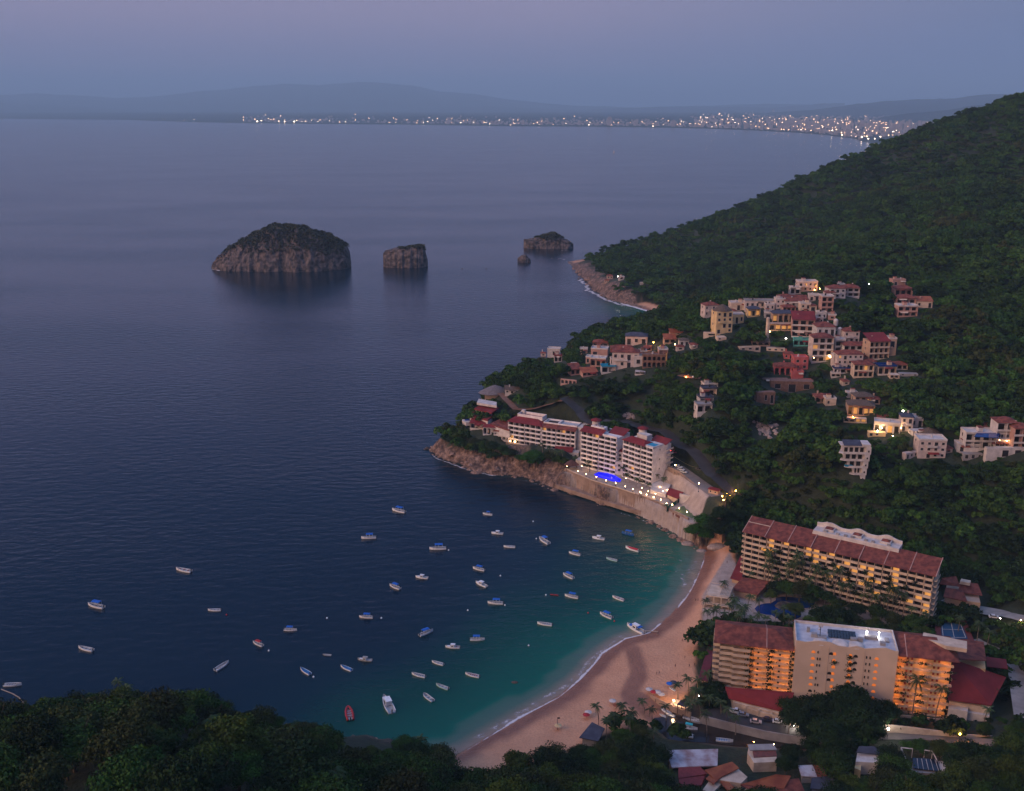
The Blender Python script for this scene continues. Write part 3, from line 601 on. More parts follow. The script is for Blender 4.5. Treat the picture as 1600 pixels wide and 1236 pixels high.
for i in range(1700):
    a = rg.choice([rg.uniform(700, 1400), rg.uniform(1080, 1430), rg.uniform(1220, 1470), rg.uniform(380, 1340)]); fy_ = min(front_y(a), 217); up = abs(rg.gauss(0, 1))*(2.5 if a < 1080 else 6 + (a-1080)*.03); b = max(fy_-1.0-up, 172 if a > 1200 else 182)
    p = P(a, max(b, 184)); s_ = dep(p)/F; q0 = P(a, fy_); z0 = (6 + 60*min(1.0, max(0, p.y/q0.y-1)/.3) + max(0, (184-b))*s_*.6)/.4
    ww = rg.uniform(1.2, 4)*s_; hh = rg.uniform(.8, 2.3)*s_; mb.box(p.x-ww/2, p.x+ww/2, p.y, p.y+ww*.6, 0, z0*.4+hh)
    if rg.random() < (.12 if a < 1000 else .2 if a < 1230 else .2): (ml if rg.random() < .8 else mw).box(p.x-(.12+.25*(i%4==0))*s_, p.x+.22*s_, p.y-6, p.y-3, hh*.3+z0*.4, hh*.3+z0*.4+rg.uniform(.28,.6)*s_)
for a, dy, sz in [(248,1,1.0),(254,1.5,1.2),(288,3,.9),(303,4,1.1),(402,3,2.6),(408,4,1.4),(436,4,1.5),(445,3,2.4),(460,3,2.8),(478,4,1.0),(487,6,.9),(497,4,.9),(540,4,1.3),(515,5,.8),(618,3,.8),(662,4,.9),(676,8,.9),(720,4,1.8),(740,5,1.2),(765,3,1.5),(798,2,1.2),(842,3,.9),(884,5,1.0),(920,3,1.6),(1020,2,1.6),(1078,8,.9),(1105,17,1.2),(1118,9,1.2),(1148,11,1.2),(1213,12,1),(1251,5,1.4),(1300,8,1.8),(1315,3,2.0),(1330,4,1.8),(1346,6,2.2),(1356,5,2.0),(1285,12,1.2),(1340,16,1.4),(1385,22,1.2),(1395,16,1.5),(1420,14,1.5),(1440,18,1.2),(1366,5,1.8),(1375,8,1.8)]:
    q = PY(a, front_y(min(a,1352))-dy, P(a, front_y(min(a,1352))-1).y); s_ = dep(q)/F; mw.box(q.x-.30*s_*sz, q.x+.30*s_*sz, q.y-10, q.y-6, max(q.z,3), max(q.z,3)+.42*s_*sz)
for mb_, nm, mt in ((mb, 'distant_town', TOWER), (ml, 'town_lights', CITYL), (mw, 'shore_lights', CITYW)):
    o = mb_.build(nm, mt); o['kind'] = 'stuff'; o['label'] = {'distant_town': 'low hazy buildings of the town along the far shore', 'town_lights': 'small warm lights of the far town', 'shore_lights': 'brighter lights strung along the far shore'}[nm]; o['category'] = 'town' if nm == 'distant_town' else 'lights'
# tiny sail far out
p = P(959, 239); mb = MB(); mb.prism([(-5,0),(-3,-1.4),(4,-1.4),(6,0),(4,1.4),(-3,1.4)], 0, 1.2); mb.tube([(0,0,1),(0,0,17)], .25); r0 = tag(mb.build('sailing_boat', WHITE, None, loc=p), 'tiny white sailing boat alone on the open bay', 'sailing boat')
mb = MB(); mb.add([(.2,0,2.5),(5,.3,2.5),(.2,0,16),(.2,.15,16)], [(0,1,2,3)]); mb.add([(-.2,0,2.2),(-4.5,.3,2),(-.2,0,14)], [(0,1,2)]); mb.build('sail', WHITE, r0)

# ------------------------------------------------------------------ trees
LEAF = mat('leaves', (.029,.070,.010), (.012,.031,.005), scale=.35, rough=.75, var=.42, spec=.15)
LEAFY = mat('leaves_yellow_green', (.060,.088,.012), (.026,.041,.006), scale=.35, rough=.75, var=.3, spec=.15)
LEAFD = mat('leaves_dark', (.016,.037,.008), (.007,.018,.005), scale=.35, rough=.75, var=.35, spec=.15)
LEAFG = mat('leaves_bright_green', (.03,.10,.012), (.015,.05,.008), scale=.35, rough=.75, var=.1, spec=.15)
LEAFM = mat('leaves_mid_green', (.042,.092,.012), (.017,.042,.006), scale=.35, rough=.75, var=.4, spec=.15)
LEAFO = mat('leaves_olive', (.046,.057,.013), (.022,.029,.008), scale=.35, rough=.75, var=.35, spec=.15)
BARK = mat('bark', (.10,.075,.055), (.06,.045,.035), scale=1.2)
PALMB = mat('palm_trunk', (.20,.16,.125), (.12,.09,.07), scale=1.5)
PALML = mat('palm_fronds', (.045,.07,.018), (.022,.04,.012), scale=.6, rough=.6, var=.3, spec=.25)
def crown_mesh(seed, lobes, quads, qs, Rr=5.0, hh=4.2, base=4.0, loose=.14):
    rg = np.random.default_rng(seed); V = []; 
    for i in range(lobes):
        a = rg.uniform(0, 6.28); r = Rr*.72*math.sqrt(rg.uniform(0, 1)); cx, cy2 = r*math.cos(a), r*math.sin(a)
        cz_ = base + hh*(.35 + .55*rg.uniform(0, 1)*(1-(r/Rr)**2)); lr = rg.uniform(.18, .44)*Rr
        k = quads//lobes; d = rg.normal(size=(k, 3)); d /= np.linalg.norm(d, axis=1, keepdims=True); d[:, 2] = np.abs(d[:, 2])*.9 - .18*(rg.random(k))
        c = np.array([cx, cy2, cz_]) + d*lr*np.array([1, 1, .78])*rg.uniform(.98-loose, 1.02+loose, (k, 1)) * rg.uniform(.92, 1.08)
        n = d + rg.normal(size=(k, 3))*.55; n /= np.linalg.norm(n, axis=1, keepdims=True)
        t = np.cross(n, rg.normal(size=(k, 3))); t /= np.linalg.norm(t, axis=1, keepdims=True); b = np.cross(n, t)
        s_ = rg.uniform(.55, 1.25, (k, 1))*qs
        V.append(np.stack([c-t*s_-b*s_*.5, c+t*s_*.2-b*s_*.8, c+t*s_+b*s_*.45, c-t*s_*.3+b*s_*.85], 1))
    V = np.concatenate(V).reshape(-1, 3); return V, np.arange(len(V)).reshape(-1, 4)
def trunk_mesh(seed, h=6.0, r=.28):
    rg = random.Random(seed); mb = MB(); p0 = [(0,0,-1.5),(rg.uniform(-.2,.2),rg.uniform(-.2,.2),h*.5),(rg.uniform(-.5,.5),rg.uniform(-.5,.5),h)]
    mb.tube(p0, [r*1.3, r, r*.6], 6)
    for i in range(5):
        a = rg.uniform(0, 6.28); s_ = Vector(p0[1]).lerp(Vector(p0[2]), rg.uniform(0, .8)); l_ = rg.uniform(1.8, 3.4)
        mb.tube([s_, s_+Vector((math.cos(a)*l_*.6, math.sin(a)*l_*.6, l_*.4)), s_+Vector((math.cos(a)*l_, math.sin(a)*l_, l_))], [r*.5, r*.35, r*.12], 5)
    return mb.mesh('trunk', BARK)
NEAR = []
for k in range(7):
    V, Fc = crown_mesh(100+k, 22+3*k, 7600, .21, 5.3, [4.6,6.4,5.0,4.2,7.2,5.4,6.0][k], 3.0, loose=.34); mm_ = [LEAF, LEAFY, LEAFD, LEAFM, LEAFD, LEAF, LEAFO][k]
    NEAR.append((npmesh('crown', V, Fc, mm_, smooth=False), trunk_mesh(k)))
def far_variant(k):
    V, Fc = crown_mesh(300+k, [9,7,10,8,12,6][k], 700, .58, [5.0,4.4,5.4,4.6,5.6,4.2][k], [4.4,5.6,4.0,5.0,4.6,6.2][k], 1.6); me = npmesh('crown', V, Fc, [LEAFD, LEAF, LEAF, LEAFM, LEAFM, LEAFO][k], smooth=False); return me
FARV = [far_variant(k) for k in range(6)]
def palm_meshes(seed, h):
    rg = random.Random(seed); lean = rg.uniform(.3, 1.6); a0 = rg.uniform(0, 6.28); mb = MB()
    top = (math.cos(a0)*lean, math.sin(a0)*lean, h); mb.tube([(0,0,-1),(0,0,h*.3),(top[0]*.4,top[1]*.4,h*.65),top], [.28,.2,.16,.13], 6)
    tr = mb.mesh('trunk', PALMB); mc = MB(); nf = 17
    for i in range(nf):
        a = 6.283*i/nf + rg.uniform(-.15, .15); el = rg.uniform(-.25, .95); l_ = rg.uniform(2.4, 3.1); pts = []
        for j in range(7):
            u = j/6; rr_ = l_*u*(1-.12*u); z_ = l_*(math.sin(el)*u - .75*u*u*(1-.3*math.sin(el))); pts.append(Vector((top[0]+math.cos(a)*rr_, top[1]+math.sin(a)*rr_, top[2]+z_)))
        sd2 = Vector((-math.sin(a), math.cos(a), 0))
        for j in range(1, 7):
            for hf in range(2):
                c = pts[j-1].lerp(pts[j], .5+.5*hf); wd_ = .62*math.sin(min(1, (j+.5*hf)/6.6)*math.pi*.9+.25)
                dr = (pts[j]-pts[j-1]).normalized()
                for sg in (-1, 1):
                    tip = c + sd2*sg*wd_ + dr*.35 + Vector((0,0,-.32)); mc.add([c-dr*.13, c+dr*.13, tip], [(0,1,2)])
    return tr, mc.mesh('fronds', PALML)
PALMS = [palm_meshes(k, 8.5) for k in range(5)]
EXCL = []       # rectangles of the picture where buildings show; no tree may grow in front of them
TREES = []      # (x, y) of single trees
def excl(x0, y0, x1, y1, ext=9): EXCL.append((x0, y0, x1, y1, dep(hit((x0+x1)/2, y1))+ext))
def exclrow(fl, fr, h, n, ext=16):
    for i in range(n):
        a = fl[0]+(fr[0]-fl[0])*i/n; b = fl[0]+(fr[0]-fl[0])*(i+1)/n; y = fl[1]+(fr[1]-fl[1])*(i+.5)/n; EXCL.append((a, y-h, b, y, dep(hit((a+b)/2, y+2))+ext))
NT = [0]
def tree(x, y, s, label, group, v=None, mats=None, z=None, name='tree'):
    k = NT[0] % 7 if v is None else v; NT[0] += 1; rg = random.Random(NT[0])
    r = E(name, label, 'tree', (x, y, (hz(x, y) if z is None else z)), rg.uniform(0, 6.28), group); r.scale = (s*rg.uniform(.9,1.12), s*rg.uniform(.9,1.12), s*rg.uniform(.85,1.15))
    me = NEAR[k][0]
    if mats: 
        key = 'crown_'+mats.name
        if key not in MATS: m2 = me.copy(); m2.materials.clear(); m2.materials.append(mats); MATS[key] = m2
        me = MATS[key]
    link('crown', me, r); link('trunk', NEAR[k][1], r); return r
NP_ = [0]
def palm(px, py, h, label='tall coconut palm with a slender trunk and drooping fronds', group='palms of the beach resort', plane=None):
    p = hit(px, py, h*.96)
    if plane:      # stand it a few metres in front of a facade: (point, direction angle, gap)
        A0, az_, gap = plane; u, a, b = ray(px, py); nv = Vector((-math.sin(az_), math.cos(az_), 0)); d = Vector((u, a, b)); t = (A0 - nv*gap - Vector((0,0,CAMZ))).dot(nv)/d.dot(nv); q = Vector((0,0,CAMZ)) + d*t
        g0 = hz(q.x, q.y); h = (q.z-g0)/.96; p = Vector((q.x, q.y, g0))
        if h < 4: return None
    k = NP_[0] % 5; NP_[0] += 1
    r = E('palm_tree', label, 'palm tree', p, (NP_[0]*2.4) % 6.28, group); s_ = h/8.5; r.scale = (.75+.25*s_, .75+.25*s_, s_)
    link('trunk', PALMS[k][0], r); link('fronds', PALMS[k][1], r); return r
# ------------------------------------------------------------------ builders for buildings
ROADPOLY = []
WC = {}
def window(root, x, y, z, w_, h_, m=None, ry=0, name='window', frame=None, arch=False):
    """a framed pane standing in the wall at y (front faces -y); shared mesh per size"""
    m = m or GLASS; w_ = round(w_, 1); h_ = round(h_, 1); k = (w_, h_, m.name, (frame or WHITE).name, arch)
    if k not in WC:
        mb = MB()
        if arch:
            n = 6; pts = [(-w_/2, 0), (w_/2, 0)] + [(w_/2*math.cos(a*math.pi/n), h_-w_/2+w_/2*math.sin(a*math.pi/n)) for a in range(n+1)]
            q = [(px_, -.06, pz_) for px_, pz_ in pts]; mb.add(q + [(a, .12, b) for a, _, b in q], [tuple(range(len(q)))] + [(i, i+len(q), (i+1) % len(q)+len(q), (i+1) % len(q)) for i in range(len(q))])
        else:
            mb.box(-w_/2, w_/2, -.05, .12, 0, h_); mb.cur = 1
            mb.box(-w_/2-.09, -w_/2-.003, -.11, .1, -.09, h_+.09); mb.box(w_/2+.003, w_/2+.09, -.11, .1, -.09, h_+.09); mb.box(-w_/2, w_/2, -.12, .1, -.16, -.003)
        WC[k] = mb.mesh(name, [m, frame or WHITE])
    return link(name, WC[k], root, (x, y, z), ry)
def arch_panel(mb, x0, x1, z0, z1, y, th, pier=.35, top=.35):
    n = 8; r = (x1-x0)/2-pier; cx = (x0+x1)/2; sp = z1-top-r*.8
    arc = [(cx-r*math.cos(i*math.pi/n), sp+r*.8*math.sin(i*math.pi/n)) for i in range(n+1)]
    mb.box(x0, cx-r, y, y+th, z0, sp); mb.box(cx+r, x1, y, y+th, z0, sp)
    for i in range(n):
        (a, b), (c, d) = arc[i], arc[i+1]
        mb.add([(a,y,b),(c,y,d),(c,y,z1),(a,y,z1),(a,y+th,b),(c,y+th,d),(c,y+th,z1),(a,y+th,z1)], [(0,1,2,3),(7,6,5,4),(0,4,5,1),(2,6,7,3)])
    mb.box(x0, cx-r, y, y+th, sp+.002, z1); mb.box(cx+r, x1, y, y+th, sp+.002, z1)
def capwin(lst, root, mk):
    """lst of window specs, the ones showing largest first; past 96 of them the rest go into one mesh"""
    for s_ in lst[:96]: mk(s_)
def roofs(root, kind, x0, x1, y0, y1, z, m, rise=None, name='roof'):
    w_, d_ = x1-x0, y1-y0; mb = MB(); o_ = .5
    if kind == 'hip': mb.hip(x0-o_, x1+o_, y0-o_, y1+o_, z+.12, rise or min(w_, d_)*.22)
    elif kind == 'shed': mb.shed(x0-o_, x1+o_, y0-o_, y1+.2, z+.25, z+.25+(rise or d_*.3)); 
    elif kind == 'thatch':
        cx, cy2 = (x0+x1)/2, (y0+y1)/2; k = 16; R0 = [(1.18, 0), (1.12, .12), (.72, .52), (.35, .82), (.06, 1)]; rs = rise or max(w_, d_)*.42; vs = []
        rg = random.Random(int(abs(x0*10))+3)
        for r_, h_ in R0: vs += [(cx+w_/2*r_*math.cos(6.283*i/k)*(1+.05*rg.uniform(-1,1)), cy2+d_/2*r_*math.sin(6.283*i/k)*(1+.05*rg.uniform(-1,1)), z+h_*rs) for i in range(k)]
        fs = [(a*k+i, a*k+(i+1)%k, (a+1)*k+(i+1)%k, (a+1)*k+i) for a in range(4) for i in range(k)] + [tuple(range(4*k, 5*k)), tuple(range(k))[::-1]]
        mb.add(vs, fs)
    elif kind == 'flat':
        mb.box(x0-.15, x1+.15, y0-.15, y1+.15, z, z+.2)
        for a in ((x0-.15, x1+.15, y0-.15, y0+.1), (x0-.15, x1+.15, y1-.1, y1+.15), (x0-.15, x0+.1, y0+.1, y1-.1), (x1-.1, x1+.15, y0+.1, y1-.1)): mb.box(*a, z+.2, z+1.0)
    return mb.build(name, m, root)
SC = {}
def vol(root, px, py, wpx, hpx, nf=2, style='win', roof='flat', dp=8, yaw=0, wall=None, rm=None, bays=3, lit=0, seed=None, below=7, ex=True, rise=None, rail=None, up=0, back=0.0, exb=None, litm=None, par='wall'):
    """one block of a house. (px,py): where the middle of its front foot shows; wpx, hpx: its size in the photograph."""
    wall = wall or WHITE; rail = rail or wall
    if wall is WHITE: wall = [WHITE, WHITEB, WHITEC][int(px*3+py) % 3]
    W = hit(px, py) if up == 0 else hit(px, py, up) + Vector((0, 0, up))
    if back: u = Vector((W.x, W.y, 0)).normalized(); W = W + u*back
    s_ = dep(W)/F; va = math.atan2(CAMZ-W.z, W.y); w_ = wpx*s_; h = hpx*s_/math.cos(va); fh = h/nf
    rg = random.Random(int(px*13+py*7) if seed is None else seed); x0, x1 = -w_/2, w_/2
    base = link(par if style != 'x' else 'terrace', None, root) if False else None
    def put(o):
        if o is None: return None
        o.location = (Matrix.Rotation(yaw, 4, 'Z') @ Vector(o.location)) + (W - root.location); o.rotation_euler = (0, 0, yaw + o.rotation_euler[2]); return o
    mb = MB(); bw = w_/bays
    if style in ('log', 'arch'):
        rc = min(2.2, dp*.4)
        mb.box(x0, x1, rc, dp, -below, h-.01)
        mb.box(x0, x1, 0, rc, -below, 0)
        for f_ in range(nf): mb.box(x0, x1, 0, rc, (f_+1)*fh-.3, (f_+1)*fh)
        for xx in (x0, x1-.25): mb.box(xx, xx+.25, .02, rc, 0, h-.31)
        if style == 'log':
            for b in range(1, bays): mb.box(x0+b*bw-.14, x0+b*bw+.14, .03, .4, 0, h-.31)
        else:
            for f_ in range(nf):
                for b in range(bays): arch_panel(mb, x0+b*bw, x0+(b+1)*bw, f_*fh+.004, (f_+1)*fh-.304, .03, .3)
        put(mb.build('wall', wall, root))
        rb = MB()
        for f_ in range(nf):
            if style == 'log' or f_: rb.box(x0-.08, x1+.08, -.12, -.003, f_*fh-.2, f_*fh+.85)
        put(rb.build('railing', rail, root))
        for f_ in range(nf):
            for b in range(bays):
                L_ = rg.random() < lit; m = (litm or LIT) if L_ else DARK
                put(window(root, x0+(b+.5)*bw, rc, f_*fh+.1, bw*.66, fh*.68, m))
    else:
        mb.box(x0, x1, 0, dp, -below, h-.01); put(mb.build('wall', wall, root))
        for f_ in range(nf):
            for b in range(bays):
                if rg.random() < .12: continue
                L_ = rg.random() < lit; m = (litm or LIT) if L_ else GLASS; tall = rg.random() < .35
                put(window(root, x0+(b+.5)*bw, -.004, f_*fh+(.15 if tall else fh*.32), bw*(.5 if tall else .4), fh*(.7 if tall else .42), m))
    for sd2 in (-1, 1):   # a few windows in the end walls
        for f_ in range(nf):
            if rg.random() < .6:
                o = window(root, (x1 if sd2 > 0 else x0), dp*.6, f_*fh+fh*.32, min(1.3, dp*.2), fh*.42, GLASS, ry=R(90)*sd2); put(o)
    if roof:
        z = h; r = roofs(root, roof, x0, x1, 0, dp, z, rm or (WHITE if roof == 'flat' else THATCH if roof == 'thatch' else TILE), rise); put(r)
    if roof == 'flat' and w_ > 5 and style != 'x':
        tk = MB(); cx = rg.uniform(x0*.6, x1*.6); tk.cyl(cx, dp*.6, h+.21, h+1.9, .65, 9, .5); put(tk.build('water_tank', DARK if rg.random() < .5 else WHITEB, root))
        if rg.random() < .6:
            a_ = rg.uniform(x0+1, x1-3); bb = MB(); bb.box(a_, a_+2.4, dp*.35, dp*.75, h+.21, h+2.5); put(bb.build('roof_hut', wall, root)); bb = MB(); bb.box(a_-.2, a_+2.6, dp*.35-.2, dp*.75+.2, h+2.51, h+2.7); put(bb.build('roof', TILE, root))
    if roof in ('hip', 'shed') and rg.random() < .5: ch = MB(); cx = rg.uniform(x0*.5, x1*.5); ch.box(cx-.4, cx+.4, dp*.55, dp*.55+.8, h, h+2.6); ch.box(cx-.5, cx+.5, dp*.55-.1, dp*.55+.9, h+2.61, h+2.8); put(ch.build('chimney', wall, root))
    if style == 'win' and nf > 1 and rg.random() < .85:
        b0 = rg.uniform(x0, 0); b1 = b0 + w_*rg.uniform(.3, .5); f_ = rg.randrange(1, nf); ba = MB(); ba.box(b0, b1, -1.3, -.13, f_*fh-.25, f_*fh-.02); ba.box(b0, b1, -1.4, -1.3, f_*fh-.25, f_*fh+.85); ba.box(b0, b0+.1, -1.3, -.13, f_*fh-.02, f_*fh+.85); ba.box(b1-.1, b1, -1.3, -.13, f_*fh-.02, f_*fh+.85); put(ba.build('balcony', rail, root))
    if style in ('win', 'log') and rg.random() < .55:
        aw_ = MB(); a_ = rg.uniform(x0, x1-w_*.4); aw_.shed(a_, a_+w_*.4, -1.7, -.15, h/nf*.82, h/nf*.82+.7, .12); put(aw_.build('awning', rg.choice([TILE, THATCH, REDTILE, CREAM]), root))
    if ex: q = exb or (0, 0, 0, 0); excl(px-wpx/2-2-q[0], py-hpx-5-q[1], px+wpx/2+2+q[2], py-1+q[3])
    return W, s_
def house(name, label, cat, vols, group=None, extra=None):
    p = hit(*vols[0][0][:2]); root = E(name, label, cat, p, 0, group); ws = []
    for a, k in vols: ws.append(vol(root, *a, **k))
    if extra: extra(root, ws)
    return root
def V_(*a, **k): return (a, k)
def domed(root, px, py, hpx, rpx, m=None, cyl=True, name='dome', dz=0):
    """a small round turret with a dome, foot at the pixel, h pixels tall"""
    W = hit(px, py + 0) if not isinstance(px, Vector) else px
    s_ = dep(W)/F; r = rpx*s_; h = hpx*s_; mb = MB(); b = W - root.location
    mb.cyl(b.x, b.y, b.z-4+dz, b.z+h-r*.9+dz, r, 14); mb.dome(b.x, b.y, b.z+h-r*.9+dz+.004, r*1.06, r, 14)
    return mb.build(name, m or WHITE, root, smooth=False)
def slab(px4, z, th, m, name, root=None, zt=None):
    """a level slab whose corners show at these pixels when its top is at height z"""
    mb = MB(); pts = [tuple(P(a, b, z)[:2]) for a, b in px4]
    if root is not None: pts = [(x-root.location.x, y-root.location.y) for x, y in pts]; o = root.location.z
    else: o = 0
    mb.prism(pts, z-th-o, z-o); return mb.build(name, m, root)
def wallrun(px_list, z_top, th, m, name, root=None, z_bot=None, ztops=None, h=None):
    """a free-standing wall along points whose TOP shows at these pixels"""
    mb = MB(); o = root.location if root is not None else Vector((0,0,0)); pts = []
    for i, (a, b) in enumerate(px_list):
        zt = ztops[i] if ztops else z_top; q = P(a, b, zt); pts.append((q, zt, (zt-h if h else z_bot)))
    for i in range(len(pts)-1):
        (a, za, ba), (b, zb, bb) = pts[i], pts[i+1]; d = Vector((b.x-a.x, b.y-a.y, 0)).normalized(); nx_ = Vector((-d.y, d.x, 0))*th/2
        vs = []
        for p, z0, z1 in ((a, ba, za), (b, bb, zb)):
            for sg in (1, -1): vs += [(p.x+nx_.x*sg-o.x, p.y+nx_.y*sg-o.y, z0-o.z), (p.x+nx_.x*sg-o.x, p.y+nx_.y*sg-o.y, z1-o.z)]
        # vs: a+ bot, a+ top, a- bot, a- top, b+ bot, b+ top, b- bot, b- top
        mb.add(vs, [(0,4,5,1),(2,3,7,6),(1,5,7,3),(0,1,3,2),(4,6,7,5),(0,2,6,4)])
    return mb.build(name, m, root)
def ribbon(pxs, width, m, name, z=None, lift=.12, label=None):
    """a road surface laid over the ground along a line of pixels"""
    pts = [hit(a, b) if z is None else P(a, b, z) for a, b in pxs]; q = []
    for i in range(len(pts)-1):
        n = max(1, int((pts[i+1]-pts[i]).length/3)); q += [pts[i].lerp(pts[i+1], k/n) for k in range(n)]
    q.append(pts[-1]); V = []; left = []; right = []
    for i, a in enumerate(q):
        d = (q[min(i+1, len(q)-1)]-q[max(i-1, 0)]); d.z = 0; d.normalize(); nr = Vector((-d.y, d.x, 0))
        zz = max(hz(*(a+nr*u*width)[:2]) for u in (-.5, 0, .5)) + lift if z is None else z
        for u in (.5, -.5): r = a + nr*u*width; V.append((r.x, r.y, zz))
        r = a + nr*(width*.5+1.5); left.append((r.x, r.y)); r = a - nr*(width*.5+1.5); right.append((r.x, r.y))
    ROADPOLY.append((np.array([(a.x, a.y) for a in q]), width*.5-.3))
    Vz = np.array(V); zs = Vz[::2, 2].copy(); k = np.convolve(np.pad(zs, 3, 'edge'), np.ones(7)/7, 'valid'); k = np.maximum(k, zs-.3); Vz[::2, 2] = k; Vz[1::2, 2] = k
    o = struct(link(name, npmesh(name, Vz, gridfaces(2, len(q)), m, smooth=False))); return q
def lamp_post(p, h, label, group=None, m=None, r=.22, light=None, col=(1,.6,.3)):
    root = E('street_lamp', label, 'lamp', p, 0, group); mb = MB(); mb.cyl(0,0,-.3,h,.07,6); mb.box(-.25,.25,-.25,.25,-.4,.12); mb.build('pole', METAL, root)
    b = MB(); b.ball(0,0,h+r,r,8); b.build('globe', m or BULB, root)
    if light:
        l_ = bpy.data.lights.new('lamp_light', 'POINT'); l_.energy = light; l_.color = col; l_.shadow_soft_size = .3; o = link('lamp_light', l_, root, (0,0,h+r*2+.35))
    return root
def frame_of(fl, fr, z):
    a = P(*fl, z); b = P(*fr, z); d = b-a; return a, d.length, math.atan2(d.y, d.x)

# ------------------------------------------------------------------ big hotels
def balcony_front(root, x0, x1, y, z0, nf, fh, bays, rec, wall, rail, lit=(), litm=None, gl=None, rail_h=1.0, fins=True, stag=0, slabm=None, railgap=0.0, cap=80, arch=False):
    """recessed balconies: slab, parapet and fin pieces; the windows stand at the back"""
    bw = (x1-x0)/bays; n = 0; rest = MB()
    for f_ in range(nf-1, -1, -1):
        zb = z0+f_*fh; mb = MB(); mb.box(x0, x1, y+.02, y+rec-.01, zb+fh-.28, zb+fh); 
        if f_ == 0: mb.box(x0, x1, y+.02, y+rec-.01, zb-.3, zb)
        for b in range(bays):
            sg = stag*((b*7+f_*3) % 3)/2.0
            mb.box(x0+b*bw+.12+railgap, x0+(b+1)*bw-.12-railgap, y-.14-sg, y-.002, zb-.12, zb+rail_h)
            if sg: mb.box(x0+b*bw+.12+railgap, x0+(b+1)*bw-.12-railgap, y-sg, y, zb-.12, zb)
        mb.build('balcony', rail, root)
        for b in range(bays):
            L_ = (f_, b) in lit; m = (litm or LIT) if L_ else (gl or DARK)
            if n < cap or L_: window(root, x0+(b+.5)*bw, y+rec, zb+.05, bw*.72, fh*.72, m, name='window')
            else: rest.box(x0+b*bw+bw*.14, x0+b*bw+bw*.86, y+rec-.05, y+rec, zb+.05, zb+fh*.77)
            n += 0 if L_ and n >= cap else 1
    if rest.v: o = rest.build('window', gl or DARK, root); o['kind'] = 'stuff'
    if fins:
        for b in range(bays+1):
            fb = MB(); fb.box(x0+b*bw-.14, x0+b*bw+.14, y+.0, y+rec, z0, z0+nf*fh-.29); fb.build('partition_wall', wall, root)
# ================= upper hotel: long slab with a red roof and white penthouse
A, LEN, AZ = frame_of((1160,905), (1449,979), 4.0)
H1P = (A.copy(), AZ)
h1 = E('hotel', 'long nine-storey beige hotel of balconies under a red tile roof with a white domed penthouse', 'hotel', A, AZ)
FH = 2.86; NF = 9; HT = NF*FH
mb = MB(); mb.box(0, LEN, 2.2, 15, -4, HT); mb.box(0, .3, 0, 2.2, -4, HT); mb.box(LEN-.3, LEN, 0, 2.2, -4, HT); mb.build('wall', CREAM, h1)
rg = random.Random(3); lit = set()
for fb in [(8,3),(8,5),(7,3),(6,2),(6,3),(6,9),(8,8),(8,9),(7,9),(7,8),(7,10),(6,12),(6,14),(8,11),(7,13),(7,15),(7,16),(6,16),(5,16),(4,11),(4,13),(5,17),(4,15),(6,19),(7,19),(4,19),(3,21),(5,19),(4,22),(3,23),(2,23),(5,23),(3,17),(8,19)]: lit.add(fb)
LITH = mat('lit_balcony_door', (.5,.3,.1), emit=(1,.42,.10), es=.62)
# front faces: draw the floors from the top down so that the ones in view come first
balcony_front(h1, 0, LEN, 0, 0, NF, FH, 24, 2.2, CREAM, CREAM, lit, LITH, DARK, 1.0, stag=.5)
for f_ in range(NF):   # end balconies round the left corner
    mb = MB(); mb.box(-1.6, -.003, .4, 6, f_*FH-.15, f_*FH); mb.box(-1.7, -1.55, .4, 6, f_*FH-.15, f_*FH+.95); mb.box(-1.6, -.003, .3, .42, f_*FH, f_*FH+.95); mb.build('balcony', CREAM, h1)
    mb = MB(); mb.box(LEN+.003, LEN+1.6, .4, 8, f_*FH-.15, f_*FH); mb.box(LEN+1.55, LEN+1.7, .4, 8, f_*FH-.15, f_*FH+.95); mb.build('balcony', CREAM, h1)
    for yy in (2.4, 4.8): window(h1, -.004, yy, f_*FH+.1, 1.6, 2.0, DARK, ry=R(-90))
for bx_, fz_ in [(5,7),(5,5),(5,3),(8,6),(8,4),(9,7),(9,2),(11,6),(11,4),(12,7),(12,3),(14,6),(14,5),(15,3),(16,7),(17,6),(17,4),(18,5),(19,7),(19,6),(19,3),(20,5),(21,6),(21,4),(22,7),(6,2),(3,6),(7,5),(10,5),(13,4),(18,2),(20,3)]:
    mb = MB(); r2 = random.Random(bx_*9+fz_); xx = LEN*bx_/24
    for _ in range(90):
        c = Vector((xx+r2.gauss(0, .7), -.7+r2.uniform(-.4,.3), fz_*FH+r2.uniform(-1.4,1.2))); t = Vector((r2.gauss(0,1), r2.gauss(0,1), r2.gauss(0,1))).normalized()*.3; u_ = t.cross(Vector((r2.gauss(0,1), r2.gauss(0,1), r2.gauss(0,1)))).normalized()*.28
        mb.add([c-t, c+u_, c+t, c-u_], [(0,1,2,3)])
    mb.build('planting', LEAFD, h1)
segs = np.linspace(-1.2, LEN+1.2, 9); mb = MB()
for i in range(8):
    dz = [0,-.25,-.15,-.3,-.1,-.3,-.15,-.25][i]; mb.shed(segs[i], segs[i+1]-.01, -1.1, 11.5, HT+.35+dz, HT+4.6+dz); mb.shed(segs[i], segs[i+1]-.01, 11.5, 15.6, HT+4.6+dz, HT+2.2+dz)
mb.build('roof', TILE, h1)
mb = MB()
for i in range(9):
    x = segs[i]; mb.shed(x-.16, x+.16, -1.15, 11.5, HT+.5, HT+4.78, .3)
mb.build('roof_rib', ROSE, h1)
mb = MB(); mb.shed(-1.2, segs[1], 6.6, 6.95, HT+3.1, HT+3.2, .3); mb.build('roof_rib', CREAM, h1)
px0, px1 = LEN*.345, LEN*.80; mb = MB(); mb.box(px0, px1, 9, 16, HT, HT+5.2)
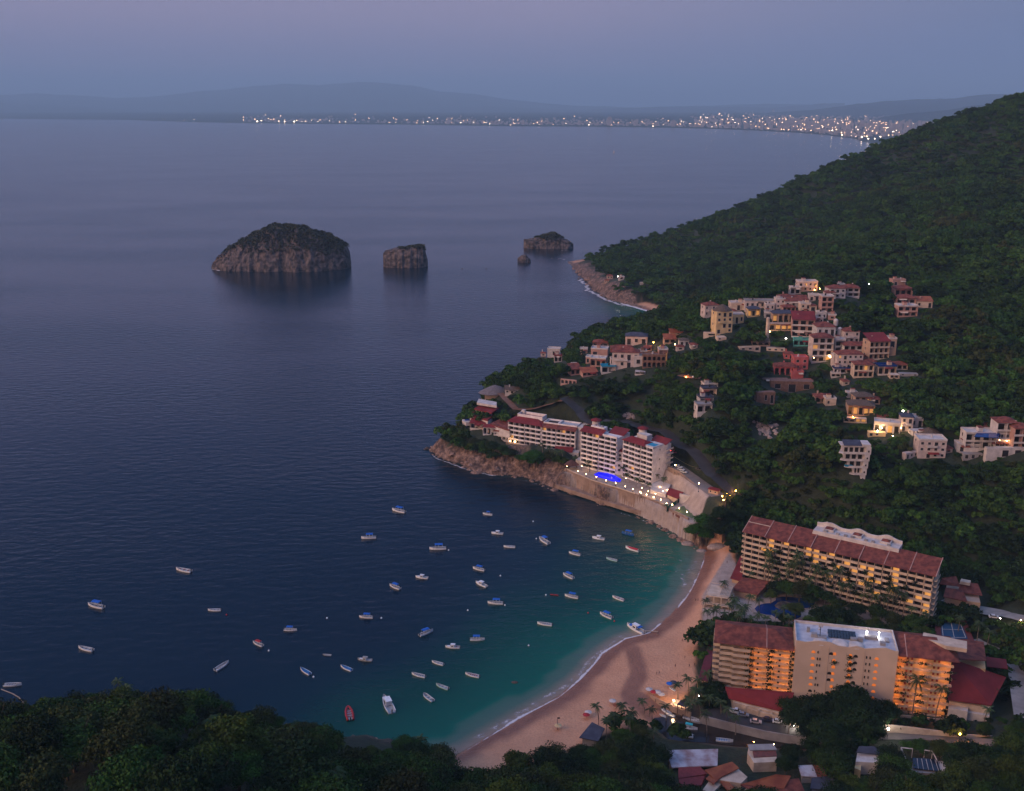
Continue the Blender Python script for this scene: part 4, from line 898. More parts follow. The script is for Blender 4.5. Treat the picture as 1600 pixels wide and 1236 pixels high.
mb.box(px0-.1, px1+.1, 8.6, 8.9, HT+2.0, HT+4.4)
n = 60; vs = []
for i in range(n+1):
    u = i/n; x = px0+(px1-px0)*u; c = .5+.5*math.cos(u*6*math.pi+math.pi); z = HT+5.3+1.5*c**1.5+(.5 if u < .12 else 0); vs.append((x, z))
for i in range(n): mb.add([(vs[i][0],15.4,HT+4),(vs[i+1][0],15.4,HT+4),(vs[i+1][0],15.4,vs[i+1][1]+1.4),(vs[i][0],15.4,vs[i][1]+1.4),(vs[i][0],16,HT+4),(vs[i+1][0],16,HT+4),(vs[i+1][0],16,vs[i+1][1]+1.4),(vs[i][0],16,vs[i][1]+1.4)], [(0,1,2,3),(7,6,5,4),(3,2,6,7)])
ph = mb.build('penthouse', WHITE, h1)
for u in (.17, .5, .83):
    mb = MB(); cx = px0+(px1-px0)*u; mb.box(cx-2.4, cx+2.4, 11, 15.2, HT+5.2, HT+6.3); mb.build('penthouse', WHITE, h1); mb = MB(); mb.hip(cx-2, cx+2, 11.4, 14.8, HT+6.35, .8); mb.build('roof', TILE, h1)
for u in (.05,.14,.22,.3,.4,.47,.55,.63,.71,.8,.88,.95): window(h1, px0+(px1-px0)*u, 8.99, HT+2.6, 1.1, 1.6, DARK)
for u in (.12,.27,.36,.44,.6,.68,.86): mb = MB(); mb.box(px0+(px1-px0)*u, px0+(px1-px0)*u+1.6, 9.6, 10.8, HT+5.2, HT+6.0); mb.build('rooftop_unit', GREY, h1)
exclrow((1155,890),(1455,962),80,8,17)

# ================= lower hotel: three wings
A, LEN, AZ = frame_of((1122,1079), (1479,1121), 4.0)
H2P = (A.copy(), AZ)
h2 = E('hotel', 'cream hotel by the beach, orange-lit galleries either side of a blank tower', 'hotel', A, AZ)
rd = dep(A)/F; FH2 = 2.83
def lx(px, py):   # local x of a pixel on the front plane
    u, a, b = ray(px, py); n_ = Vector((-math.sin(AZ), math.cos(AZ), 0)); o = Vector((0,0,CAMZ)); d = Vector((u,a,b)); t = (A-o).dot(n_)/d.dot(n_); q = o+d*t; return (q-A).dot(Vector((math.cos(AZ), math.sin(AZ), 0))), q.z-A.z
xa, za = lx(1127, 1002); xb, zb_ = lx(1243, 1007); xc, zc_ = lx(1402, 1014); xd, zd_ = lx(1489, 1030)
xw0 = (lx(1243,1002)[0]+lx(1236,1092)[0])/2; xw1 = (lx(1402,1014)[0]+lx(1394,1105)[0])/2; zw = lx(1243,1001)[1]
xm = xw0*.40     # where the beach corner balconies end
zL = za; nL = 9; fL = zL/nL
# left wing
mb = MB(); mb.box(0, xw0, 2.4, 15, -4, zL); mb.build('wall', YELLOW, h2)
litL = {(f_, b) for f_ in range(nL) for b in (3,) }
for f_ in range(nL):
    z = f_*fL
    for (xx0, xx1, nb) in ((0, xm*.42, 1), (xm*.42, xm, 2)):
        mb = MB(); sh = .9 if xx0 == 0 else 1.7; mb.box(xx0-(.3 if xx0==0 else 0), xx1, -sh, 2.39, z-.22, z); mb.box(xx0-(.3 if xx0==0 else 0), xx1, -sh-.15, -sh, z-.22, z+1.0); mb.box(xx0, xx0+.16, -sh, 0, z, z+1.0); mb.box(xx1-.16, xx1, -sh, 0, z, z+1.0); mb.build('balcony', CREAM, h2)
        for b in range(nb): window(h2, xx0+(xx1-xx0)*(b+.5)/nb, 2.39, z+.05, (xx1-xx0)/nb*.78, fL*.72, DARK)
    # stepped balconies round the beach end
    mb = MB()
    for q in range(3): mb.box(-1.6-1.3*q*.5, -.31, 1.0+q*4.4, 4.6+q*4.4, z-.22, z); mb.box(-1.75-1.3*q*.5, -1.6-1.3*q*.5, 1.0+q*4.4, 4.6+q*4.4, z-.22, z+1.0); mb.box(-1.6-1.3*q*.5, -.31, .85+q*4.4, 1.0+q*4.4, z-.22, z+1.0)
    mb.build('balcony', CREAM, h2)
    for q in range(3): window(h2, -.004, 2.8+q*4.4, z+.1, 2.2, 2.0, DARK, ry=R(-90))
    # open gallery with ceiling lamps
    g0, g1 = xm+.3, xw0-.1; mb = MB(); mb.box(g0, g1, 0, 2.39, z-.22, z); mb.box(g0, g1, -.12, 0, z-.22, z+.85); mb.build('gallery', CREAM, h2)
    if f_ > 0 or True:
        for b in range(8):
            x = g0+(g1-g0)*(b+.5)/8; window(h2, x, 2.39, z+.1 if b % 2 else z+.9, .8 if b % 2 else .45, 1.9 if b % 2 else .8, DARK)
        if f_ < nL-0:
            mb = MB()
            for b in range(3): x = g0+(g1-g0)*(b+.5)/3; mb.box(x-.22, x+.22, .9, 1.3, z+fL-.34, z+fL-.225)
            mb.build('ceiling_lamp', BULBO, h2)
    for xx in (xm+.05, xm+ (xw0-xm)*.47, xw0-.3):   # planting hanging over the parapets
        if f_:
            mb = MB(); r2 = random.Random(f_*9+int(xx)); 
            for _ in range(70):
                c = Vector((xx+r2.gauss(0, .9), -.25+r2.uniform(-.35,.2), z+.75+r2.gauss(0,.35))); t = Vector((r2.gauss(0,1), r2.gauss(0,1), r2.gauss(0,1))).normalized()*.28; u_ = t.cross(Vector((r2.gauss(0,1), r2.gauss(0,1), r2.gauss(0,1)))).normalized()*.26
                mb.add([c-t, c+u_, c+t, c-u_], [(0,1,2,3)])
            mb.build('planting', LEAFD, h2)
# red roof of the left wing
mb = MB(); mb.hip(-2.8, xw0-.3, -2.2, 17.5, zL+.3, 3.6, inset=7.5); mb.build('roof', OTILE if False else TILE, h2)
mb = MB(); mb.shed(xw0*.62-.15, xw0*.62+.15, -2.25, 7.4, zL+.42, zL+4.0, .25); mb.shed(xw0*.62-.15, xw0*.62+.15, 7.4, 17.5, zL+4.0, zL+.4, .25); mb.build('roof_rib', ROSE, h2)
# white tower block with a scalloped parapet
mb = MB(); mb.box(xw0, xw1, -1.8, 15.5, -5, zw); 
n = 72; zt = []
for i in range(n+1):
    u = i/n; bump_ = [(.02,.0),(.10,-.3),(.22,.9),(.33,.9),(.42,-.5),(.52,-.6),(.60,.4),(.68,-.5),(.80,.4),(.88,.9),(.97,-.2),(1,.0)]
    zt.append(zw+1.1+.9*np.interp(u, [b[0] for b in bump_], [b[1] for b in bump_]))
for i in range(n):
    a, b = xw0+(xw1-xw0)*i/n, xw0+(xw1-xw0)*(i+1)/n
    mb.add([(a,-1.8,zw-.01),(b,-1.8,zw-.01),(b,-1.8,zt[i+1]),(a,-1.8,zt[i]),(a,-1.4,zw-.01),(b,-1.4,zw-.01),(b,-1.4,zt[i+1]),(a,-1.4,zt[i])], [(0,1,2,3),(7,6,5,4),(3,2,6,7),(0,4,5,1)])
TOWER_W = mat('cream_tower_plaster', (.58,.43,.33), (.50,.37,.28), scale=.12)
mb.build('wall', TOWER_W, h2)
mb = MB(); mb.box(xw0, xw0+.4, -1.4, 15.5, zw, zw+1.1); mb.box(xw1-.4, xw1, -1.4, 15.5, zw, zw+1.1); mb.box(xw0+.4, xw1-.4, 15.1, 15.5, zw, zw+1.1); mb.build('parapet', WHITE, h2)
mb = MB(); mb.box(xw0+.4, xw1-.4, -1.39, 15.09, zw, zw+.05); mb.build('terrace', mat('pale_roof_deck', (.50,.50,.53), (.36,.36,.40), scale=.4), h2)
mb = MB(); mb.box(xw0+.5, xw0+9, 15.6, 17, zw-1, zw+.6); mb.shed(xw0-.5, xw1+.5, 15.6, 18.5, zw+.9, zw-.9); mb.build('roof', TILE, h2)
WT = xw1-xw0
for u, arr in ((.18,'r'),(.225,'d'),(.25,'d2'),(.355,'b'),(.388,'o'),(.545,'p'),(.595,'b2'),(.70,'d'),(.735,'d'),(.80,'r')):
    for f_ in range(8):
        z = 1.6+f_*(zw-3.2)/8.0+.9; x = xw0+WT*u; 
        if arr == 'r': window(h2, x, -1.803, z, 1.5, 1.1, DARK if (u < .2 and f_ == 1) else LITO, name='window', arch=True, frame=CREAM)
        elif arr == 'd': window(h2, x, -1.803, z, .5, 1.1, DARK, frame=CREAM)
        elif arr == 'd2' and f_ in (0,2,5,6): window(h2, x, -1.803, z, .5, 1.1, DARK, frame=CREAM)
        elif arr == 'b' and f_ in (1,3,4,7): window(h2, x, -1.803, z, 1.6, 1.2, DARK, arch=True, frame=CREAM)
        elif arr == 'b2' and f_ in (2,3,5,6,7): window(h2, x, -1.803, z, 1.6, 1.2, DARK, arch=True, frame=CREAM)
        elif arr in 'op': 
            window(h2, x, -1.803, z, 1.3, 1.3, LITO, arch=True, frame=CREAM)
            if arr == 'p' or f_ == 6:
                mb = MB(); r2 = random.Random(f_)
                for _ in range(60):
                    c = Vector((x+r2.gauss(0,.7), -2.1+r2.uniform(-.3,.2), z-.1+r2.gauss(0,.5))); t = Vector((r2.gauss(0,1), r2.gauss(0,1), r2.gauss(0,1))).normalized()*.25; u_ = t.cross(Vector((r2.gauss(0,1), 1, r2.gauss(0,1)))).normalized()*.25; mb.add([c-t, c+u_, c+t, c-u_], [(0,1,2,3)])
                mb.build('planting', LEAFD, h2)
mb = MB(); mb.box(xw0+WT*.33-.2, xw0+WT*.33, -1.95, -1.8, 0, zw-.4); mb.box(xw0+WT*.68-.2, xw0+WT*.68, -1.95, -1.8, 0, zw-.4); mb.build('pilaster', TOWER_W, h2)
# things on the tower roof
mb = MB(); SOL = mat('solar_panel', (.015,.018,.035), (.01,.012,.02), rough=.2, spec=.6)
for r_ in range(2):
    for k in range(9): x = xw0+WT*(.33+.03*k); mb.shed(x, x+1.5, 5+r_*3, 7+r_*3, zw+.5, zw+1.4, .08)
mb.build('solar_panel', SOL, h2)
for x, y, a, b, c in ((.16,4,2.2,1.6,1.6),(.22,3,3.5,2.5,1.0),(.55,3.5,2.5,2,1.4),(.62,4,2,1.5,1.8),(.70,7,5,2,1.3),(.84,3,2,2,1.2),(.9,6,1.5,3,.8),(.12,8,1.2,1.2,2.0)): mb = MB(); mb.box(xw0+WT*x, xw0+WT*x+a, y, y+b, zw+.05, zw+c); mb.build('rooftop_unit', GREY, h2)
mb = MB(); mb.dome(xw0+WT*.45, 1.5, zw+.05, 3.4, 1.1, 14); mb.dome(xw0+WT*.60, 1.2, zw+.05, 3.2, 1.0, 14); mb.dome(xw0+WT*.25, 1.0, zw+.05, 3.0, 1.0, 14); mb.build('dome', WHITE, h2)
for u in (.72, .84):
    mb = MB(); mb.cyl(xw0+WT*u, 9, zw, zw+2.2, .08, 5); mb.ball(xw0+WT*u, 9, zw+2.5, .26); mb.build('roof_lamp', [BULBW], h2)
ant = E('radio_mast', 'thin radio mast with dishes on the roof of the cream beach hotel', 'mast', A + Matrix.Rotation(AZ, 3, 'Z') @ Vector((xw0+WT*.245, 4, zw+.05)), AZ)
mb = MB(); mb.cyl(0,0,0,6.5,.14,6); mb.build('pole', METAL, ant)
mb = MB(); [mb.box(dx-.2, dx+.2, -.3, -.1, z, z+1.6) for dx, z in ((-.6,4.8),(.6,4.9),(0,5.2))]; mb.box(-.7,.7,-.1,.1,5.0,5.15); mb.ball(-.5,0,3.9,.4); mb.build('antenna', WHITE, ant)
# right wing
x2 = xd; zR = lx(1450,1028)[1]; nR = 9; fR = zR/nR
mb = MB(); mb.box(xw1, x2, 1.6, 15, -4, zR); mb.build('wall', YELLOW, h2)
for f_ in range(nR):
    z = f_*fR; mb = MB()
    mb.box(xw1+.02, x2+.8, 0, 1.59, z-.25, z)
    for a, b in ((.02,.30),(.34,.62),(.66,1.03)): mb.box(xw1+(x2-xw1)*a, xw1+(x2-xw1)*b, -.5, 0, z-.25, z+.62)
    mb.build('balcony', CREAM, h2)
    for u in (.21,.29,.70,.78): window(h2, xw1+(x2-xw1)*u, 1.59, z+.35, .85, 1.5, LITO if (f_*3+int(u*10)) % 3 == 0 else mat('red_shutter', (.30,.05,.03)), frame=YELLOW)
    if f_ < nR:
        mb = MB()
        for u in (.08,.47,.90): x = xw1+(x2-xw1)*u; mb.box(x-.2, x+.2, .6, 1.0, z+fR-.38, z+fR-.256)
        mb.build('ceiling_lamp', BULBO, h2)
    for u in (.0,.16,.48,.98):
        if (f_+int(u*10)) % 3 != 2:
            mb = MB(); r2 = random.Random(f_*5+int(u*100)); xx = xw1+(x2-xw1)*u
            for _ in range(60):
                c = Vector((xx+r2.gauss(0, .9), -.75+r2.uniform(-.35,.2), z+.6+r2.gauss(0,.35))); t = Vector((r2.gauss(0,1), r2.gauss(0,1), r2.gauss(0,1))).normalized()*.26; u_ = t.cross(Vector((r2.gauss(0,1), r2.gauss(0,1), r2.gauss(0,1)))).normalized()*.26
                mb.add([c-t, c+u_, c+t, c-u_], [(0,1,2,3)])
            mb.build('planting', LEAFD, h2)
mb = MB(); mb.hip(xw1+.3, x2+2.4, -1.6, 19, zR+.35, 4.2, inset=8); mb.build('roof', TILE, h2)
mb = MB(); mb.shed(xw1+3.2, xw1+3.5, -1.65, 8.7, zR+.5, zR+4.7, .25); mb.build('roof_rib', ROSE, h2)
exclrow((1100,1076),(1245,1080),108,3,18); exclrow((1235,1086),(1405,1100),108,3,18); exclrow((1392,1108),(1545,1116),108,3,20)
# lobby wing: big plain red roof falling towards the beach road, cream flank below
lob = E('hotel_lobby', 'lobby building with a huge plain red roof, right end of the cream hotel', 'building', P(1520, 1110, 4.5), 0)
def quadroof(corners, name, m, root, th=.35):
    q = [P(a, b, z)-root.location for a, b, z in corners]; mb = MB(); mb.add([(p.x,p.y,p.z-th) for p in q]+[tuple(p) for p in q], [(3,2,1,0),(4,5,6,7),(0,1,5,4),(1,2,6,5),(2,3,7,6),(3,0,4,7)]); return mb.build(name, m, root)
quadroof([(1481,1093,13),(1549,1102,11),(1572,1058,15),(1489,1030,24)], 'roof', REDTILE, lob)
quadroof([(1490,1029.5,24.6),(1541,1032,23),(1537,1003,22),(1505,998,22)], 'roof', TILE, lob)
quadroof([(1542,1041,16),(1575,1045,14),(1572,1030,14),(1541,1026,16)], 'roof', REDTILE, lob)
mb = MB()
def pbox(mb, root, pts, z0, z1): mb.prism([((P(a,b,z1)-root.location).x, (P(a,b,z1)-root.location).y) for a, b in pts], z0-root.location.z, z1-root.location.z)
pbox(mb, lob, [(1483,1096),(1547,1106),(1552,1082),(1492,1066)], 3, 10.2); mb.build('wall', CREAM, lob)
mb = MB(); pbox(mb, lob, [(1482,1106),(1512,1112),(1514,1098),(1486,1093)], 2, 9); pbox(mb, lob, [(1512,1113),(1546,1119),(1546,1106),(1515,1100)], 2, 7.5); mb.build('wall', WHITE, lob)
mb = MB(); pbox(mb, lob, [(1492,1040),(1540,1045),(1538,1020),(1500,1012)], 4, 19.5); mb.build('wall', YELLOW, lob)
slab([(1443,988),(1511,1002),(1511,1014),(1478,1009),(1441,996)], 33, 1.6, CREAM, 'parapet', lob)
mb = MB(); q = P(1519, 1034, 18)-lob.location; mb.ball(q.x, q.y-1.0, q.z, .45); q = P(1514, 1034, 18)-lob.location; mb.ball(q.x, q.y-1.0, q.z, .45); mb.build('wall_lamp', BULB, lob)
excl(1478, 990, 1575, 1118)
# garden strip and parapet in front of the right wing
mb = MB(); hh = E('garden_wall', 'low cream wall round the strip of lawn below the right wing of the cream hotel', 'wall', P(1440, 1118, 4), 0)
wallrun([(1397,1104),(1400,1116),(1478,1124),(1482,1112)], 5.0, .4, CREAM, 'wall', hh, z_bot=3)
# awning roof and street wall at the foot of the left wing
aw = E('restaurant', 'single-storey restaurant with a long dark red roof at the foot of the cream hotel', 'building', P(1190, 1110, 4), 0)
quadroof([(1139,1091,8.0),(1230,1113,8.0),(1241,1082,11.5),(1133,1073,11.5)], 'roof', REDTILE, aw)
mb = MB(); pbox(mb, aw, [(1146,1097),(1228,1117),(1236,1090),(1142,1082)], 3, 7.2); mb.build('wall', CREAM, aw)
sw = E('street_wall', 'scalloped cream wall between the parked cars and the red-roofed restaurant', 'wall', P(1180, 1115, 4), 0)
wallrun([(1148,1099),(1166,1105),(1186,1111),(1205,1116),(1225,1122),(1246,1128),(1262,1133)], 6.4, .4, CREAM, 'wall', sw, z_bot=3)
mb = MB()
for a, b in [(1148,1099),(1166,1105),(1186,1111),(1205,1116),(1225,1122),(1246,1128)]: q = P(a, b, 6.4)-sw.location; mb.box(q.x-.35, q.x+.35, q.y-.35, q.y+.35, -.5, q.z+.6)
mb.build('pillar', CREAM, sw)
excl(1130, 1072, 1262, 1132)
br = E('beach_bar', 'low pavilion with a plain dark maroon roof between the sand and the cream hotel', 'building', P(1105, 1062, 4), 0)
quadroof([(1091,1061,7),(1106,1064,7),(1118,1008,8.5),(1107,1007,8.5)], 'roof', mat('maroon_roof', (.13,.025,.035), (.10,.02,.03)), br)
mb = MB(); pbox(mb, br, [(1093,1060),(1105,1063),(1115,1012),(1107,1011)], 3, 6.3); mb.build('wall', TAN, br); excl(1088, 1005, 1120, 1060)
# red roofs at the left foot of the upper hotel
rr_ = E('beach_restaurant', 'red-roofed restaurant terrace at the beach end of the long upper hotel', 'building', P(1165, 915, 4), 0)
quadroof([(1141,903,7),(1158,908,7),(1166,870,8),(1157,868,8)], 'roof', REDTILE, rr_)
quadroof([(1143,921,8),(1184,929,8),(1204,908,10),(1160,902,10)], 'roof', TILE, rr_)
mb = MB(); pbox(mb, rr_, [(1146,922),(1182,929),(1198,912),(1160,906)], 3, 7.2); pbox(mb, rr_, [(1144,903),(1156,906),(1163,874),(1158,872)], 3, 6.3); mb.build('wall', TAN, rr_); excl(1139, 866, 1205, 925)
pv = E('beach_pavilion', 'open cream two-level pavilion with slatted roof standing on the upper beach', 'pavilion', P(1118, 940, 3.5), 0)
mb = MB()
for lev, (pts, z) in enumerate((([(1104,930),(1139,935),(1145,918),(1111,913)], 9.5), ([(1100,943),(1142,949),(1147,930),(1106,924)], 5.6))):
    q = [P(a, b, z)-pv.location for a, b in pts]
    mb.prism([(p.x, p.y) for p in q], z-.35-pv.location.z, z-pv.location.z)
    for i in range(4):
        for k in range(3):
            p = q[i].lerp(q[(i+1) % 4], k/3); mb.box(p.x-.25, p.x+.25, p.y-.25, p.y+.25, -1, z-.36-pv.location.z)
        a, b = q[i], q[(i+1) % 4]; mb.tube([a+Vector((0,0,.9)), b+Vector((0,0,.9))], .12, 4)
mb.build('frame', CREAM, pv)
mb = MB(); q = [P(a, b, 9.5)-pv.location for a, b in [(1124,932),(1138,934),(1143,920),(1129,918)]]
for k in range(7): a = q[0].lerp(q[1], k/6); b = q[3].lerp(q[2], k/6); mb.tube([a+Vector((0,0,.25)), b+Vector((0,0,.25))], .16, 4)
mb.build('slats', CREAM, pv); excl(1098, 908, 1148, 950)
tw_ = E('terrace_wall', 'thin cream terrace wall with a pointed corner on the sand beside the cream hotel', 'wall', P(1100, 1000, 4), 0)
wallrun([(1106,970),(1098,996),(1113,1004)], 4.9, .35, CREAM, 'wall', tw_, z_bot=2.5)
# pool between the two hotels
POOL = [(1179,951),(1184,946),(1194,943),(1205,942),(1212,938),(1213,934),(1222,932),(1240,933),(1258,935),(1272,938),(1273,943),(1266,949),(1252,951),(1243,950),(1240,953),(1250,958),(1252,963),(1244,967),(1228,968),(1214,966),(1206,961),(1196,960),(1184,957)]
po = E('swimming_pool', 'large winding dark blue swimming pool between the two beach hotels', 'pool', P(1225, 950, 4.2), 0)
slab([(a+(1 if a>1225 else -1)*4, b+(1 if b>950 else -1)*2.5) for a, b in POOL], 4.28, .3, mat('pool_surround', (.42,.30,.25), (.30,.22,.18), scale=.4), 'surround', po)
slab(POOL, 4.36, .2, POOLM, 'water', po)
mb = MB(); q = P(1226, 946, 4.4)-po.location; mb.dome(q.x, q.y, 0, 4, 1.6, 12); q = P(1244, 955, 4.4)-po.location; mb.dome(q.x, q.y, 0, 2.4, 1.0, 9); mb.dome(q.x-6, q.y+5, 0, 3, 1.2, 9); mb.build('rock', ISL, po)
excl(1176, 930, 1290, 968)
# paved walk under the palms
struct(slab([(1300,955),(1350,970),(1385,985),(1330,975),(1285,965)], 4.15, .1, PAVE, 'path'))
# pavilions right of the upper hotel, tennis court, service road
pr = E('pavilion', 'group of low red-roofed buildings under trees right of the long upper hotel', 'building', P(1505, 935, 9), 0)
for c in ([(1468,912,13),(1500,916,13),(1494,900,15.5),(1472,903,15.5)], [(1497,925,12),(1535,930,12),(1528,912,14.5),(1500,908,14.5)], [(1474,932,11),(1512,940,11),(1504,922,13.5),(1478,918,13.5)]): quadroof(c, 'roof', TILE, pr)
mb = MB(); pbox(mb, pr, [(1476,934),(1532,942),(1526,916),(1480,908)], 5, 10.4); mb.build('wall', TAN, pr); slab([(1500,908),(1516,911),(1517,907),(1502,904)], 16, 1.5, CREAM, 'parapet', pr); excl(1466, 897, 1540, 935)
tc_ = E('tennis_court', 'blue tennis court with a dark red surround between the hotels and the car park', 'tennis court', P(1488, 980, 5.5), 0)
slab([(1461,1001),(1523,1003),(1508,966),(1462,962)], 5.6, .6, mat('court_red', (.15,.035,.035), (.11,.028,.03), scale=.3), 'surround', tc_)
slab([(1472,998),(1512,998),(1501,971),(1469,969)], 5.75, .1, mat('court_blue', (.02,.07,.14), (.016,.055,.12), scale=.3), 'court', tc_)
mb = MB()
for l_ in ([(1474,996),(1509,996)],[(1471,971),(1500,973)],[(1474,996),(1471,971)],[(1509,996),(1500,973)],[(1473,983),(1504,984)],[(1491,996),(1486,972)]):
    a, b = [P(x, y, 5.8)-tc_.location for x, y in l_]; d = (b-a).normalized()*.0; n_ = Vector((-(b-a).y, (b-a).x, 0)).normalized()*.12; mb.add([a+n_, a-n_, b-n_, b+n_], [(0,1,2,3)])
mb.build('line', WHITE, tc_); excl(1462, 962, 1516, 998)
ribbon([(1478,935),(1500,944),(1530,955),(1560,962),(1600,970),(1680,985)], 9, mat('pale_road', (.30,.27,.25), (.22,.2,.19), scale=.3), 'access_road')
ribbon([(1520,1000),(1545,1015),(1575,1028),(1588,1060),(1592,1090),(1600,1130)], 7, mat('pale_road', (.3,.3,.3)), 'access_road'); excl(1535, 938, 1600, 965); excl(1575, 1030, 1600, 1100)
# ================= cape hotel: four blocks of white balconies on the cliff
def cape_block(label, fl, fr, z, nf, fh, bays, dp, roofm=REDTILE, side=True, lit=0.03, ph=None, stag=.6, nm='hotel'):
    A_, L_, Z_ = frame_of(fl, fr, z); r = E(nm, label, 'hotel', A_, Z_, 'white balcony blocks on the cape'); H_ = nf*fh
    mb = MB(); mb.box(0, L_, 2.4, dp, -9, H_); mb.box(0, .3, 0, 2.4, -9, H_); mb.box(L_-.3, L_, 0, 2.4, -9, H_); mb.build('wall', BRIGHT, r)
    rg = random.Random(int(fl[0])); lt = {(a, b) for a in range(nf) for b in range(bays) if rg.random() < lit}
    balcony_front(r, 0, L_, 0, 0, nf, fh, bays, 2.4, BRIGHT, BRIGHT, lt, LIT, DARK, .95, stag=stag)
    return r, A_, L_, Z_, H_
WH2 = mat('pale_grey_deck', (.42,.42,.43), (.3,.3,.31), scale=.3)
# block one
r, A_, L_, Z_, H_ = cape_block('cape hotel block nearest the point, five storeys with a red roof and white roof box', (794,692), (845,700.5), 14, 5, 3.1, 6, 13)
mb = MB(); mb.hip(-.8, L_+.8, -.9, 14, H_+.2, 2.6, inset=6.4); mb.build('roof', REDTILE, r)
for a in ((4, L_-2, 6.0, 6.4), (4, L_-2, 12.8, 13.2), (4, 4.4, 6.4, 12.8), (L_-2.4, L_-2, 6.4, 12.8)): mb = MB(); mb.box(*a, H_+1.6, H_+4.4); mb.build('parapet', BRIGHT, r)
mb = MB(); mb.box(4.4, L_-2.4, 6.4, 12.8, H_+1.5, H_+2.6); mb.build('terrace', REDTILE, r); mb = MB(); mb.box(4.0, 6.5, 11.8, 14, H_+1.6, H_+5.4); mb.build('wall', WHITE, r)
mb = MB(); mb.box(-.5, 16, -2.5, -.3, -6, 0.8); mb.build('foundation', STONE, r)
b_ = MB(); [b_.ball(x, -1.6, 2.2, .35) for x in (2.5, 6)]; b_.build('terrace_lamp', BULB, r)
# block two
r, A_, L_, Z_, H_ = cape_block('long five-storey cape hotel block with a flat grey roof and dark skylight', (846,700.5), (898,708), 14, 5, 3.0, 7, 13)
mb = MB(); mb.shed(-.2, L_+.6, -.9, 3.2, H_+.2, H_+1.9); mb.box(-.2, L_+.6, 12, 13.6, H_, H_+1.6); mb.build('roof', TILE, r)
for a in ((0, L_, 3.3, 3.7), (0, L_, 11.5, 11.9), (0, .4, 3.7, 11.5), (L_-.4, L_, 3.7, 11.5)): mb = MB(); mb.box(*a, H_+.2, H_+2.8); mb.build('parapet', BRIGHT, r)
mb = MB(); mb.box(.4, L_-.4, 3.7, 11.5, H_, H_+1.9); mb.build('terrace', WH2, r); mb = MB(); mb.box(2.2, 9.2, 5, 10, H_+1.9, H_+2.1); mb.build('skylight', DARK, r); mb = MB(); mb.box(9.9, 11, 3.7, 11.4, H_+1.9, H_+2.9); mb.build('parapet', BRIGHT, r)
mb = MB(); mb.box(L_+.5, L_+4.2, 3, 14, -9, H_+2.2); mb.build('stair_tower', WHITE, r); mb = MB(); mb.cyl(L_+5.2, 9, -9, H_+3.4, 1.9, 12); mb.build('stair_tower', WHITE, r)
def tower(r, x, y, H_, hh=4.0, rad=2.6):
    mb = MB(); mb.cyl(x, y, H_-1, H_+hh, rad, 14); mb.build('roof_tower', WHITE, r)
    mb = MB(); mb.cyl(x, y, H_+hh+.01, H_+hh+.35, rad*1.35, 14); mb.tube([(x,y,H_+hh+.36),(x,y,H_+hh+1.7)], [rad*1.3, .1], 14); mb.build('roof', REDTILE, r)
# block three
r, A_, L_, Z_, H_ = cape_block('left one of the twin tall cape blocks, no pool on its roof', (907,729), (962,742.5), 12, 8, 3.0, 6, 16, lit=.05)
mb = MB(); mb.shed(-.6, L_*.6, -1, 5, H_+.3, H_+2.4); mb.shed(L_*.6, L_+.8, 7, 15, H_+.3, H_+2.6); mb.shed(-.6, L_*.55, 9, 14, H_+2.4, H_+.3); mb.build('roof', REDTILE, r)
mb = MB(); mb.box(4, 14, 5.1, 9, H_, H_+3.2); mb.build('parapet', BRIGHT, r); tower(r, 4.5, 10.5, H_, 5.4)
for x in (6, 8.5, 11): mb = MB(); mb.box(x, x+1.4, 6, 7.2, H_+3.2, H_+4); mb.build('rooftop_unit', GREY, r)
mb = MB(); mb.box(L_*.6, L_, .3, 1, H_, H_+1.0); mb.build('parapet', BRIGHT, r)
mb = MB(); mb.box(-5, -.5, 1.5, 6, -3, 3.4); mb.build('wall', WHITE, r)
# block four
r, A_, L_, Z_, H_ = cape_block('right one of the twin tall cape blocks, turquoise pool on its roof', (972,745), (1018,761), 12, 8, 3.05, 5, 17, lit=.04)
mb = MB(); mb.hip(-.6, L_*.75, -1, 9, H_+.3, 2.2, inset=4); mb.shed(L_*.5, L_+.8, 11, 17.2, H_+.3, H_+2.4); mb.build('roof', REDTILE, r)
mb = MB(); mb.box(5, 13, 7, 12, H_, H_+4.0); mb.build('penthouse', WHITE, r); tower(r, 4.5, 13, H_, 5.6)
mb = MB(); mb.box(L_*.66, L_-.3, .4, 10.5, H_, H_+.7); mb.build('terrace', WHITE, r); mb = MB(); mb.box(L_*.72, L_-1.2, 2.2, 7.2, H_+.7, H_+.76); mb.build('pool', POOLC, r)
for f_ in range(8):
    mb = MB(); mb.box(L_, L_+1.8, 12.5, 17.2, f_*3.05-.2, f_*3.05); mb.box(L_+1.7, L_+1.85, 12.5, 17.2, f_*3.05-.2, f_*3.05+.95); mb.build('balcony', WHITE, r)
    if f_ % 2: window(r, L_+.004, 6.5, f_*3.05+.8, .7, .8, GLASS, ry=R(90))
# link between the twin blocks
lk_ = E('stair_block', 'white stepped stair block squeezed between the twin tall cape hotel blocks', 'building', P(968, 744, 12), R(-17)); mb = MB(); mb.box(-3.2, 2.2, 3, 12, -2, 15); mb.box(-3.2, 2.2, 1, 3, -2, 9); mb.build('wall', WHITE, lk_); mb = MB(); mb.shed(-3.6, 2.6, 2.6, 12, 15.3, 17); mb.build('roof', REDTILE, lk_)
for z in (3, 6, 9.6, 12): window(lk_, -.6, 2.99 if z > 9 else .99, z, 1.5, 1.4, DARK)
exclrow((783,692),(912,712),50,4,15); exclrow((900,728),(1050,770),75,4,18); excl(880,735,1060,775)
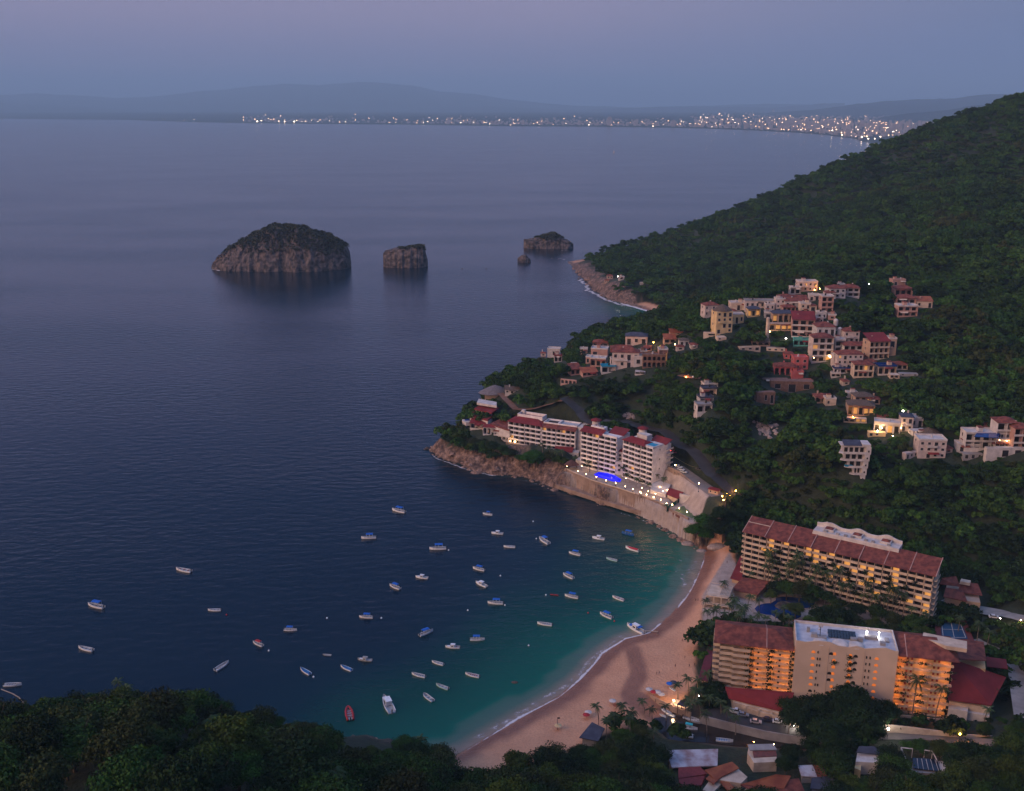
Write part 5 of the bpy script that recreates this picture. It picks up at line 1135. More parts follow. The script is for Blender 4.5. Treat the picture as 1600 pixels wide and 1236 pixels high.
# tall foundation walls and the seawall below
sw = E('seawall', 'long tan stone seawall along the rocks below the cape hotel and its pool deck', 'wall', P(950, 760, 6), 0)
top = [(882,732),(900,740),(925,750),(950,758),(972,764),(992,771),(1012,777),(1030,784),(1046,794),(1060,801),(1076,809)]
wallrun(top, 12.2, .9, STONE, 'wall', sw, z_bot=1)
wallrun([(884,731.5),(925,749.5),(972,763.5),(992,770.5)], 12.75, .5, CREAM, 'coping', sw, z_bot=12.21)
pr_ = E('promenade', 'narrow paved walk at the foot of the seawall above the rocks', 'path', P(960, 790, 3), 0); pr_['kind'] = 'structure'
mb = MB(); pa = [P(a, b, 3.2) for a, b in [(868,757),(900,768),(940,781),(985,795),(1010,800),(1040,812),(1080,830)]]; pb = [P(a, b, 12.2)+Vector((0,.3,-9)) for a, b in [(872,731),(900,740),(940,754.5),(985,768.5),(1012,777),(1042,791),(1078,810)]]
for i in range(6): mb.add([pa[i]-pr_.location, pa[i+1]-pr_.location, pb[i+1]-pr_.location, pb[i]-pr_.location]+[p-pr_.location-Vector((0,0,2.5)) for p in (pa[i], pa[i+1], pb[i+1], pb[i])], [(0,1,2,3),(4,5,1,0)])
mb.build('paving', STONE, pr_); excl(860, 728, 1082, 815)
# deck, lit pool
dk = E('pool_terrace', 'paved sun terrace round the glowing blue pool below the cape hotel', 'terrace', P(950, 745, 12), 0)
slab([(884,733),(905,727),(925,735),(968,742),(1015,760),(1045,772),(1050,795),(1028,783),(990,770),(950,757)], 12.15, .8, PAVE, 'deck', dk)
LP = E('swimming_pool', 'vivid glowing blue pool on the terrace in front of the twin cape hotel blocks', 'pool', P(950, 745, 12.2), 0)
slab([(928,741),(935,737.5),(950,739),(962,743),(971,749),(969,753),(957,752),(945,748),(933,745)], 12.3, .3, POOLLIT, 'water', LP)
# pool side huts, restaurant and lit terrace at the right
pv2 = E('poolside_restaurant', 'red-roofed poolside restaurant with bright warm lights at the right foot of the cape hotel', 'building', P(1055, 778, 11), 0)
quadroof([(1041,772,15.5),(1060,779,14.5),(1068,769,16.5),(1046,762,17)], 'roof', REDTILE, pv2)
mb = MB(); pbox(mb, pv2, [(1043,773),(1058,780),(1065,771),(1048,765)], 10, 14); mb.build('wall', CREAM, pv2)
mb = MB(); pbox(mb, pv2, [(1016,765),(1040,772),(1048,757),(1022,748)], 10, 14.6); mb.build('wall', WHITE, pv2)
bar = E('beach_hut', 'small thatched hut left of the glowing pool on the cape terrace', 'hut', P(893, 733, 12), 0)
roofs(bar, 'thatch', -4, 4, -3, 3, 3.0, mat('brown_thatch', (.10,.045,.035), (.07,.03,.025), scale=1)); mb = MB(); [mb.cyl(x, y, -1, 3.1, .15, 6) for x in (-3.2, 3.2) for y in (-2.2, 2.2)]; mb.build('post', WOOD, bar)
wb = E('lower_villa', 'long low white annexe with a red roof left of the twin cape blocks', 'building', P(885, 716, 12), R(-12)); mb = MB(); mb.box(-8, 8, 0, 6, -5, 4.2); mb.build('wall', WHITE, wb); mb = MB(); mb.shed(-8.4, 4, -.6, 6, 4.5, 6); mb.build('roof', REDTILE, wb); [window(wb, x, -.004, 1, 1.4, 1.6, DARK) for x in (-6, -3, 0, 3, 6)]
# tennis court on the shore and its green screens
tg = E('tennis_court', 'green tennis court inside dark green screens beyond the seawall', 'tennis court', P(1075, 800, 10.5), 0)
slab([(1043,796),(1075,780),(1112,800),(1079,817)], 10.9, 1.2, mat('court_brown', (.16,.06,.045), (.12,.05,.04), scale=.3), 'surround', tg)
slab([(1054,797),(1076,786),(1101,800),(1081,810)], 11.05, .1, mat('court_green', (.10,.13,.06), (.08,.11,.05), scale=.3), 'court', tg)
GRN = mat('green_screen', (.008,.09,.075), (.006,.07,.06), scale=.3)
wallrun([(1042,792),(1062,778),(1072,778),(1116,803)], 13.4, .2, GRN, 'screen', tg, z_bot=10.3); excl(1038, 772, 1112, 810)
ww = E('retaining_wall', 'bright white wall between the green court screens and the coast road', 'wall', P(1095, 790, 12), 0)
wallrun([(1062,771),(1080,775),(1098,786),(1127,800)], 0, .6, WHITE, 'wall', ww, ztops=[17,16.5,15.5,14], h=6.5)
tw2 = E('retaining_wall', 'tall tan retaining wall holding up the coast road beside the cape hotel', 'wall', P(1085, 760, 18), 0)
wallrun([(1044,728),(1062,737),(1085,755),(1110,773),(1131,788)], 0, .9, STONE, 'wall', tw2, ztops=[23,22.6,22,20,17], h=12); excl(1038, 722, 1132, 800)
gh = E('gatehouse', 'small hut with a flat red roof at the end of the roadside car park', 'hut', hit(1114, 772), R(-40)); mb = MB(); mb.box(-3, 3, 0, 3, -2, 2.4); mb.build('wall', TAN, gh); mb = MB(); mb.box(-3.4, 3.4, -.4, 3.4, 2.41, 2.8); mb.build('roof', REDTILE, gh); [window(gh, x, -.004, .8, .9, 1.0, GLASS) for x in (-1.6, 1.4)]
ribbon([(880,652),(905,660),(940,668),(978,680),(1010,690),(1035,702),(1055,712),(1080,730),(1110,752),(1135,770),(1158,790)], 8.5, ASPH, 'road')
ribbon([(1058,730),(1075,742),(1100,760),(1122,775)], 9, mat('car_park_surface', (.20,.17,.16), (.15,.13,.125), scale=.3), 'car_park', lift=.09)
mk_ = ribbon([(905,660.2),(978,680.2),(1035,702.2),(1080,730.2),(1135,770.2)], .3, mat('road_paint', (.55,.45,.2)), 'road_marking', lift=.2); ROADPOLY.pop()
excl(985, 676, 1060, 712); excl(1045, 712, 1130, 775)
# terraces of villas at the very point
def cape_extra(root, ws):
    o = root.location
    def sl(p4, z, th, m, n): slab(p4, z, th, m, n, root)
    sl([(732,648),(762,656),(775,646),(745,638)], 26, 1.0, REDTILE, 'roof'); sl([(734,650),(762,658),(770,652),(740,644)], 24.9, 3.4, WHITE, 'wall')
    sl([(741,638),(768,645),(780,637),(752,631)], 29, 1.0, REDTILE, 'roof'); sl([(743,640),(766,646),(776,640),(752,634)], 27.9, 3, WHITE, 'wall')
    sl([(745,629),(776,634),(776,628),(748,623)], 32, 1.6, WHITE, 'parapet')
    sl([(765,662),(795,672),(808,664),(780,655)], 24, .8, TILE, 'roof'); sl([(764,664),(796,674),(802,668),(778,660)], 23.1, 5, WHITE, 'wall')
    sl([(723,652),(731,649),(738,653),(738,659),(728,660),(722,657)], 22, 2.6, WHITE, 'terrace'); sl([(724,652),(731,650),(736,653),(735,657),(727,657)], 22.15, .3, mat('blue_dome', (.02,.06,.26), (.02,.05,.2)), 'pool')
    sl([(738,660),(768,668),(772,664),(742,657)], 21.5, 3.5, WHITE, 'terrace'); sl([(745,666),(764,672),(768,668),(748,663)], 20, 6, TAN, 'foundation')
cv = E('cape_restaurant', 'stepped white restaurant with dark red roofs and round blue pool at the cape tip', 'building', P(760, 660, 22), 0); cape_extra(cv, None)
for a, b in ((770,668),(778,671),(786,673),(794,676),(752,655),(760,657),(746,653)): q = P(a, b, 20.5)-cv.location; window(cv, q.x, q.y-1.2, q.z-1.2, 1.6, 1.9, DARK)
excl(720, 620, 800, 682); excl(762, 604, 792, 622)
thh = E('thatched_hall', 'large grey-thatched hall at the water side behind the cape restaurant', 'hall', hit(774, 620), 0); roofs(thh, 'thatch', -11, 11, -6, 8, 3, mat('grey_thatch', (.16,.14,.15), (.10,.085,.09), scale=1), 6); mb = MB(); mb.box(-8, 8, -3, 5, -6, 3.2); mb.build('wall', TAN, thh)
wb3 = house('cottage', 'small white cottage in trees right of the grey-thatched hall', 'house', [V_(800,615,22,6,1,'win','shed',6, wall=WHITE, rm=THATCH)])
# lamps along the seawall and terrace
for i, (a, b) in enumerate([(886,733),(903,740.5),(916,745),(932,750),(947,755),(962,759.5),(977,764.5),(989,769),(1000,773)]): lamp_post(P(a, b, 12.6)+Vector((0,.9,.1)), 1.3, 'one of the small warm lamps strung along the top of the seawall', 'seawall lamps', r=.17)
for i, (a, b) in enumerate([(1010,779),(1021,783),(1032,787),(1041,793),(1050,795),(1061,801),(1073,807)]): lamp_post(P(a, b+3, 9), 3.6, 'one of the taller warm lamps by the path below the tennis court', 'path lamps', r=.2, light=250 if i % 2 else None)
for a, b in [(909,729),(921,731),(956,735),(978,748),(1013,768),(1003,763),(1036,768),(1043,766),(1031,761),(1002,771),(1024,772)]: lamp_post(P(a, b, 14.6)-Vector((0,0,2.5)), 2.6, 'one of the bright warm lamps among the poolside tables', 'poolside lamps', r=.15, light=260 if a % 2 else None)
for a, b in [(1055,727.5),(1092,756)]: lamp_post(P(a, b, 27)-Vector((0,0,4.5)), 4.5, 'warm street lamp at the edge of the coast road car park', 'coast road lamps', r=.26, light=900)
for a, b in [(1128,778),(1134,774),(1141,776),(1149,769),(1130,784)]: lamp_post(hit(a, b+6), 3.0, 'amber lamp under the trees where the coast road bends', 'amber lamps at the bend', m=BULBO, r=.28, light=900, col=(1,.5,.15))
# light on the white villa walls
# ================= villas of the hillside
house('annexe', 'white two-tier annexe with arched openings between the cape restaurant and the first hotel block', 'building', [V_(784,687,26,12,2,'arch','flat',6,R(-16),WHITE,rm=TILE,bays=4), V_(767,679,26,11,1,'arch','hip',6,R(-14),WHITE,rm=REDTILE,bays=4), V_(746,671,24,9,1,'log','shed',6,R(-14),WHITE,rm=REDTILE,bays=3)])
HG = 'villas on the hillside'
house('villa', 'white flat-roofed villa with small warm lights, topmost of the hillside', 'villa', [V_(1262,455,30,14,2,'win','flat',9,0,WHITE,bays=4), V_(1243,460,16,10,1,'log','flat',6,0,WHITE,bays=2), V_(1255,448,14,8,1,'win','hip',6,0,WHITE)])
house('villa', 'white villa with two terracotta roofs, right of the topmost villa', 'villa', [V_(1329,464,26,14,2,'log','hip',10,R(-8),WHITE,bays=3), V_(1308,466,26,15,2,'win','hip',10,R(4),WHITE,bays=3), V_(1314,451,12,6,1,'win','flat',5,0,WHITE)])
house('villa', 'tall narrow rose villa of open frames with white steps running down below it', 'villa', [V_(1292,489,18,25,3,'log','flat',8,0,ROSE,bays=2), V_(1284,499,14,10,1,'win','flat',6,0,WHITE,bays=2), V_(1280,506,12,9,1,'win','flat',5,0,WHITE,bays=2), V_(1297,467,16,10,1,'log','hip',6,0,WHITE,bays=2)])
house('villa', 'terraced rose-pink villa standing alone high on the right slope', 'villa', [V_(1418,495,30,16,2,'log','flat',9,0,ROSE,bays=3), V_(1416,478,30,12,1,'log','hip',10,0,ROSE,rm=TILE,bays=3), V_(1412,463,27,12,1,'log','hip',9,0,ROSE,rm=TILE,bays=3), V_(1404,449,21,11,1,'win','flat',7,R(5),ROSE,rm=ROSE,bays=2), V_(1444,481,24,10,1,'win','shed',8,R(-5),CREAM,rm=OTILE,bays=3), V_(1431,474,12,7,1,'win','hip',6,0,SLATE,rm=SLATE,bays=1)])
house('villa', 'round white mottled villa with a terracotta roof, far left of the upper row', 'villa', [V_(1112,494,23,17,2,'win','hip',9,R(12),WHITE,bays=4)])
house('villa', 'yellow four-storey villa crowned by a thatched roof', 'villa', [V_(1131,521,27,34,4,'win','thatch',10,R(12),YELLOW,bays=3,rise=4.5), V_(1151,506,22,14,1,'win','flat',7,R(5),YELLOW,bays=3), V_(1112,526,26,6,1,'x',None,3,R(-12),CREAM,bays=1)])
house('villa', 'low cream villa with a small dome behind the yellow villa', 'villa', [V_(1158,485,34,11,1,'win','flat',8,0,CREAM,bays=4,lit=.2)], extra=lambda r, w_: domed(r, 1163, 483, 12, 4, CREAM))
house('villa', 'yellow villa with a dark slate roof right of the small cream dome', 'villa', [V_(1178,495,19,12,1,'log','hip',8,0,YELLOW,rm=SLATE,bays=3,lit=.3)])
house('villa', 'long white villa with a grey roof at the back of the upper row', 'villa', [V_(1187,482,46,11,1,'win','flat',8,R(-4),WHITE,rm=GREY,bays=6), V_(1203,485,14,9,1,'win','flat',6,0,WHITE,bays=2)])
house('villa', 'white domed villa with three overlapping terracotta roofs', 'villa', [V_(1219,482,14,14,2,'win','flat',7,0,WHITE,bays=2), V_(1244,481,36,10,1,'win','shed',10,R(-3),WHITE,bays=4), V_(1233,489,20,9,1,'log','hip',7,0,ROSE,bays=3), V_(1258,490,16,15,2,'win','flat',6,0,CREAM,bays=2)], extra=lambda r, w_: domed(r, 1219, 468, 7, 3))
house('villa', 'tan villa under a slate roof with glowing amber terraces', 'villa', [V_(1224,504,34,14,1,'arch','hip',9,0,TAN,rm=SLATE,bays=4,lit=.3), V_(1221,517,38,11,1,'log',None,6,0,TAN,bays=4,lit=.75)])
house('villa', 'thatched cone pavilion with a tall pale chimney and curved terrace', 'villa', [V_(1189,541,28,7,1,'log','thatch',11,0,TAN,bays=3,rise=6.5), V_(1172,548,34,6,1,'x',None,4,R(10),CREAM), V_(1212,549,28,5,1,'x',None,4,R(-10),CREAM)], extra=lambda r, w_: domed(r, 1198, 533, 38, 2.8, CREAM, name='chimney'))
house('villa', 'three-storey villa with a red roof, white turret and sea-green pool terrace on stilts', 'villa', [V_(1254,527,34,27,3,'log','shed',13,R(-10),ROSE,rm=REDTILE,rail=WHITE,bays=3), V_(1257,541,34,9,1,'log','flat',6,R(-10),mat('seagreen_plaster',(.10,.36,.30)),rm=mat('seagreen_plaster',(.1,.3,.3)),bays=4)], extra=lambda r, w_: domed(r, 1262, 503, 14, 3.6))
house('villa', 'white villa with a round white dome beside the dark lane', 'villa', [V_(1289,541,29,30,2,'win','hip',12,0,WHITE,bays=3)], extra=lambda r, w_: domed(r, 1305, 515, 17, 3.6))
house('villa', 'four-storey white loggia villa with warm corner lamps below the round dome', 'villa', [V_(1284,566,32,38,4,'log','hip',11,0,WHITE,bays=3,lit=.06,rail=WHITE)])
house('villa', 'white villa with terracotta roof and a small dome, second from the dark lane', 'villa', [V_(1330,536,24,18,2,'win','hip',10,0,WHITE,bays=3), V_(1312,552,16,20,2,'log','flat',8,0,WHITE,bays=1)], extra=lambda r, w_: domed(r, 1311, 528, 17, 3.4))
house('villa', 'big white three-tier villa in the middle of the upper cluster', 'villa', [V_(1327,578,40,24,3,'win','hip',10,0,WHITE,bays=5,lit=.05), V_(1333,556,30,16,2,'log','hip',9,0,WHITE,bays=3), V_(1310,575,16,18,2,'log','flat',7,0,WHITE,bays=2), V_(1318,584,30,8,1,'log','flat',5,0,WHITE,rm=POOLM,bays=3)])
house('cottage', 'small terracotta-roofed cottage between the white villas and the red-roofed one', 'house', [V_(1350,549,16,10,1,'win','hip',8,0,WHITE,bays=2)])
house('villa', 'tan three-storey villa with a bright red roof', 'villa', [V_(1373,562,32,28,3,'log','shed',12,R(6),TAN,rm=REDTILE,rail=CREAM,bays=4), V_(1393,556,12,26,2,'win','flat',8,0,TAN,bays=1)])
house('villa', 'honey-coloured two-storey villa with open arcades, lowest of the cluster', 'villa', [V_(1349,590,30,20,2,'log','hip',9,R(-4),CREAM,bays=4,lit=.1)])
house('villa', 'white framed villa with a blue rooftop pool at the right end of the cluster', 'villa', [V_(1386,586,28,13,1,'log','flat',8,0,CREAM,rm=POOLM,rail=WHITE,bays=3), V_(1406,578,22,8,1,'log','hip',7,R(-14),CREAM,bays=3), V_(1420,588,28,4,1,'x',None,4,R(-4),GREY)])
house('villa', 'deep pink villa with arches above dark brick terraces', 'villa', [V_(1227,586,34,13,1,'arch','hip',9,R(-6),PINK,rm=TILE,bays=4,lit=.12), V_(1251,578,22,18,2,'win','flat',8,0,PINK,rm=PINK,bays=2), V_(1246,592,18,10,1,'win','flat',6,0,PINK,rm=PINK,bays=1), V_(1237,613,66,17,1,'x',None,7,R(-6),BRICK), V_(1212,601,40,8,1,'log',None,5,0,BRICK,bays=4), V_(1196,631,30,18,1,'x',None,4,R(8),BRICK)])
house('cottage', 'small tan cottage with pale terrace right of the brick terraces', 'house', [V_(1284,630,20,10,1,'log','hip',7,0,TAN,bays=2), V_(1298,634,16,10,1,'win','flat',6,0,CREAM,bays=2)])
house('villa', 'brown thatched villa glowing amber inside', 'villa', [V_(1345,650,40,16,1,'log','hip',11,R(-10),TAN,rm=THATCH,bays=5,lit=.6), V_(1350,632,28,12,1,'log','hip',9,0,TAN,rm=THATCH,bays=3,lit=.25), V_(1332,621,16,6,1,'win','flat',5,0,WHITE,bays=1), V_(1336,661,34,7,1,'log',None,4,R(-12),CREAM,bays=4,lit=.5)])
house('villa', 'white arched villa floodlit yellow at its left end', 'villa', [V_(1385,678,38,16,1,'arch','flat',8,R(-18),WHITE,bays=4,lit=.35), V_(1386,666,30,12,1,'log','hip',9,R(-18),WHITE,bays=3), V_(1370,682,26,6,1,'x',None,4,R(-10),YELLOW)], extra=lambda r, w_: domed(r, 1386, 657, 12, 3.4))
house('villa', 'white round-cornered villa with a dark slate roof below the hilltop lamp', 'villa', [V_(1416,674,18,22,2,'win','hip',8,R(-10),WHITE,rm=SLATE,bays=2,lit=.1), V_(1406,664,20,8,1,'win','hip',8,0,WHITE,rm=SLATE,bays=2), V_(1432,668,20,14,1,'win','flat',7,R(5),WHITE,bays=2)])
house('villa', 'white villa with an arched loggia and thatched top, above curved white garden walls', 'villa', [V_(1455,716,42,27,3,'win','flat',10,R(-5),WHITE,bays=4), V_(1456,689,36,7,1,'log','thatch',10,0,WHITE,bays=4,rise=4), V_(1437,679,24,6,1,'x',None,5,R(10),WHITE), V_(1424,716,24,9,1,'x',None,3,R(25),WHITE)])
for (a, b_, w_, h_, n_, st, rf, wl, lab) in [(1275,512,14,9,1,'log','hip',WHITE,'small white annexe behind the white turret in the upper cluster'),(1300,500,12,7,1,'win','flat',ROSE,'small rose annexe just above the round white dome'),(1345,566,16,9,1,'log','hip',WHITE,'small loggia annexe below the little terracotta cottage'),(1362,574,14,9,1,'win','hip',CREAM,'cream annexe below the bright red roof'),(1306,590,14,6,1,'log','flat',WHITE,'low white annexe below the three-tier villa'),(1228,470,20,7,1,'win','hip',ROSE,'rose annexe above the domed white villa'),(1272,470,16,8,1,'win','flat',WHITE,'white annexe left of the open-framed rose villa'),(1270,486,12,8,1,'win','hip',CREAM,'cream annexe beside the white steps'),(1145,494,12,8,1,'win','hip',CREAM,'cream annexe between the yellow villa and the small dome'),(1200,497,12,8,1,'win','flat',GREY,'grey annexe left of the amber-terraced villa'),(1398,592,14,6,1,'log',None,CREAM,'low cream terrace right of the rooftop pool'),(1366,632,16,8,1,'log','hip',TAN,'tan annexe up the slope right of the thatched villa'),(1440,690,14,9,1,'win','flat',WHITE,'white annexe left of the thatched-top loggia villa'),(1482,708,12,7,1,'win','hip',CREAM,'cream cottage in the gap between the two right-hand villas'),(1262,603,18,8,1,'arch',None,PINK,'pink arched annexe right above the brick terraces'),(1232,561,14,8,1,'win','hip',PINK,'pink top annexe with a tiled roof'),(965,556,12,7,1,'win','hip',WHITE,'white annexe between the rose villa and the bright white one'),(1012,549,12,6,1,'log','hip',ROSE,'rose annexe above the arcaded brick house'),(1000,586,16,5,1,'log',None,WHITE,'low white terrace under the bright white villa'),(912,553,12,7,1,'win','flat',ROSE,'small rose annexe at the seaward side of the rose villa'),(1085,545,10,6,1,'win','hip',WHITE,'tiny white cottage right of the small brown-roofed one'),(1322,602,10,6,1,'win','hip',CREAM,'tiny cream cottage above the thatched villa'),(1128,532,14,5,1,'x',None,CREAM,'low cream garden wall under the yellow villa')]:
    house('annexe', lab, 'annexe', [V_(a, b_, w_, h_, n_, st, rf, 6, R((a*7) % 20-10), wl, bays=max(1, int(w_/7)))])
def prow(root, ws): pass
# white villa shaped like a ship's prow
W0 = hit(1335, 752); s0 = dep(W0)/F; pw = E('villa', 'bright white five-storey villa shaped like a ship prow alone on the lower slope', 'villa', W0, R(-4))
fhp = 10.6*s0/.93; 
for f_ in range(5):
    xl = (-27 + (4-f_)*(4-f_)*2.0)*s0 if f_ < 4 else -27*s0; xr = (16 + f_*1.3)*s0; z = f_*fhp
    xl = [4, -8, -17, -24, -27][f_]*s0
    mb = MB(); mb.prism([(xl, 1.5), (xl+2.2, 0), (xr, 0), (xr, 9), (xl+3, 9)], z-.35-(3 if f_ == 0 else 0), z); mb.prism([(xl+2.0, 2.6), (xr, 2.6), (xr, 9), (xl+3, 9)], z, z+fhp-.36); mb.box(xr-2.6, xr-.01, .05, 2.6, z, z+fhp-.36); mb.build('wall', WHITE, pw)
    mb = MB(); mb.box(xl+2.1, xr-2.6, -.12, -.003, z-.35, z+.95); mb.build('balcony', WHITE, pw)
    nb = max(2, int((xr-xl-5)/2.8))
    for b in range(nb): window(pw, xl+2.6+(xr-xl-5.6)*(b+.5)/nb, 2.6, z+.1, (xr-xl-6)/nb*.7, fhp*.65, DARK)
    window(pw, xr-1.3, .046, z+.8, .8, 1.1, GLASS)
mb = MB(); mb.prism([(-27*s0+1, 2.2), (20*s0, 0), (20*s0, 9), (-24*s0, 9)], 5*fhp-.36, 5*fhp); mb.box(8*s0, 20*s0, 0.05, 8, 5*fhp, 5*fhp+1.2); mb.build('parapet', WHITE, pw)
mb = MB(); mb.shed(-20*s0, 8*s0, 1.0, 7.5, 5*fhp+.3, 5*fhp+1.6); mb.build('roof', SLATE, pw)
mb = MB(); mb.box(-16*s0, -4*s0, .4, 2.4, 2*fhp+.2, 2*fhp+.8); mb.build('pool', POOLC, pw); excl(1309, 700, 1358, 746, 6)
house('apartment_villa', 'large white villa at the right edge with a blue pool terrace and lit upper room', 'villa', [V_(1541,702,66,24,2,'log','flat',9,R(-3),WHITE,rm=WHITE,bays=5,lit=.08), V_(1570,699,30,38,3,'log','hip',10,R(-3),WHITE,rm=TILE,bays=2), V_(1550,679,46,7,1,'log','hip',10,0,WHITE,rm=TILE,bays=4,lit=.5,back=6), V_(1595,704,26,34,3,'log','hip',10,0,ROSE,bays=2,rail=WHITE), V_(1514,706,34,10,1,'win','flat',7,R(-4),WHITE,bays=3), V_(1520,717,30,8,1,'x',None,4,0,GREY), V_(1570,714,60,14,1,'win',None,3,R(2),WHITE,bays=3)])
slabr = slab([(1522,682),(1560,684),(1563,676),(1528,674)], hit(1541,702).z+9.7, .3, POOLM, 'pool_water'); tag(slabr, 'dark blue pool on the terrace of the large villa at the right edge', 'pool')
house('villa', 'narrow white modern house of four stacked boxes alone in the jungle', 'villa', [V_(1101,645,24,12,1,'log','flat',7,R(8),WHITE,bays=2,rm=GREY), V_(1104,634,22,12,1,'log','flat',7,R(8),WHITE,bays=2,lit=.3,rm=SLATE), V_(1109,620,22,12,1,'log','flat',7,R(8),WHITE,bays=1,rm=SLATE), V_(1111,607,22,6,1,'log','flat',7,R(8),WHITE,bays=2,rm=WHITE)])
house('villa', 'plain white box house with a hipped grey roof', 'villa', [V_(994,539,34,13,1,'win','hip',11,R(-8),WHITE,rm=SLATE,bays=3)])
house('villa', 'rose villa on stilts with stacked terraces, left of the white pool villa', 'villa', [V_(934,573,24,12,1,'log','flat',8,R(-14),ROSE,bays=3), V_(925,567,20,8,1,'x','flat',6,R(-14),ROSE), V_(936,560,26,14,1,'win','flat',9,R(-12),ROSE,bays=2), V_(938,546,24,11,1,'log','hip',8,R(-10),ROSE,bays=3)], extra=lambda r, w_: domed(r, 939, 536, 6, 3, ROSE))
house('villa', 'bright white three-storey villa with a round turquoise pool', 'villa', [V_(977,575,42,24,2,'win','hip',10,R(-8),WHITE,bays=4,lit=.12,rm=TILE), V_(951,583,22,10,1,'log','flat',6,R(4),WHITE,bays=2,rm=POOLC), V_(962,578,16,16,2,'log','flat',6,0,WHITE,bays=2), V_(997,573,14,15,1,'win','flat',7,0,WHITE,bays=1), V_(972,548,34,4,1,'x','hip',8,0,TILE)], extra=lambda r, w_: domed(r, 958, 537, 9, 2.8, mat('pale_blue', (.25,.35,.5))))
house('villa', 'arcaded brown brick house with lit terrace on top', 'villa', [V_(1022,574,36,18,2,'arch','flat',8,R(-3),BRICK,rm=BRICK,bays=5), V_(1036,567,14,20,1,'log','flat',7,0,ROSE,bays=2,lit=.6), V_(1005,560,12,10,1,'win','flat',6,0,BRICK,bays=1)])
house('cottage', 'red-roofed cottage beside the hilltop trees left of the small white one', 'house', [V_(1047,537,18,7,1,'log','shed',8,0,TAN,rm=OTILE,bays=2), V_(1060,523,26,3,1,'x','shed',6,0,TAN,rm=OTILE)])
house('cottage', 'small white cottage with brown roof right of the red-roofed cottage', 'house', [V_(1069,541,15,9,1,'win','hip',6,0,WHITE,bays=2,rm=THATCH), V_(1063,548,12,6,1,'win','hip',5,0,WHITE,bays=1)])
house('cottage', 'white and blue house on the sea-side slope, farthest left', 'house', [V_(865,559,20,13,1,'x','flat',8,R(-10),WHITE), V_(872,566,12,10,1,'log','flat',5,0,WHITE,bays=2,rm=REDTILE), V_(849,557,8,5,1,'win','hip',5,0,WHITE,bays=1)])
house('cottage', 'terracotta-roofed house with a white chimney below the rose villa', 'house', [V_(900,586,16,9,1,'log','shed',8,R(14),ROSE,rm=TILE,bays=2), V_(922,588,24,6,1,'log','shed',7,R(14),ROSE,rm=OTILE,bays=3), V_(897,575,9,5,1,'x','flat',4,0,WHITE)])
house('garden_arcade', 'low pale arched garden wall running downhill below the terracotta house', 'wall', [V_(888,600,26,7,1,'arch',None,1.2,R(-22),ROSE,bays=4,below=3)])
house('shed_house', 'tiny grey-roofed hut among trees above the second beach, left of the pair', 'house', [V_(953,436,9,5,1,'win','hip',6,0,TAN,bays=2), V_(949,441,8,3,1,'x','hip',5,0,TAN)])
house('shed_house', 'tiny white hut with bright lamps above the second beach', 'house', [V_(971,438,9,5,1,'win','flat',6,0,WHITE,bays=1)])
house('shed_house', 'pale speck of a house far along the track over the second beach', 'house', [V_(1003,445,6,2.5,1,'x','flat',4,0,WHITE)])
def bulb(px, py, r, m, label, power=None, col=(1,.7,.4), h=2.5):
    lamp_post(hit(px, py+1, h)+Vector((0,0,0)), h-r, label, None, m, r, power, col)
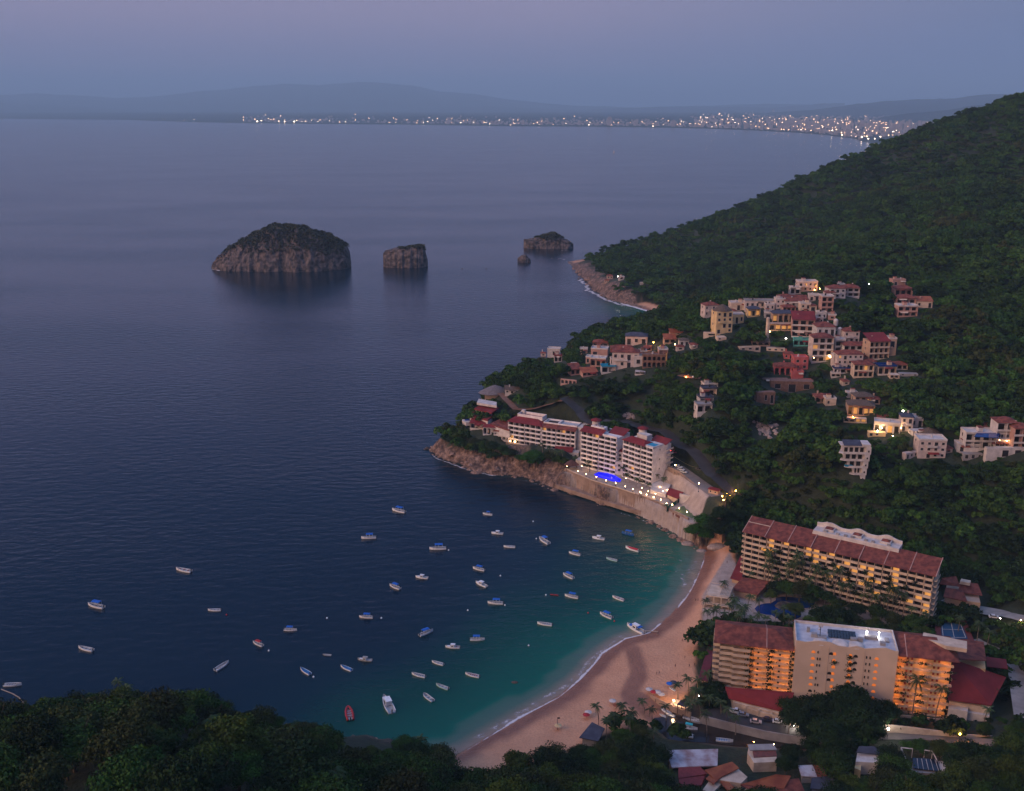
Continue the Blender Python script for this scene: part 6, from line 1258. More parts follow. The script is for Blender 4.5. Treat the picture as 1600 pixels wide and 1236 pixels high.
LAMPS = [(1275,444,.5,BULB,'bright lamp at the right corner of the topmost villa',900),(1273,452,.45,BULBO,'amber garden lamp just below the topmost villa',700),(1281,450,.45,BULBO,'amber garden lamp right of the topmost villa',700),
 (1358,443,.75,BULBW,'lone white street lamp between the top villas and the rose-pink one',600),(1411,641,.62,BULBW,'lone white lamp above the slate-roofed villa',1500),(1585,887,.4,BULBW,'white lamp in the trees at the right edge above the tennis court',600),
 (1203,517,.4,BULB,'warm lamp left end of the amber terraces',900),(1240,516,.4,BULB,'warm lamp right end of the amber terraces',900),(1228,528,.45,BULBW,'white lamp by the steps below the amber terraces',500),(1272,558,.35,BULB,'warm lamp left of the four-storey loggia villa',500),(1297,557,.45,BULB,'warm lamp right of the four-storey loggia villa',900),
 (1252,562,.3,BULBO,'small lamp on the top of the pink villa',250),(1371,672,.5,BULB,'yellow floodlamp left of the white arched villa',1200),(1378,668,.35,BULB,'second yellow lamp of the white arched villa',1600),(1395,680,.35,BULB,'warm lamp under the arches of the white villa',1200),(1408,668,.35,BULB,'warm lamp between the arched and slate-roofed villas',900),(1346,636,.3,BULBO,'amber lamp on the thatched villa',700),
 (1333,650,.3,BULBO,'amber lamp left in the thatched villa',800),(1021,534,.5,BULBO,'orange flame-like lamp left of the lit brick terrace',900),(1030,541,.5,BULBO,'orange lamp on the terrace of the brick house',1200),(1055,537,.4,BULB,'warm lamp between the two small cottages',700),(979,546,.45,BULBO,'orange lamp on the roof of the bright white villa',1400),(913,576,.35,BULB,'warm lamp between the terracotta roofs',500),
 (1098,620,.4,BULB,'warm lamp on the terrace of the narrow modern house',500),(965,431,.5,BULBW,'white lamp left of the tiny white hut',300),(969,433,.7,BULBW,'brightest lamp by the tiny white hut',400),(1072,588,.35,BULBO,'orange lamp by the parked trucks on the hill track',1500),(1562,687,.3,BULB,'warm lamp under the blue pool terrace at the right edge',500),(1573,688,.3,BULB,'second warm lamp of the large right-hand villa',400),
 (1388,1138,.55,BULBW,'glaring white floodlight beside the village lane',1200),(1500,1146,.5,BULBO,'amber lamp lighting the wall at the bend of the village lane',1900),(1240,1133,.5,BULBW,'cold white lamp by the inlet road',900),(1268,1123,.3,BULB,'small yellowish lamp in the tree beside the street wall',350),(1053,1094,.5,BULB,'bright lamp over the beach restaurant tables',1800),(1075,1088,.22,BULB,'small lamp between palms beside the beach',150),(1092,1086,.22,BULBW,'pale lamp at the corner of the palm garden',100),(1507,1220,.4,BULBO,'orange lamp in the trees at the bottom right',700),(1333,1233,.25,BULB,'tiny lamp at the bottom edge',150),(1178,1158,.2,BULBO,'tiny orange lamp on the near side of the inlet',100),(1209,1162,.2,BULB,'small lamp at the corner of the cream house by the inlet',100),
 (1563,965,.3,BULBW,'small lamp beside the service road at the right edge',700),(1595,968,.3,BULB,'lamp at the far end of the service road',1200)]
for a in LAMPS:
    big = a[3] is BULBW; bulb(a[0], a[1], a[2]*.62, a[3], a[4], a[5], (1,.9,.8) if big else ((1,.42,.1) if a[3] is BULBO else (1,.62,.3)), 4.5 if a[1] > 880 else 3)
for a in LAMPS: excl(a[0]-2, a[1]-2, a[0]+2, a[1]+2)
# scree and bare rock on the hill
for (px, py, w_, n_, lab) in ((1196,672,46,46,'heap of pale boulders in the jungle below the brick terraces'),(985,650,20,16,'scatter of brown rocks on the bare gully above the cape hotel')):
    c = hit(px, py); root = E('rock_pile', lab, 'rocks', c, 0); mb = MB(); rg = random.Random(px); s_ = dep(c)/F
    for _ in range(n_):
        a, b = px + rg.gauss(0, .22)*w_, py + rg.gauss(0, .13)*w_; q = hit(a, b)-c; r = rg.uniform(.8, 2.1); vs0 = len(mb.v); mb.dome(q.x, q.y, q.z-.4, r, r*.9, 6, 2)
        for i in range(vs0, len(mb.v)): x, y, z = mb.v[i]; mb.v[i] = (x+rg.uniform(-.3,.3)*r, y+rg.uniform(-.3,.3)*r, z+rg.uniform(-.3,.3)*r)
    mb.build('rocks', mat('pale_boulder', (.34,.27,.24), (.20,.15,.13), scale=.7), root); excl(px-w_*.42, py-w_*.28, px+w_*.42, py+w_*.24)
for b in ((978,612,994,632),(1060,588,1092,592)): excl(*b)
ribbon([(1062,590),(1080,592),(1095,592)], 6, mat('dirt_track', (.22,.11,.07), (.16,.08,.05), scale=.3), 'dirt_track')
ribbon([(778,614),(790,626),(806,646),(820,652),(850,650),(880,652)], 5, mat('dirt_track', (.2,.2,.2)), 'dirt_track')
# ================= boats
HULLW = mat('white_hull', (.80,.80,.80), (.66,.67,.69), scale=1.2, rough=.35, spec=.5); HULLG = mat('grey_hull', (.32,.31,.30), (.22,.21,.2), scale=1.2)
HULLR = mat('red_hull', (.45,.03,.035), rough=.4); HULLT = mat('pale_teal_hull', (.42,.62,.60), (.35,.52,.5), rough=.4)
BLUEC = mat('blue_canvas', (.015,.13,.50), (.01,.09,.38), scale=1.5); REDC = mat('red_canvas', (.45,.035,.04), scale=1.5); TEALC = mat('teal_canvas', (.02,.42,.48), scale=1.5)
SEAT = mat('grey_seat', (.22,.22,.24)); SEATR = mat('red_seat', (.35,.06,.06)); SEATB = mat('blue_seat', (.04,.18,.40)); INN = mat('boat_inside', (.42,.43,.44), (.3,.31,.32), scale=2); STRB = mat('blue_stripe', (.03,.10,.35))
BM = {}
def hull_mesh(m, inner=None, bluff=0.0):
    k = ('hull', m.name, (inner or INN).name, bluff)
    if k in BM: return BM[k]
    n = 12; V = []; F_ = []
    for i in range(n+1):
        u = i/n; x = -.5+u; b = .145*(1-max(0, (u-.35)/.65)**(2.2+bluff*2))+.003; b *= .88+.12*min(1, u*4); h = .085+.075*max(0, u-.45)**1.5*2.2; kz = -.05+.07*max(0, (u-.75)/.25)**2
        V += [(x, -b, h), (x, -b*.82, kz+.02), (x, 0, kz-.02), (x, b*.82, kz+.02), (x, b, h), (x, b*.84, h), (x, b*.78, .035), (x, -b*.78, .035), (x, -b*.84, h)]
    q = 9
    for i in range(n):
        for j in range(q): F_.append((i*q+j, (i+1)*q+j, (i+1)*q+(j+1) % q, i*q+(j+1) % q))
    F_.append(tuple(range(q))[::-1])
    me = bpy.data.meshes.new('hull'); me.from_pydata(V, [], F_); me.materials.append(m); me.materials.append(inner or INN)
    me.polygons.foreach_set('material_index', [1 if (j % q) in (5, 6, 7) and j < n*q else 0 for j in range(len(F_))]); BM[k] = me; return me
def prim(name, fn, m):
    k = (name, m.name, fn.__name__)
    if k not in BM: mb = MB(); fn(mb); BM[k] = mb.mesh(name, m)
    return BM[k]
def f_motor(mb): mb.box(-.53, -.49, -.02, .02, -.04, .13); mb.box(-.55, -.485, -.028, .028, .10, .155)
def f_bench(mb): mb.box(-.02, .02, -.112, .112, .055, .072)
def f_canopy(mb):
    n = 6
    for i in range(n):
        a, b = -.125+.25*i/n, -.125+.25*(i+1)/n; za, zb = .30-.9*a*a, .30-.9*b*b
        mb.add([(-.30,a,za),(.17,a,za),(.17,b,zb),(-.30,b,zb),(-.30,a,za-.012),(.17,a,za-.012),(.17,b,zb-.012),(-.30,b,zb-.012)], [(0,1,2,3),(7,6,5,4),(0,4,5,1),(3,2,6,7),(0,3,7,4),(1,5,6,2)])
def f_canopys(mb):
    f_canopy(mb); mb.v = [(x*.72-.02, y, z) for x, y, z in mb.v]
def f_posts(mb):
    for x in (-.28, -.06, .15):
        for y in (-.115, .115): mb.tube([(x, y, .06), (x, y, .29)], .005, 4)
def f_cabin(mb):
    mb.add([(-.10,-.1,.06),(.20,-.085,.06),(.20,.085,.06),(-.10,.1,.06),(-.10,-.095,.20),(.10,-.08,.20),(.10,.08,.20),(-.10,.095,.20)], [(0,1,5,4),(1,2,6,5),(2,3,7,6),(3,0,4,7),(4,5,6,7)])
    mb.box(.14, .38, -.07, .07, .05, .12)
def f_glass(mb): mb.add([(.185,-.08,.095),(.185,.08,.095),(.112,.074,.185),(.112,-.074,.185)], [(0,1,2,3)]); mb.box(-.06,.08,-.104,-.098,.11,.175); mb.box(-.06,.08,.098,.104,.11,.175)
def f_hardtop(mb): mb.box(-.2,.13,-.1,.1,.235,.25)
def f_hposts(mb):
    for x in (-.18, .1):
        for y in (-.09,.09): mb.tube([(x,y,.06),(x,y,.235)], .006, 4)
def f_cover(mb):
    for i in range(6):
        x0, x1 = -.42+i*.13, -.42+(i+1)*.13; b0 = .135*(1-max(0,(x0+.1)/.6)**2.2); b1 = .135*(1-max(0,(x1+.1)/.6)**2.2)
        mb.add([(x0,-b0,.1),(x1,-b1,.1),(x1,0,.15),(x0,0,.15),(x0,b0,.1),(x1,b1,.1)], [(0,1,2,3),(3,2,5,4)])
def f_tube(mb):
    pts = [(-.5,-.12,.05),(-.1,-.15,.06),(.25,-.13,.07),(.45,-.06,.1),(.5,0,.12),(.45,.06,.1),(.25,.13,.07),(-.1,.15,.06),(-.5,.12,.05)]; mb.tube(pts, .045, 8)
def boat(cx, cy_p, vx, vy, kind, label, cat='boat', col=None, group='small boats moored in the bay', z=0.0, hull=None, inner=None, seats=3, rz=None, name='fishing_boat', scale=1.0):
    a, b = P(cx-vx/2, cy_p-vy/2, z), P(cx+vx/2, cy_p+vy/2, z); d = b-a; L_ = d.length*scale; r = E(name, label, cat, (a+b)/2, math.atan2(d.y, d.x), group); r.scale = (L_, L_*1.05, L_*1.15)
    h = hull or HULLW
    if kind == 'kayak':
        mb = MB(); n = 8
        for s_ in (-1, 1):
            pass
        V = []; F_ = []
        for i in range(n+1):
            u = i/n; bb = .11*math.sin(math.pi*u)**.7+.002; V += [(-.5+u, -bb, .06), (-.5+u, 0, -.03), (-.5+u, bb, .06), (-.5+u, 0, .085)]
        for i in range(n):
            for j in range(4): F_.append((i*4+j, (i+1)*4+j, (i+1)*4+(j+1) % 4, i*4+(j+1) % 4))
        mb.add(V, F_); mb.build('hull', REDC, r); m2 = MB(); m2.box(-.12, .08, -.05, .05, .078, .092); m2.build('cockpit', DARK, r); return r
    if kind == 'inflatable':
        m2 = MB(); f_tube(m2); m2.build('tube', h, r, smooth=True); m3 = MB(); m3.box(-.46, .36, -.11, .11, .0, .05); m3.build('floor', inner or INN, r); link('motor', prim('motor', f_motor, METAL), r)
        for i in range(4): link('seat', prim('seat', f_bench, SEATR), r, (-.3+i*.18, 0, .03))
        return r
    link('hull', hull_mesh(h, inner, 1.0 if kind == 'round' else 0), r)
    if kind != 'bare': link('motor', prim('motor', f_motor, METAL if kind != 'cabin' else GREY), r)
    if kind in ('open', 'canopy', 'canopy_s', 'round'):
        sm = SEATR if col == 'r' else SEATB if col == 'b' else SEAT
        for i in range(seats): link('seat', prim('seat', f_bench, sm), r, (-.30+i*(.56/max(seats-1,1)), 0, 0))
    if kind == 'canopy': link('canopy', prim('canopy', f_canopy, col or BLUEC), r); link('canopy_frame', prim('canopy_frame', f_posts, HULLW), r)
    if kind == 'canopy_s': link('canopy', prim('canopy', f_canopys, col or BLUEC), r); link('canopy_frame', prim('canopy_frame', f_hposts, HULLW), r)
    if kind == 'cabin':
        link('cabin', prim('cabin', f_cabin, HULLW), r); link('windscreen', prim('windscreen', f_glass, GLASS), r); link('hardtop', prim('hardtop', f_hardtop, h), r); link('hardtop_frame', prim('hardtop_frame', f_hposts, HULLW), r)
        if col == 'r': link('seat', prim('seat', f_bench, SEATR), r, (-.3, 0, .02))
    if kind == 'cover': link('cover', prim('cover', f_cover, col), r)
    return r
BOATS = [
 (623,799,-20,-4,'canopy','white panga with a blue canopy, topmost boat left of the rocky point'),
 (576,841,-23,1,'canopy','blue-canopied white panga below and left of the topmost one'),
 (684,858,-26,1,'canopy','long white boat with a wide blue canopy and a buoy off its stern'),
 (762,804,-15,-2,'canopy_s','small blue-topped boat nearest the middle of the seawall'),
 (777,834,-18,-1,'cabin','white cabin boat just under the small blue-topped one nearest the seawall'),
 (796,855,-18,-1,'open','plain open white boat right below a white cabin boat'),
 (850,846,-15,-9,'canopy_s','white boat with a bit of blue, bow pointing up left, alone between two cabin boats'),
 (935,842,-19,-3,'cabin','white cabin boat close to the rocks left of the all-blue boat'),
 (981,835,-19,-4,'canopy','all-blue boat closest to the rocks below the tennis court','B'),
 (988,859,-21,-6,'cover','red-covered white boat near the top corner of the beach','R'),
 (898,866,-18,-4,'canopy','blue-canopied boat between the two groups right of centre, above the narrow teal boat'),
 (956,875,-17,-4,'open','narrow pale-teal open boat left of the beach corner','T'),
 (748,890,-18,-4,'canopy','blue-canopied boat in the middle of the bay above a white cabin boat'),
 (659,903,-19,-2,'cabin','white cabin boat left of centre above a small blue-canopied one'),
 (617,918,-16,-6,'canopy','blue-canopied boat with its bow up left, left of the middle group'),
 (752,914,-17,-7,'cabin','white cabin boat pointing up left directly below a blue-canopied one'),
 (888,901,-16,-7,'canopy','slim blue-canopied boat above the red kayak'),
 (774,943,-24,-1,'canopy','boxy boat with the biggest blue canopy in the middle of the bay'),
 (893,933,-21,-4,'canopy','blue-canopied boat just right of the red kayak'),
 (966,936,-18,-6,'open','open white boat with red seats halfway up the beach side','r'),
 (947,963,-19,-8,'canopy','blue-canopied boat over the turquoise shallows next to the beached yacht'),
 (851,976,-23,-3,'open','open white panga with rows of seats alone in the middle right of the bay'),
 (572,965,-21,-1,'canopy','blue-canopied boat with a small buoy to its right, left of centre'),
 (666,990,21,-8,'canopy','blue-canopied boat turned the other way, bow pointing up right'),
 (746,1000,23,0,'canopy','blue-canopied white boat facing right next to a cabin boat with red seats'),
 (707,1012,-22,-1,'cabin','white cabin boat with red seats in the lower middle','r'),
 (570,1032,-22,-2,'cabin','pale grey cabin boat in the lower left of the fleet','G'),
 (684,1037,-18,-5,'open','small open white boat above a row of three white boats'),
 (654,1056,-21,-5,'open','open panga with four dark seats in the lower middle'),
 (738,1056,-22,-5,'open','open white panga with red seats, lowest right of the fleet','r'),
 (691,1074,-19,-7,'open','open pale-green boat pointing up left in the lower middle','T'),
 (669,1091,-15,-11,'round','stubby rounded white boat, lowest of the lower middle group'),
 (541,1045,-17,-7,'open','white boat with a blue-striped deck beside the pale grey cabin boat','b'),
 (287,892,-23,-4,'open','white boat with red seats, farthest out on the left','r'),
 (150,948,-24,-5,'canopy','large blue-canopied boat far out at the left'),
 (335,954,-20,0,'open','open white boat with seats alone left of the fleet'),
 (454,985,20,1,'canopy','blue-canopied boat facing right on the left side of the fleet'),
 (403,1007,-15,-6,'canopy','white boat with a red canopy','C'),
 (134,1015,-22,-5,'open','open white boat below the large blue-canopied one at the far left'),
 (347,1042,21,-13,'open','open white panga turned bow up right near the wooded shore'),
 (511,1024,-13,-1,'bare','tiny grey rowing dinghy','G'),
 (477,1050,-15,-9,'open','white boat with a blue deck, bow up left, nearest the wooded hill','b'),
 (20,1071,28,-1,'open','long ribbed white skiff cut by the left edge of the picture'),
]
for cx, cyy, vx, vy, kind, lab, *o in BOATS:
    o = o[0] if o else None; kw = {}
    if o == 'B': kw = dict(hull=mat('blue_hull', (.02,.10,.35), rough=.4), inner=SEATB)
    elif o == 'R': kw = dict(col=REDC)
    elif o == 'T': kw = dict(hull=HULLT)
    elif o == 'G': kw = dict(hull=HULLG)
    elif o == 'C': kw = dict(col=REDC)
    elif o in ('r', 'b'): kw = dict(col=o, inner=(mat('blue_inside', (.05,.22,.5)) if o == 'b' else None))
    if lab.startswith(('open white panga', 'open panga', 'long ribbed')): kw['seats'] = 5
    boat(cx, cyy, vx, vy, kind, lab, name={'cabin': 'cabin_boat', 'bare': 'rowing_boat'}.get(kind, 'fishing_boat'), **kw)
boat(866,930,13,1.5,'kayak','red kayak floating left of a blue-canopied boat','kayak', name='kayak')
boat(546,1117,-4,-19,'inflatable','red inflatable boat seen end-on near the lower wooded shore','boat', hull=HULLR, name='inflatable_boat')
b = boat(606,1103,-13,-24,'cabin','largest moored white motor boat with twin outboards, near the lower shore','motor boat', name='motor_boat', hull=HULLW, scale=1.0)
y = boat(993,984,-25,-12,'cabin','white yacht with blue covers and a landing plank, bows off the beach','yacht', name='yacht', scale=1.05)
mb = MB(); mb.dome(.26,0,.12,.1,.05,8,2); mb.box(-.32,-.12,-.11,.11,.2,.215); mb.build('cover', BLUEC, y)
mb = MB(); mb.tube([(-.5,-.1,.1),(-.85,-.55,.02)], .02, 4); mb.build('plank', CREAM, y)
for i, (a, b_, m_, lab) in enumerate([(701,860,0,'white mooring buoy by the long blue-canopied boat'),(833,815,0,'white buoy between the seawall and the boats'),(838,842,0,'white buoy left of the boat with a bit of blue'),(782,900,0,'white buoy right of a blue-canopied boat in the middle'),(731,954,0,'white buoy between two blue-canopied boats'),(789,946,0,'white buoy off the stern of the boxy blue-canopied boat'),(596,966,0,'white buoy right of a blue-canopied boat on the left'),(853,930,0,'white buoy left of the red kayak'),(919,958,1,'red buoy left of the shallow-water boat'),(960,971,1,'orange buoy between the last moored boat and the yacht'),(511,966,0,'white buoy alone left of the fleet'),(354,961,1,'red buoy beside the lone open white boat'),(420,1017,0,'white buoy below the red-canopied boat'),(490,1058,0,'white buoy below the blue-decked boat'),(826,1009,0,'white buoy in the greenish shallows'),(1213,700,2,'')]):
    if m_ == 2: continue
    p = P(a, b_); mb = MB(); r_ = .42; mb.ball(0,0,.12,r_,10); mb.cyl(0,0,.5,.8,.05,5); tag(mb.build('buoy', HULLW if m_ == 0 else REDC, None, loc=p), lab, 'buoy', 'mooring buoys')
mb = MB(); pts = [P(a, b_, .1) for a, b_ in [(2,1077),(10,1080),(20,1084),(30,1090),(36,1097),(38,1102)]]; o = pts[0]; mb.tube([p-o for p in pts], .22, 6); tag(mb.build('floating_boom', mat('pale_rope', (.35,.28,.22)), None, loc=o), 'pale curved floating boom on the water at the left edge', 'boom')
mb = MB(); p = P(804,1066,.1); mb.ball(0,0,0,1.0,8); mb.v = [(x*1.5,y,z*.3) for x,y,z in mb.v]; tag(mb.build('floating_weed', THATCH, None, loc=p), 'brown patch of weed floating in the green shallows', 'seaweed')
# --- the inlet and its boats
INL = [(1008,1142),(1022,1122),(1048,1118),(1082,1122),(1108,1127),(1150,1137),(1200,1149),(1246,1154),(1296,1158),(1300,1170),(1250,1170),(1200,1168),(1150,1166),(1100,1160),(1060,1158),(1030,1156)]
st = struct(slab(INL, .86, .1, mat('inlet_water', (.030,.021,.017), (.018,.014,.012), rough=.12, scale=.2, bump=.04, bscale=1.2, spec=.5), 'inlet_water'))
for cx, cyy, vx, vy, kind, lab, kw in [
 (1080,1124,25,7,'open','white boat farthest from the roofs in the raft of boats in the inlet',dict(seats=4)),(1078,1138,24,5,'canopy','boat with a bright turquoise canopy moored in the inlet',dict(col=TEALC)),(1070,1149,-27,-6,'open','pale blue panga nearest the corrugated roof in the inlet raft',dict(seats=5,col='b')),(1086,1128,22,6,'bare','old grey boat tucked against the inlet bank',dict(hull=HULLG)),
 (1132,1158,27,3,'open','white and blue panga moored mid-inlet behind the palm trunk',dict(seats=5,col='b')),(1213,1152,28,3,'open','pale blue panga moored under the street, right part of the inlet',dict(seats=5,col='b')),(1151,1139,25,8,'bare','weathered grey skiff pulled against the inlet wall',dict(hull=HULLG)),
 (1256,1158,26,3,'cover','boat under a dark blue cover at the right end of the inlet',dict(col=BLUEC)),
 (1040,1112,-15,-8,'bare','white dinghy pulled up on the sand, upper of three',dict(z_=2)),(1046,1117,-15,-8,'bare','white dinghy pulled up on the sand, middle of three',dict(z_=2)),(1036,1119,-11,-5,'bare','small white dinghy pulled up on the sand, lowest of three',dict(z_=2)),
 (1050,1077,-9,-5,'bare','pale rowing boat lying on the upper beach by the palms',dict(z_=3.1))]:
    zz = kw.pop('z_', .9)
    if zz >= 2: q = hit(cx, cyy); zz = q.z+.25
    boat(cx, cyy, vx, vy, kind, lab, z=zz, group='boats in the inlet', name='rowing_boat' if kind == 'bare' else 'fishing_boat', **kw)
# ================= vehicles
PAINT = {}
def car(px, py, ang, colr, label, cat='car', L_=4.5, z=None, kind='car', tail=False):
    p = hit(px, py) if z is None else P(px, py, z); p = p + Vector((0, 0, .22)); r = E('parked_car' if kind == 'car' else kind, label, cat, p, R(ang), 'vehicles'); k = str(colr)
    if k not in PAINT: PAINT[k] = mat('car_paint_'+str(len(PAINT)), colr, colr, rough=.3, spec=.6, metal=.1)
    m = PAINT[k]; w_ = 1.8; mb = MB(); hh = .95 if kind == 'car' else 1.2
    prof = [(-L_/2, .3), (-L_/2, .8), (-L_/2+.2, hh-.02), (L_/2-1.2, hh), (L_/2-.15, .8), (L_/2, .55), (L_/2, .3)]; n = len(prof)
    mb.add([(x, -w_/2, z_) for x, z_ in prof]+[(x, w_/2, z_) for x, z_ in prof], [tuple(range(n))[::-1], tuple(range(n, 2*n))]+[(i, (i+1) % n, n+(i+1) % n, n+i) for i in range(n)]); mb.build('body', m, r)
    c = [(-L_/2+.5, hh-.01), (-L_/2+.95, 1.45), (.35, 1.47), (1.05, hh-.01)] if kind == 'car' else [(-.2, hh), (-.1, 1.9), (1.1, 1.9), (1.7, hh)]; gm = MB(); n = 4
    gm.add([(x, -w_/2+.12, z_) for x, z_ in c]+[(x, w_/2-.12, z_) for x, z_ in c], [(3,2,1,0),(4,5,6,7)]+[(i, (i+1) % n, n+(i+1) % n, n+i) for i in range(n)]); gm.build('windows', GLASS, r)
    rf = MB(); rf.box(c[1][0]-.02, c[2][0]+.02, -w_/2+.1, w_/2-.1, c[1][1]+.01, c[1][1]+.07); rf.build('roof', m, r)
    for sx_ in (-1, 1):
        for sy_ in (-1, 1): wh = MB(); wh.tube([(sx_*L_*.31, sy_*.72, .3), (sx_*L_*.31, sy_*.92, .3)], .32, 10); wh.build('wheel', METAL, r)
    if tail:
        for sy_ in (-.6, .6): t_ = MB(); t_.box(-L_/2-.05, -L_/2-.004, sy_-.3, sy_+.3, .6, .95); t_.build('tail_light', mat('tail_light', (1,0,0), emit=(1,.03,.02), es=70), r)
    return r
car(1061,731,-38,(.6,.6,.6),'white car parked first by the warm street lamp on the coast road'); car(1064,735,-38,(.62,.62,.62),'white car parked second from the street lamp'); car(1068,739,-38,(.55,.55,.56),'silver car parked third from the street lamp')
car(1053,708,-28,(.3,.04,.04),'red car with glowing tail lights driving on the coast road', tail=True); car(1028,698,-28,(.45,.45,.45),'pale car with lit tail lights behind the red-roofed cape block', tail=True); car(1092,735,-40,(.05,.05,.06),'dark car alone lower on the coast road')
car(1148,1114,-20,(.6,.6,.6),'white van parked first at the left end of the inlet street', z=4.2, kind='van'); car(1161,1119,-14,(.25,.26,.28),'grey car parked behind the white van', z=4.2); car(1200,1127,-14,(.02,.025,.05),'dark blue car parked on the inlet street', z=4.2); car(1216,1130,-12,(.65,.65,.65),'white car parked beside the dark blue one', z=4.2); car(1181,1130,-12,(.42,.36,.34),'small beige car on the inlet street below the scalloped wall', z=4.2)
car(1087,591,-5,(.6,.6,.6),'white pickup on the hill track lit by an orange lamp', 'pickup', kind='pickup'); car(1074,590,-5,(.35,.16,.08),'brown pickup next to the orange lamp on the hill track', 'pickup', kind='pickup'); car(1553,966,-12,(.5,.5,.5),'pale car on the service road at the right', z=9.5); car(1413,744-17,-10,(.6,.6,.6),'white car by the curved white garden wall of the thatched-top villa')
struct(slab([(1094,1106),(1120,1100),(1150,1108),(1200,1122),(1262,1137),(1300,1146),(1298,1153),(1250,1150),(1196,1141),(1150,1130),(1110,1120)], 4.14, .3, ASPH, 'street'))
ew = E('quay_wall', 'grey quay wall between the inlet street and the moored boats', 'wall', P(1200,1146,3), 0); wallrun([(1094,1117),(1150,1131),(1196,1142),(1250,1151),(1298,1154)], 4.5, .4, GREY, 'wall', ew, z_bot=.3)
ribbon([(1300,1152),(1340,1150),(1385,1150),(1430,1150),(1480,1155),(1520,1160),(1600,1165)], 6, mat('village_lane', (.16,.13,.11), (.12,.1,.085), scale=.3), 'village_lane')
lw = E('boundary_wall', 'long low plaster wall beside the floodlit village lane', 'wall', P(1440, 1143, 5), 0); wallrun([(1380,1132),(1400,1133),(1440,1138),(1470,1142),(1496,1147),(1520,1148),(1560,1150)], 0, .35, CREAM, 'wall', lw, ztops=[8.4]*7, h=4)
excl(1375, 1128, 1425, 1165); excl(1470, 1140, 1525, 1162)
# ================= village at the near shore
house('village_house', 'big patchy white corrugated iron roof beside the inlet', 'house', [])if False else None
def qhouse(label, cat, roofs_, walls, ex, name='village_house', wins=()):
    p = P(*walls[0][0][0], walls[0][2]); r = E(name, label, cat, p, 0)
    for c, m in roofs_: quadroof(c, 'roof', m, r)
    for pts, z0, z1, m in walls: mb = MB(); pbox(mb, r, pts, z0, z1); mb.build('wall', m, r)
    for a, b_, z_, w_, h_ in wins: q = P(a, b_, z_)-r.location; window(r, q.x, q.y-.01, q.z, w_, h_, DARK)
    excl(*ex); return r
CORR = mat('patchy_iron_roof', (.52,.50,.54), (.30,.19,.19), scale=.28, wave=2.5, bump=.05)
qhouse('big patchy white corrugated iron roof beside the inlet', 'house', [([(1040,1172,9),(1122,1170,9),(1121,1196,8),(1050,1199,8)], CORR)], [([(1046,1196),(1118,1193),(1118,1176),(1044,1177)], 4, 7.6, TAN)], (1038,1166,1124,1200))
qhouse('house with a dark red roof and red wall right below the patchy iron roof', 'house', [([(1060,1199,9.4),(1094,1198,9.4),(1105,1209,9),(1060,1216,8.6)], mat('brick_red', (.22,.04,.04), (.16,.03,.03)))], [([(1061,1232),(1096,1226),(1104,1208),(1061,1214)], 3, 8.4, mat('brick_red', (.2,.04,.04)))], (1056,1195,1106,1236))
qhouse('cream house with an orange tile roof and a flat pale terrace', 'house', [([(1101,1203,11),(1144,1190,12),(1155,1200,11),(1118,1218,10)], OTILE),([(1115,1225,9.6),(1103,1216,9.6),(1113,1207,10.2),(1126,1215,10.2)], OTILE),([(1138,1236,9),(1118,1212,9.3),(1124,1209,9.5),(1148,1230,9)], OTILE)], [([(1122,1218),(1158,1224),(1168,1214),(1152,1200),(1124,1208)], 3, 9.6, CREAM),([(1098,1234),(1112,1240),(1130,1222),(1114,1212)], 3, 8.2, CREAM)], (1096,1188,1170,1236), wins=[(1118,1230,6,1,1.2),(1140,1226,6,1,1.2)])
qhouse('narrow cream house with a grey shed roof and blue tarpaulin on the inlet bank', 'house', [([(1172,1172,11),(1214,1171,11),(1208,1162,12),(1168,1163,12)], GREY),([(1178,1183,9.5),(1214,1181,9.5),(1212,1172,10.5),(1176,1173,10.5)], mat('rust_roof', (.2,.06,.05), (.12,.05,.045)))], [([(1168,1176),(1178,1192),(1214,1190),(1212,1170),(1170,1166)], 3, 9.2, CREAM)], (1164,1160,1218,1196))
q = P(1198,1192,6); mb = MB(); mb.add([(0,0,0),(1.4,.1,.0),(1.6,.5,2.6),(.1,.4,2.8),(0,.1,-.05),(1.4,.2,-.05)], [(0,1,2,3)]); mb.box(0,1.3,.45,.5,0,2.7); tag(mb.build('tarpaulin', BLUEC, None, loc=q), 'bright blue tarpaulin hung on the cream house by the inlet', 'tarpaulin')
qhouse('wide house with a large weathered terracotta roof, front and centre at the bottom edge', 'house', [([(1157,1226,11),(1200,1246,10),(1262,1246,10),(1248,1216,12),(1215,1209,13.5),(1200,1211,13.5)][:4], TILE),([(1158,1225,11.2),(1212,1210,14),(1236,1212,13.6),(1225,1232,11)], OTILE)], [([(1160,1236),(1200,1256),(1258,1256),(1250,1226),(1175,1226)], 3, 9.8, CREAM)], (1156,1208,1262,1236))
mb = MB(); 
qhouse('low house with half grey, half rusty sheet roof behind the terracotta one', 'house', [([(1252,1212,9),(1277,1214,9),(1270,1195,10),(1247,1196,10)], CORR),([(1278,1214,9),(1292,1212,9),(1284,1196,10),(1271,1195,10)], TILE),([(1266,1232,8),(1310,1234,8),(1300,1212,9),(1268,1215,9)], SLATE)], [([(1253,1216),(1288,1216),(1282,1198),(1252,1200)], 3, 8, GREY),([(1268,1236),(1306,1238),(1298,1216),(1270,1220)], 3, 7, GREY)], (1246,1194,1300,1230))
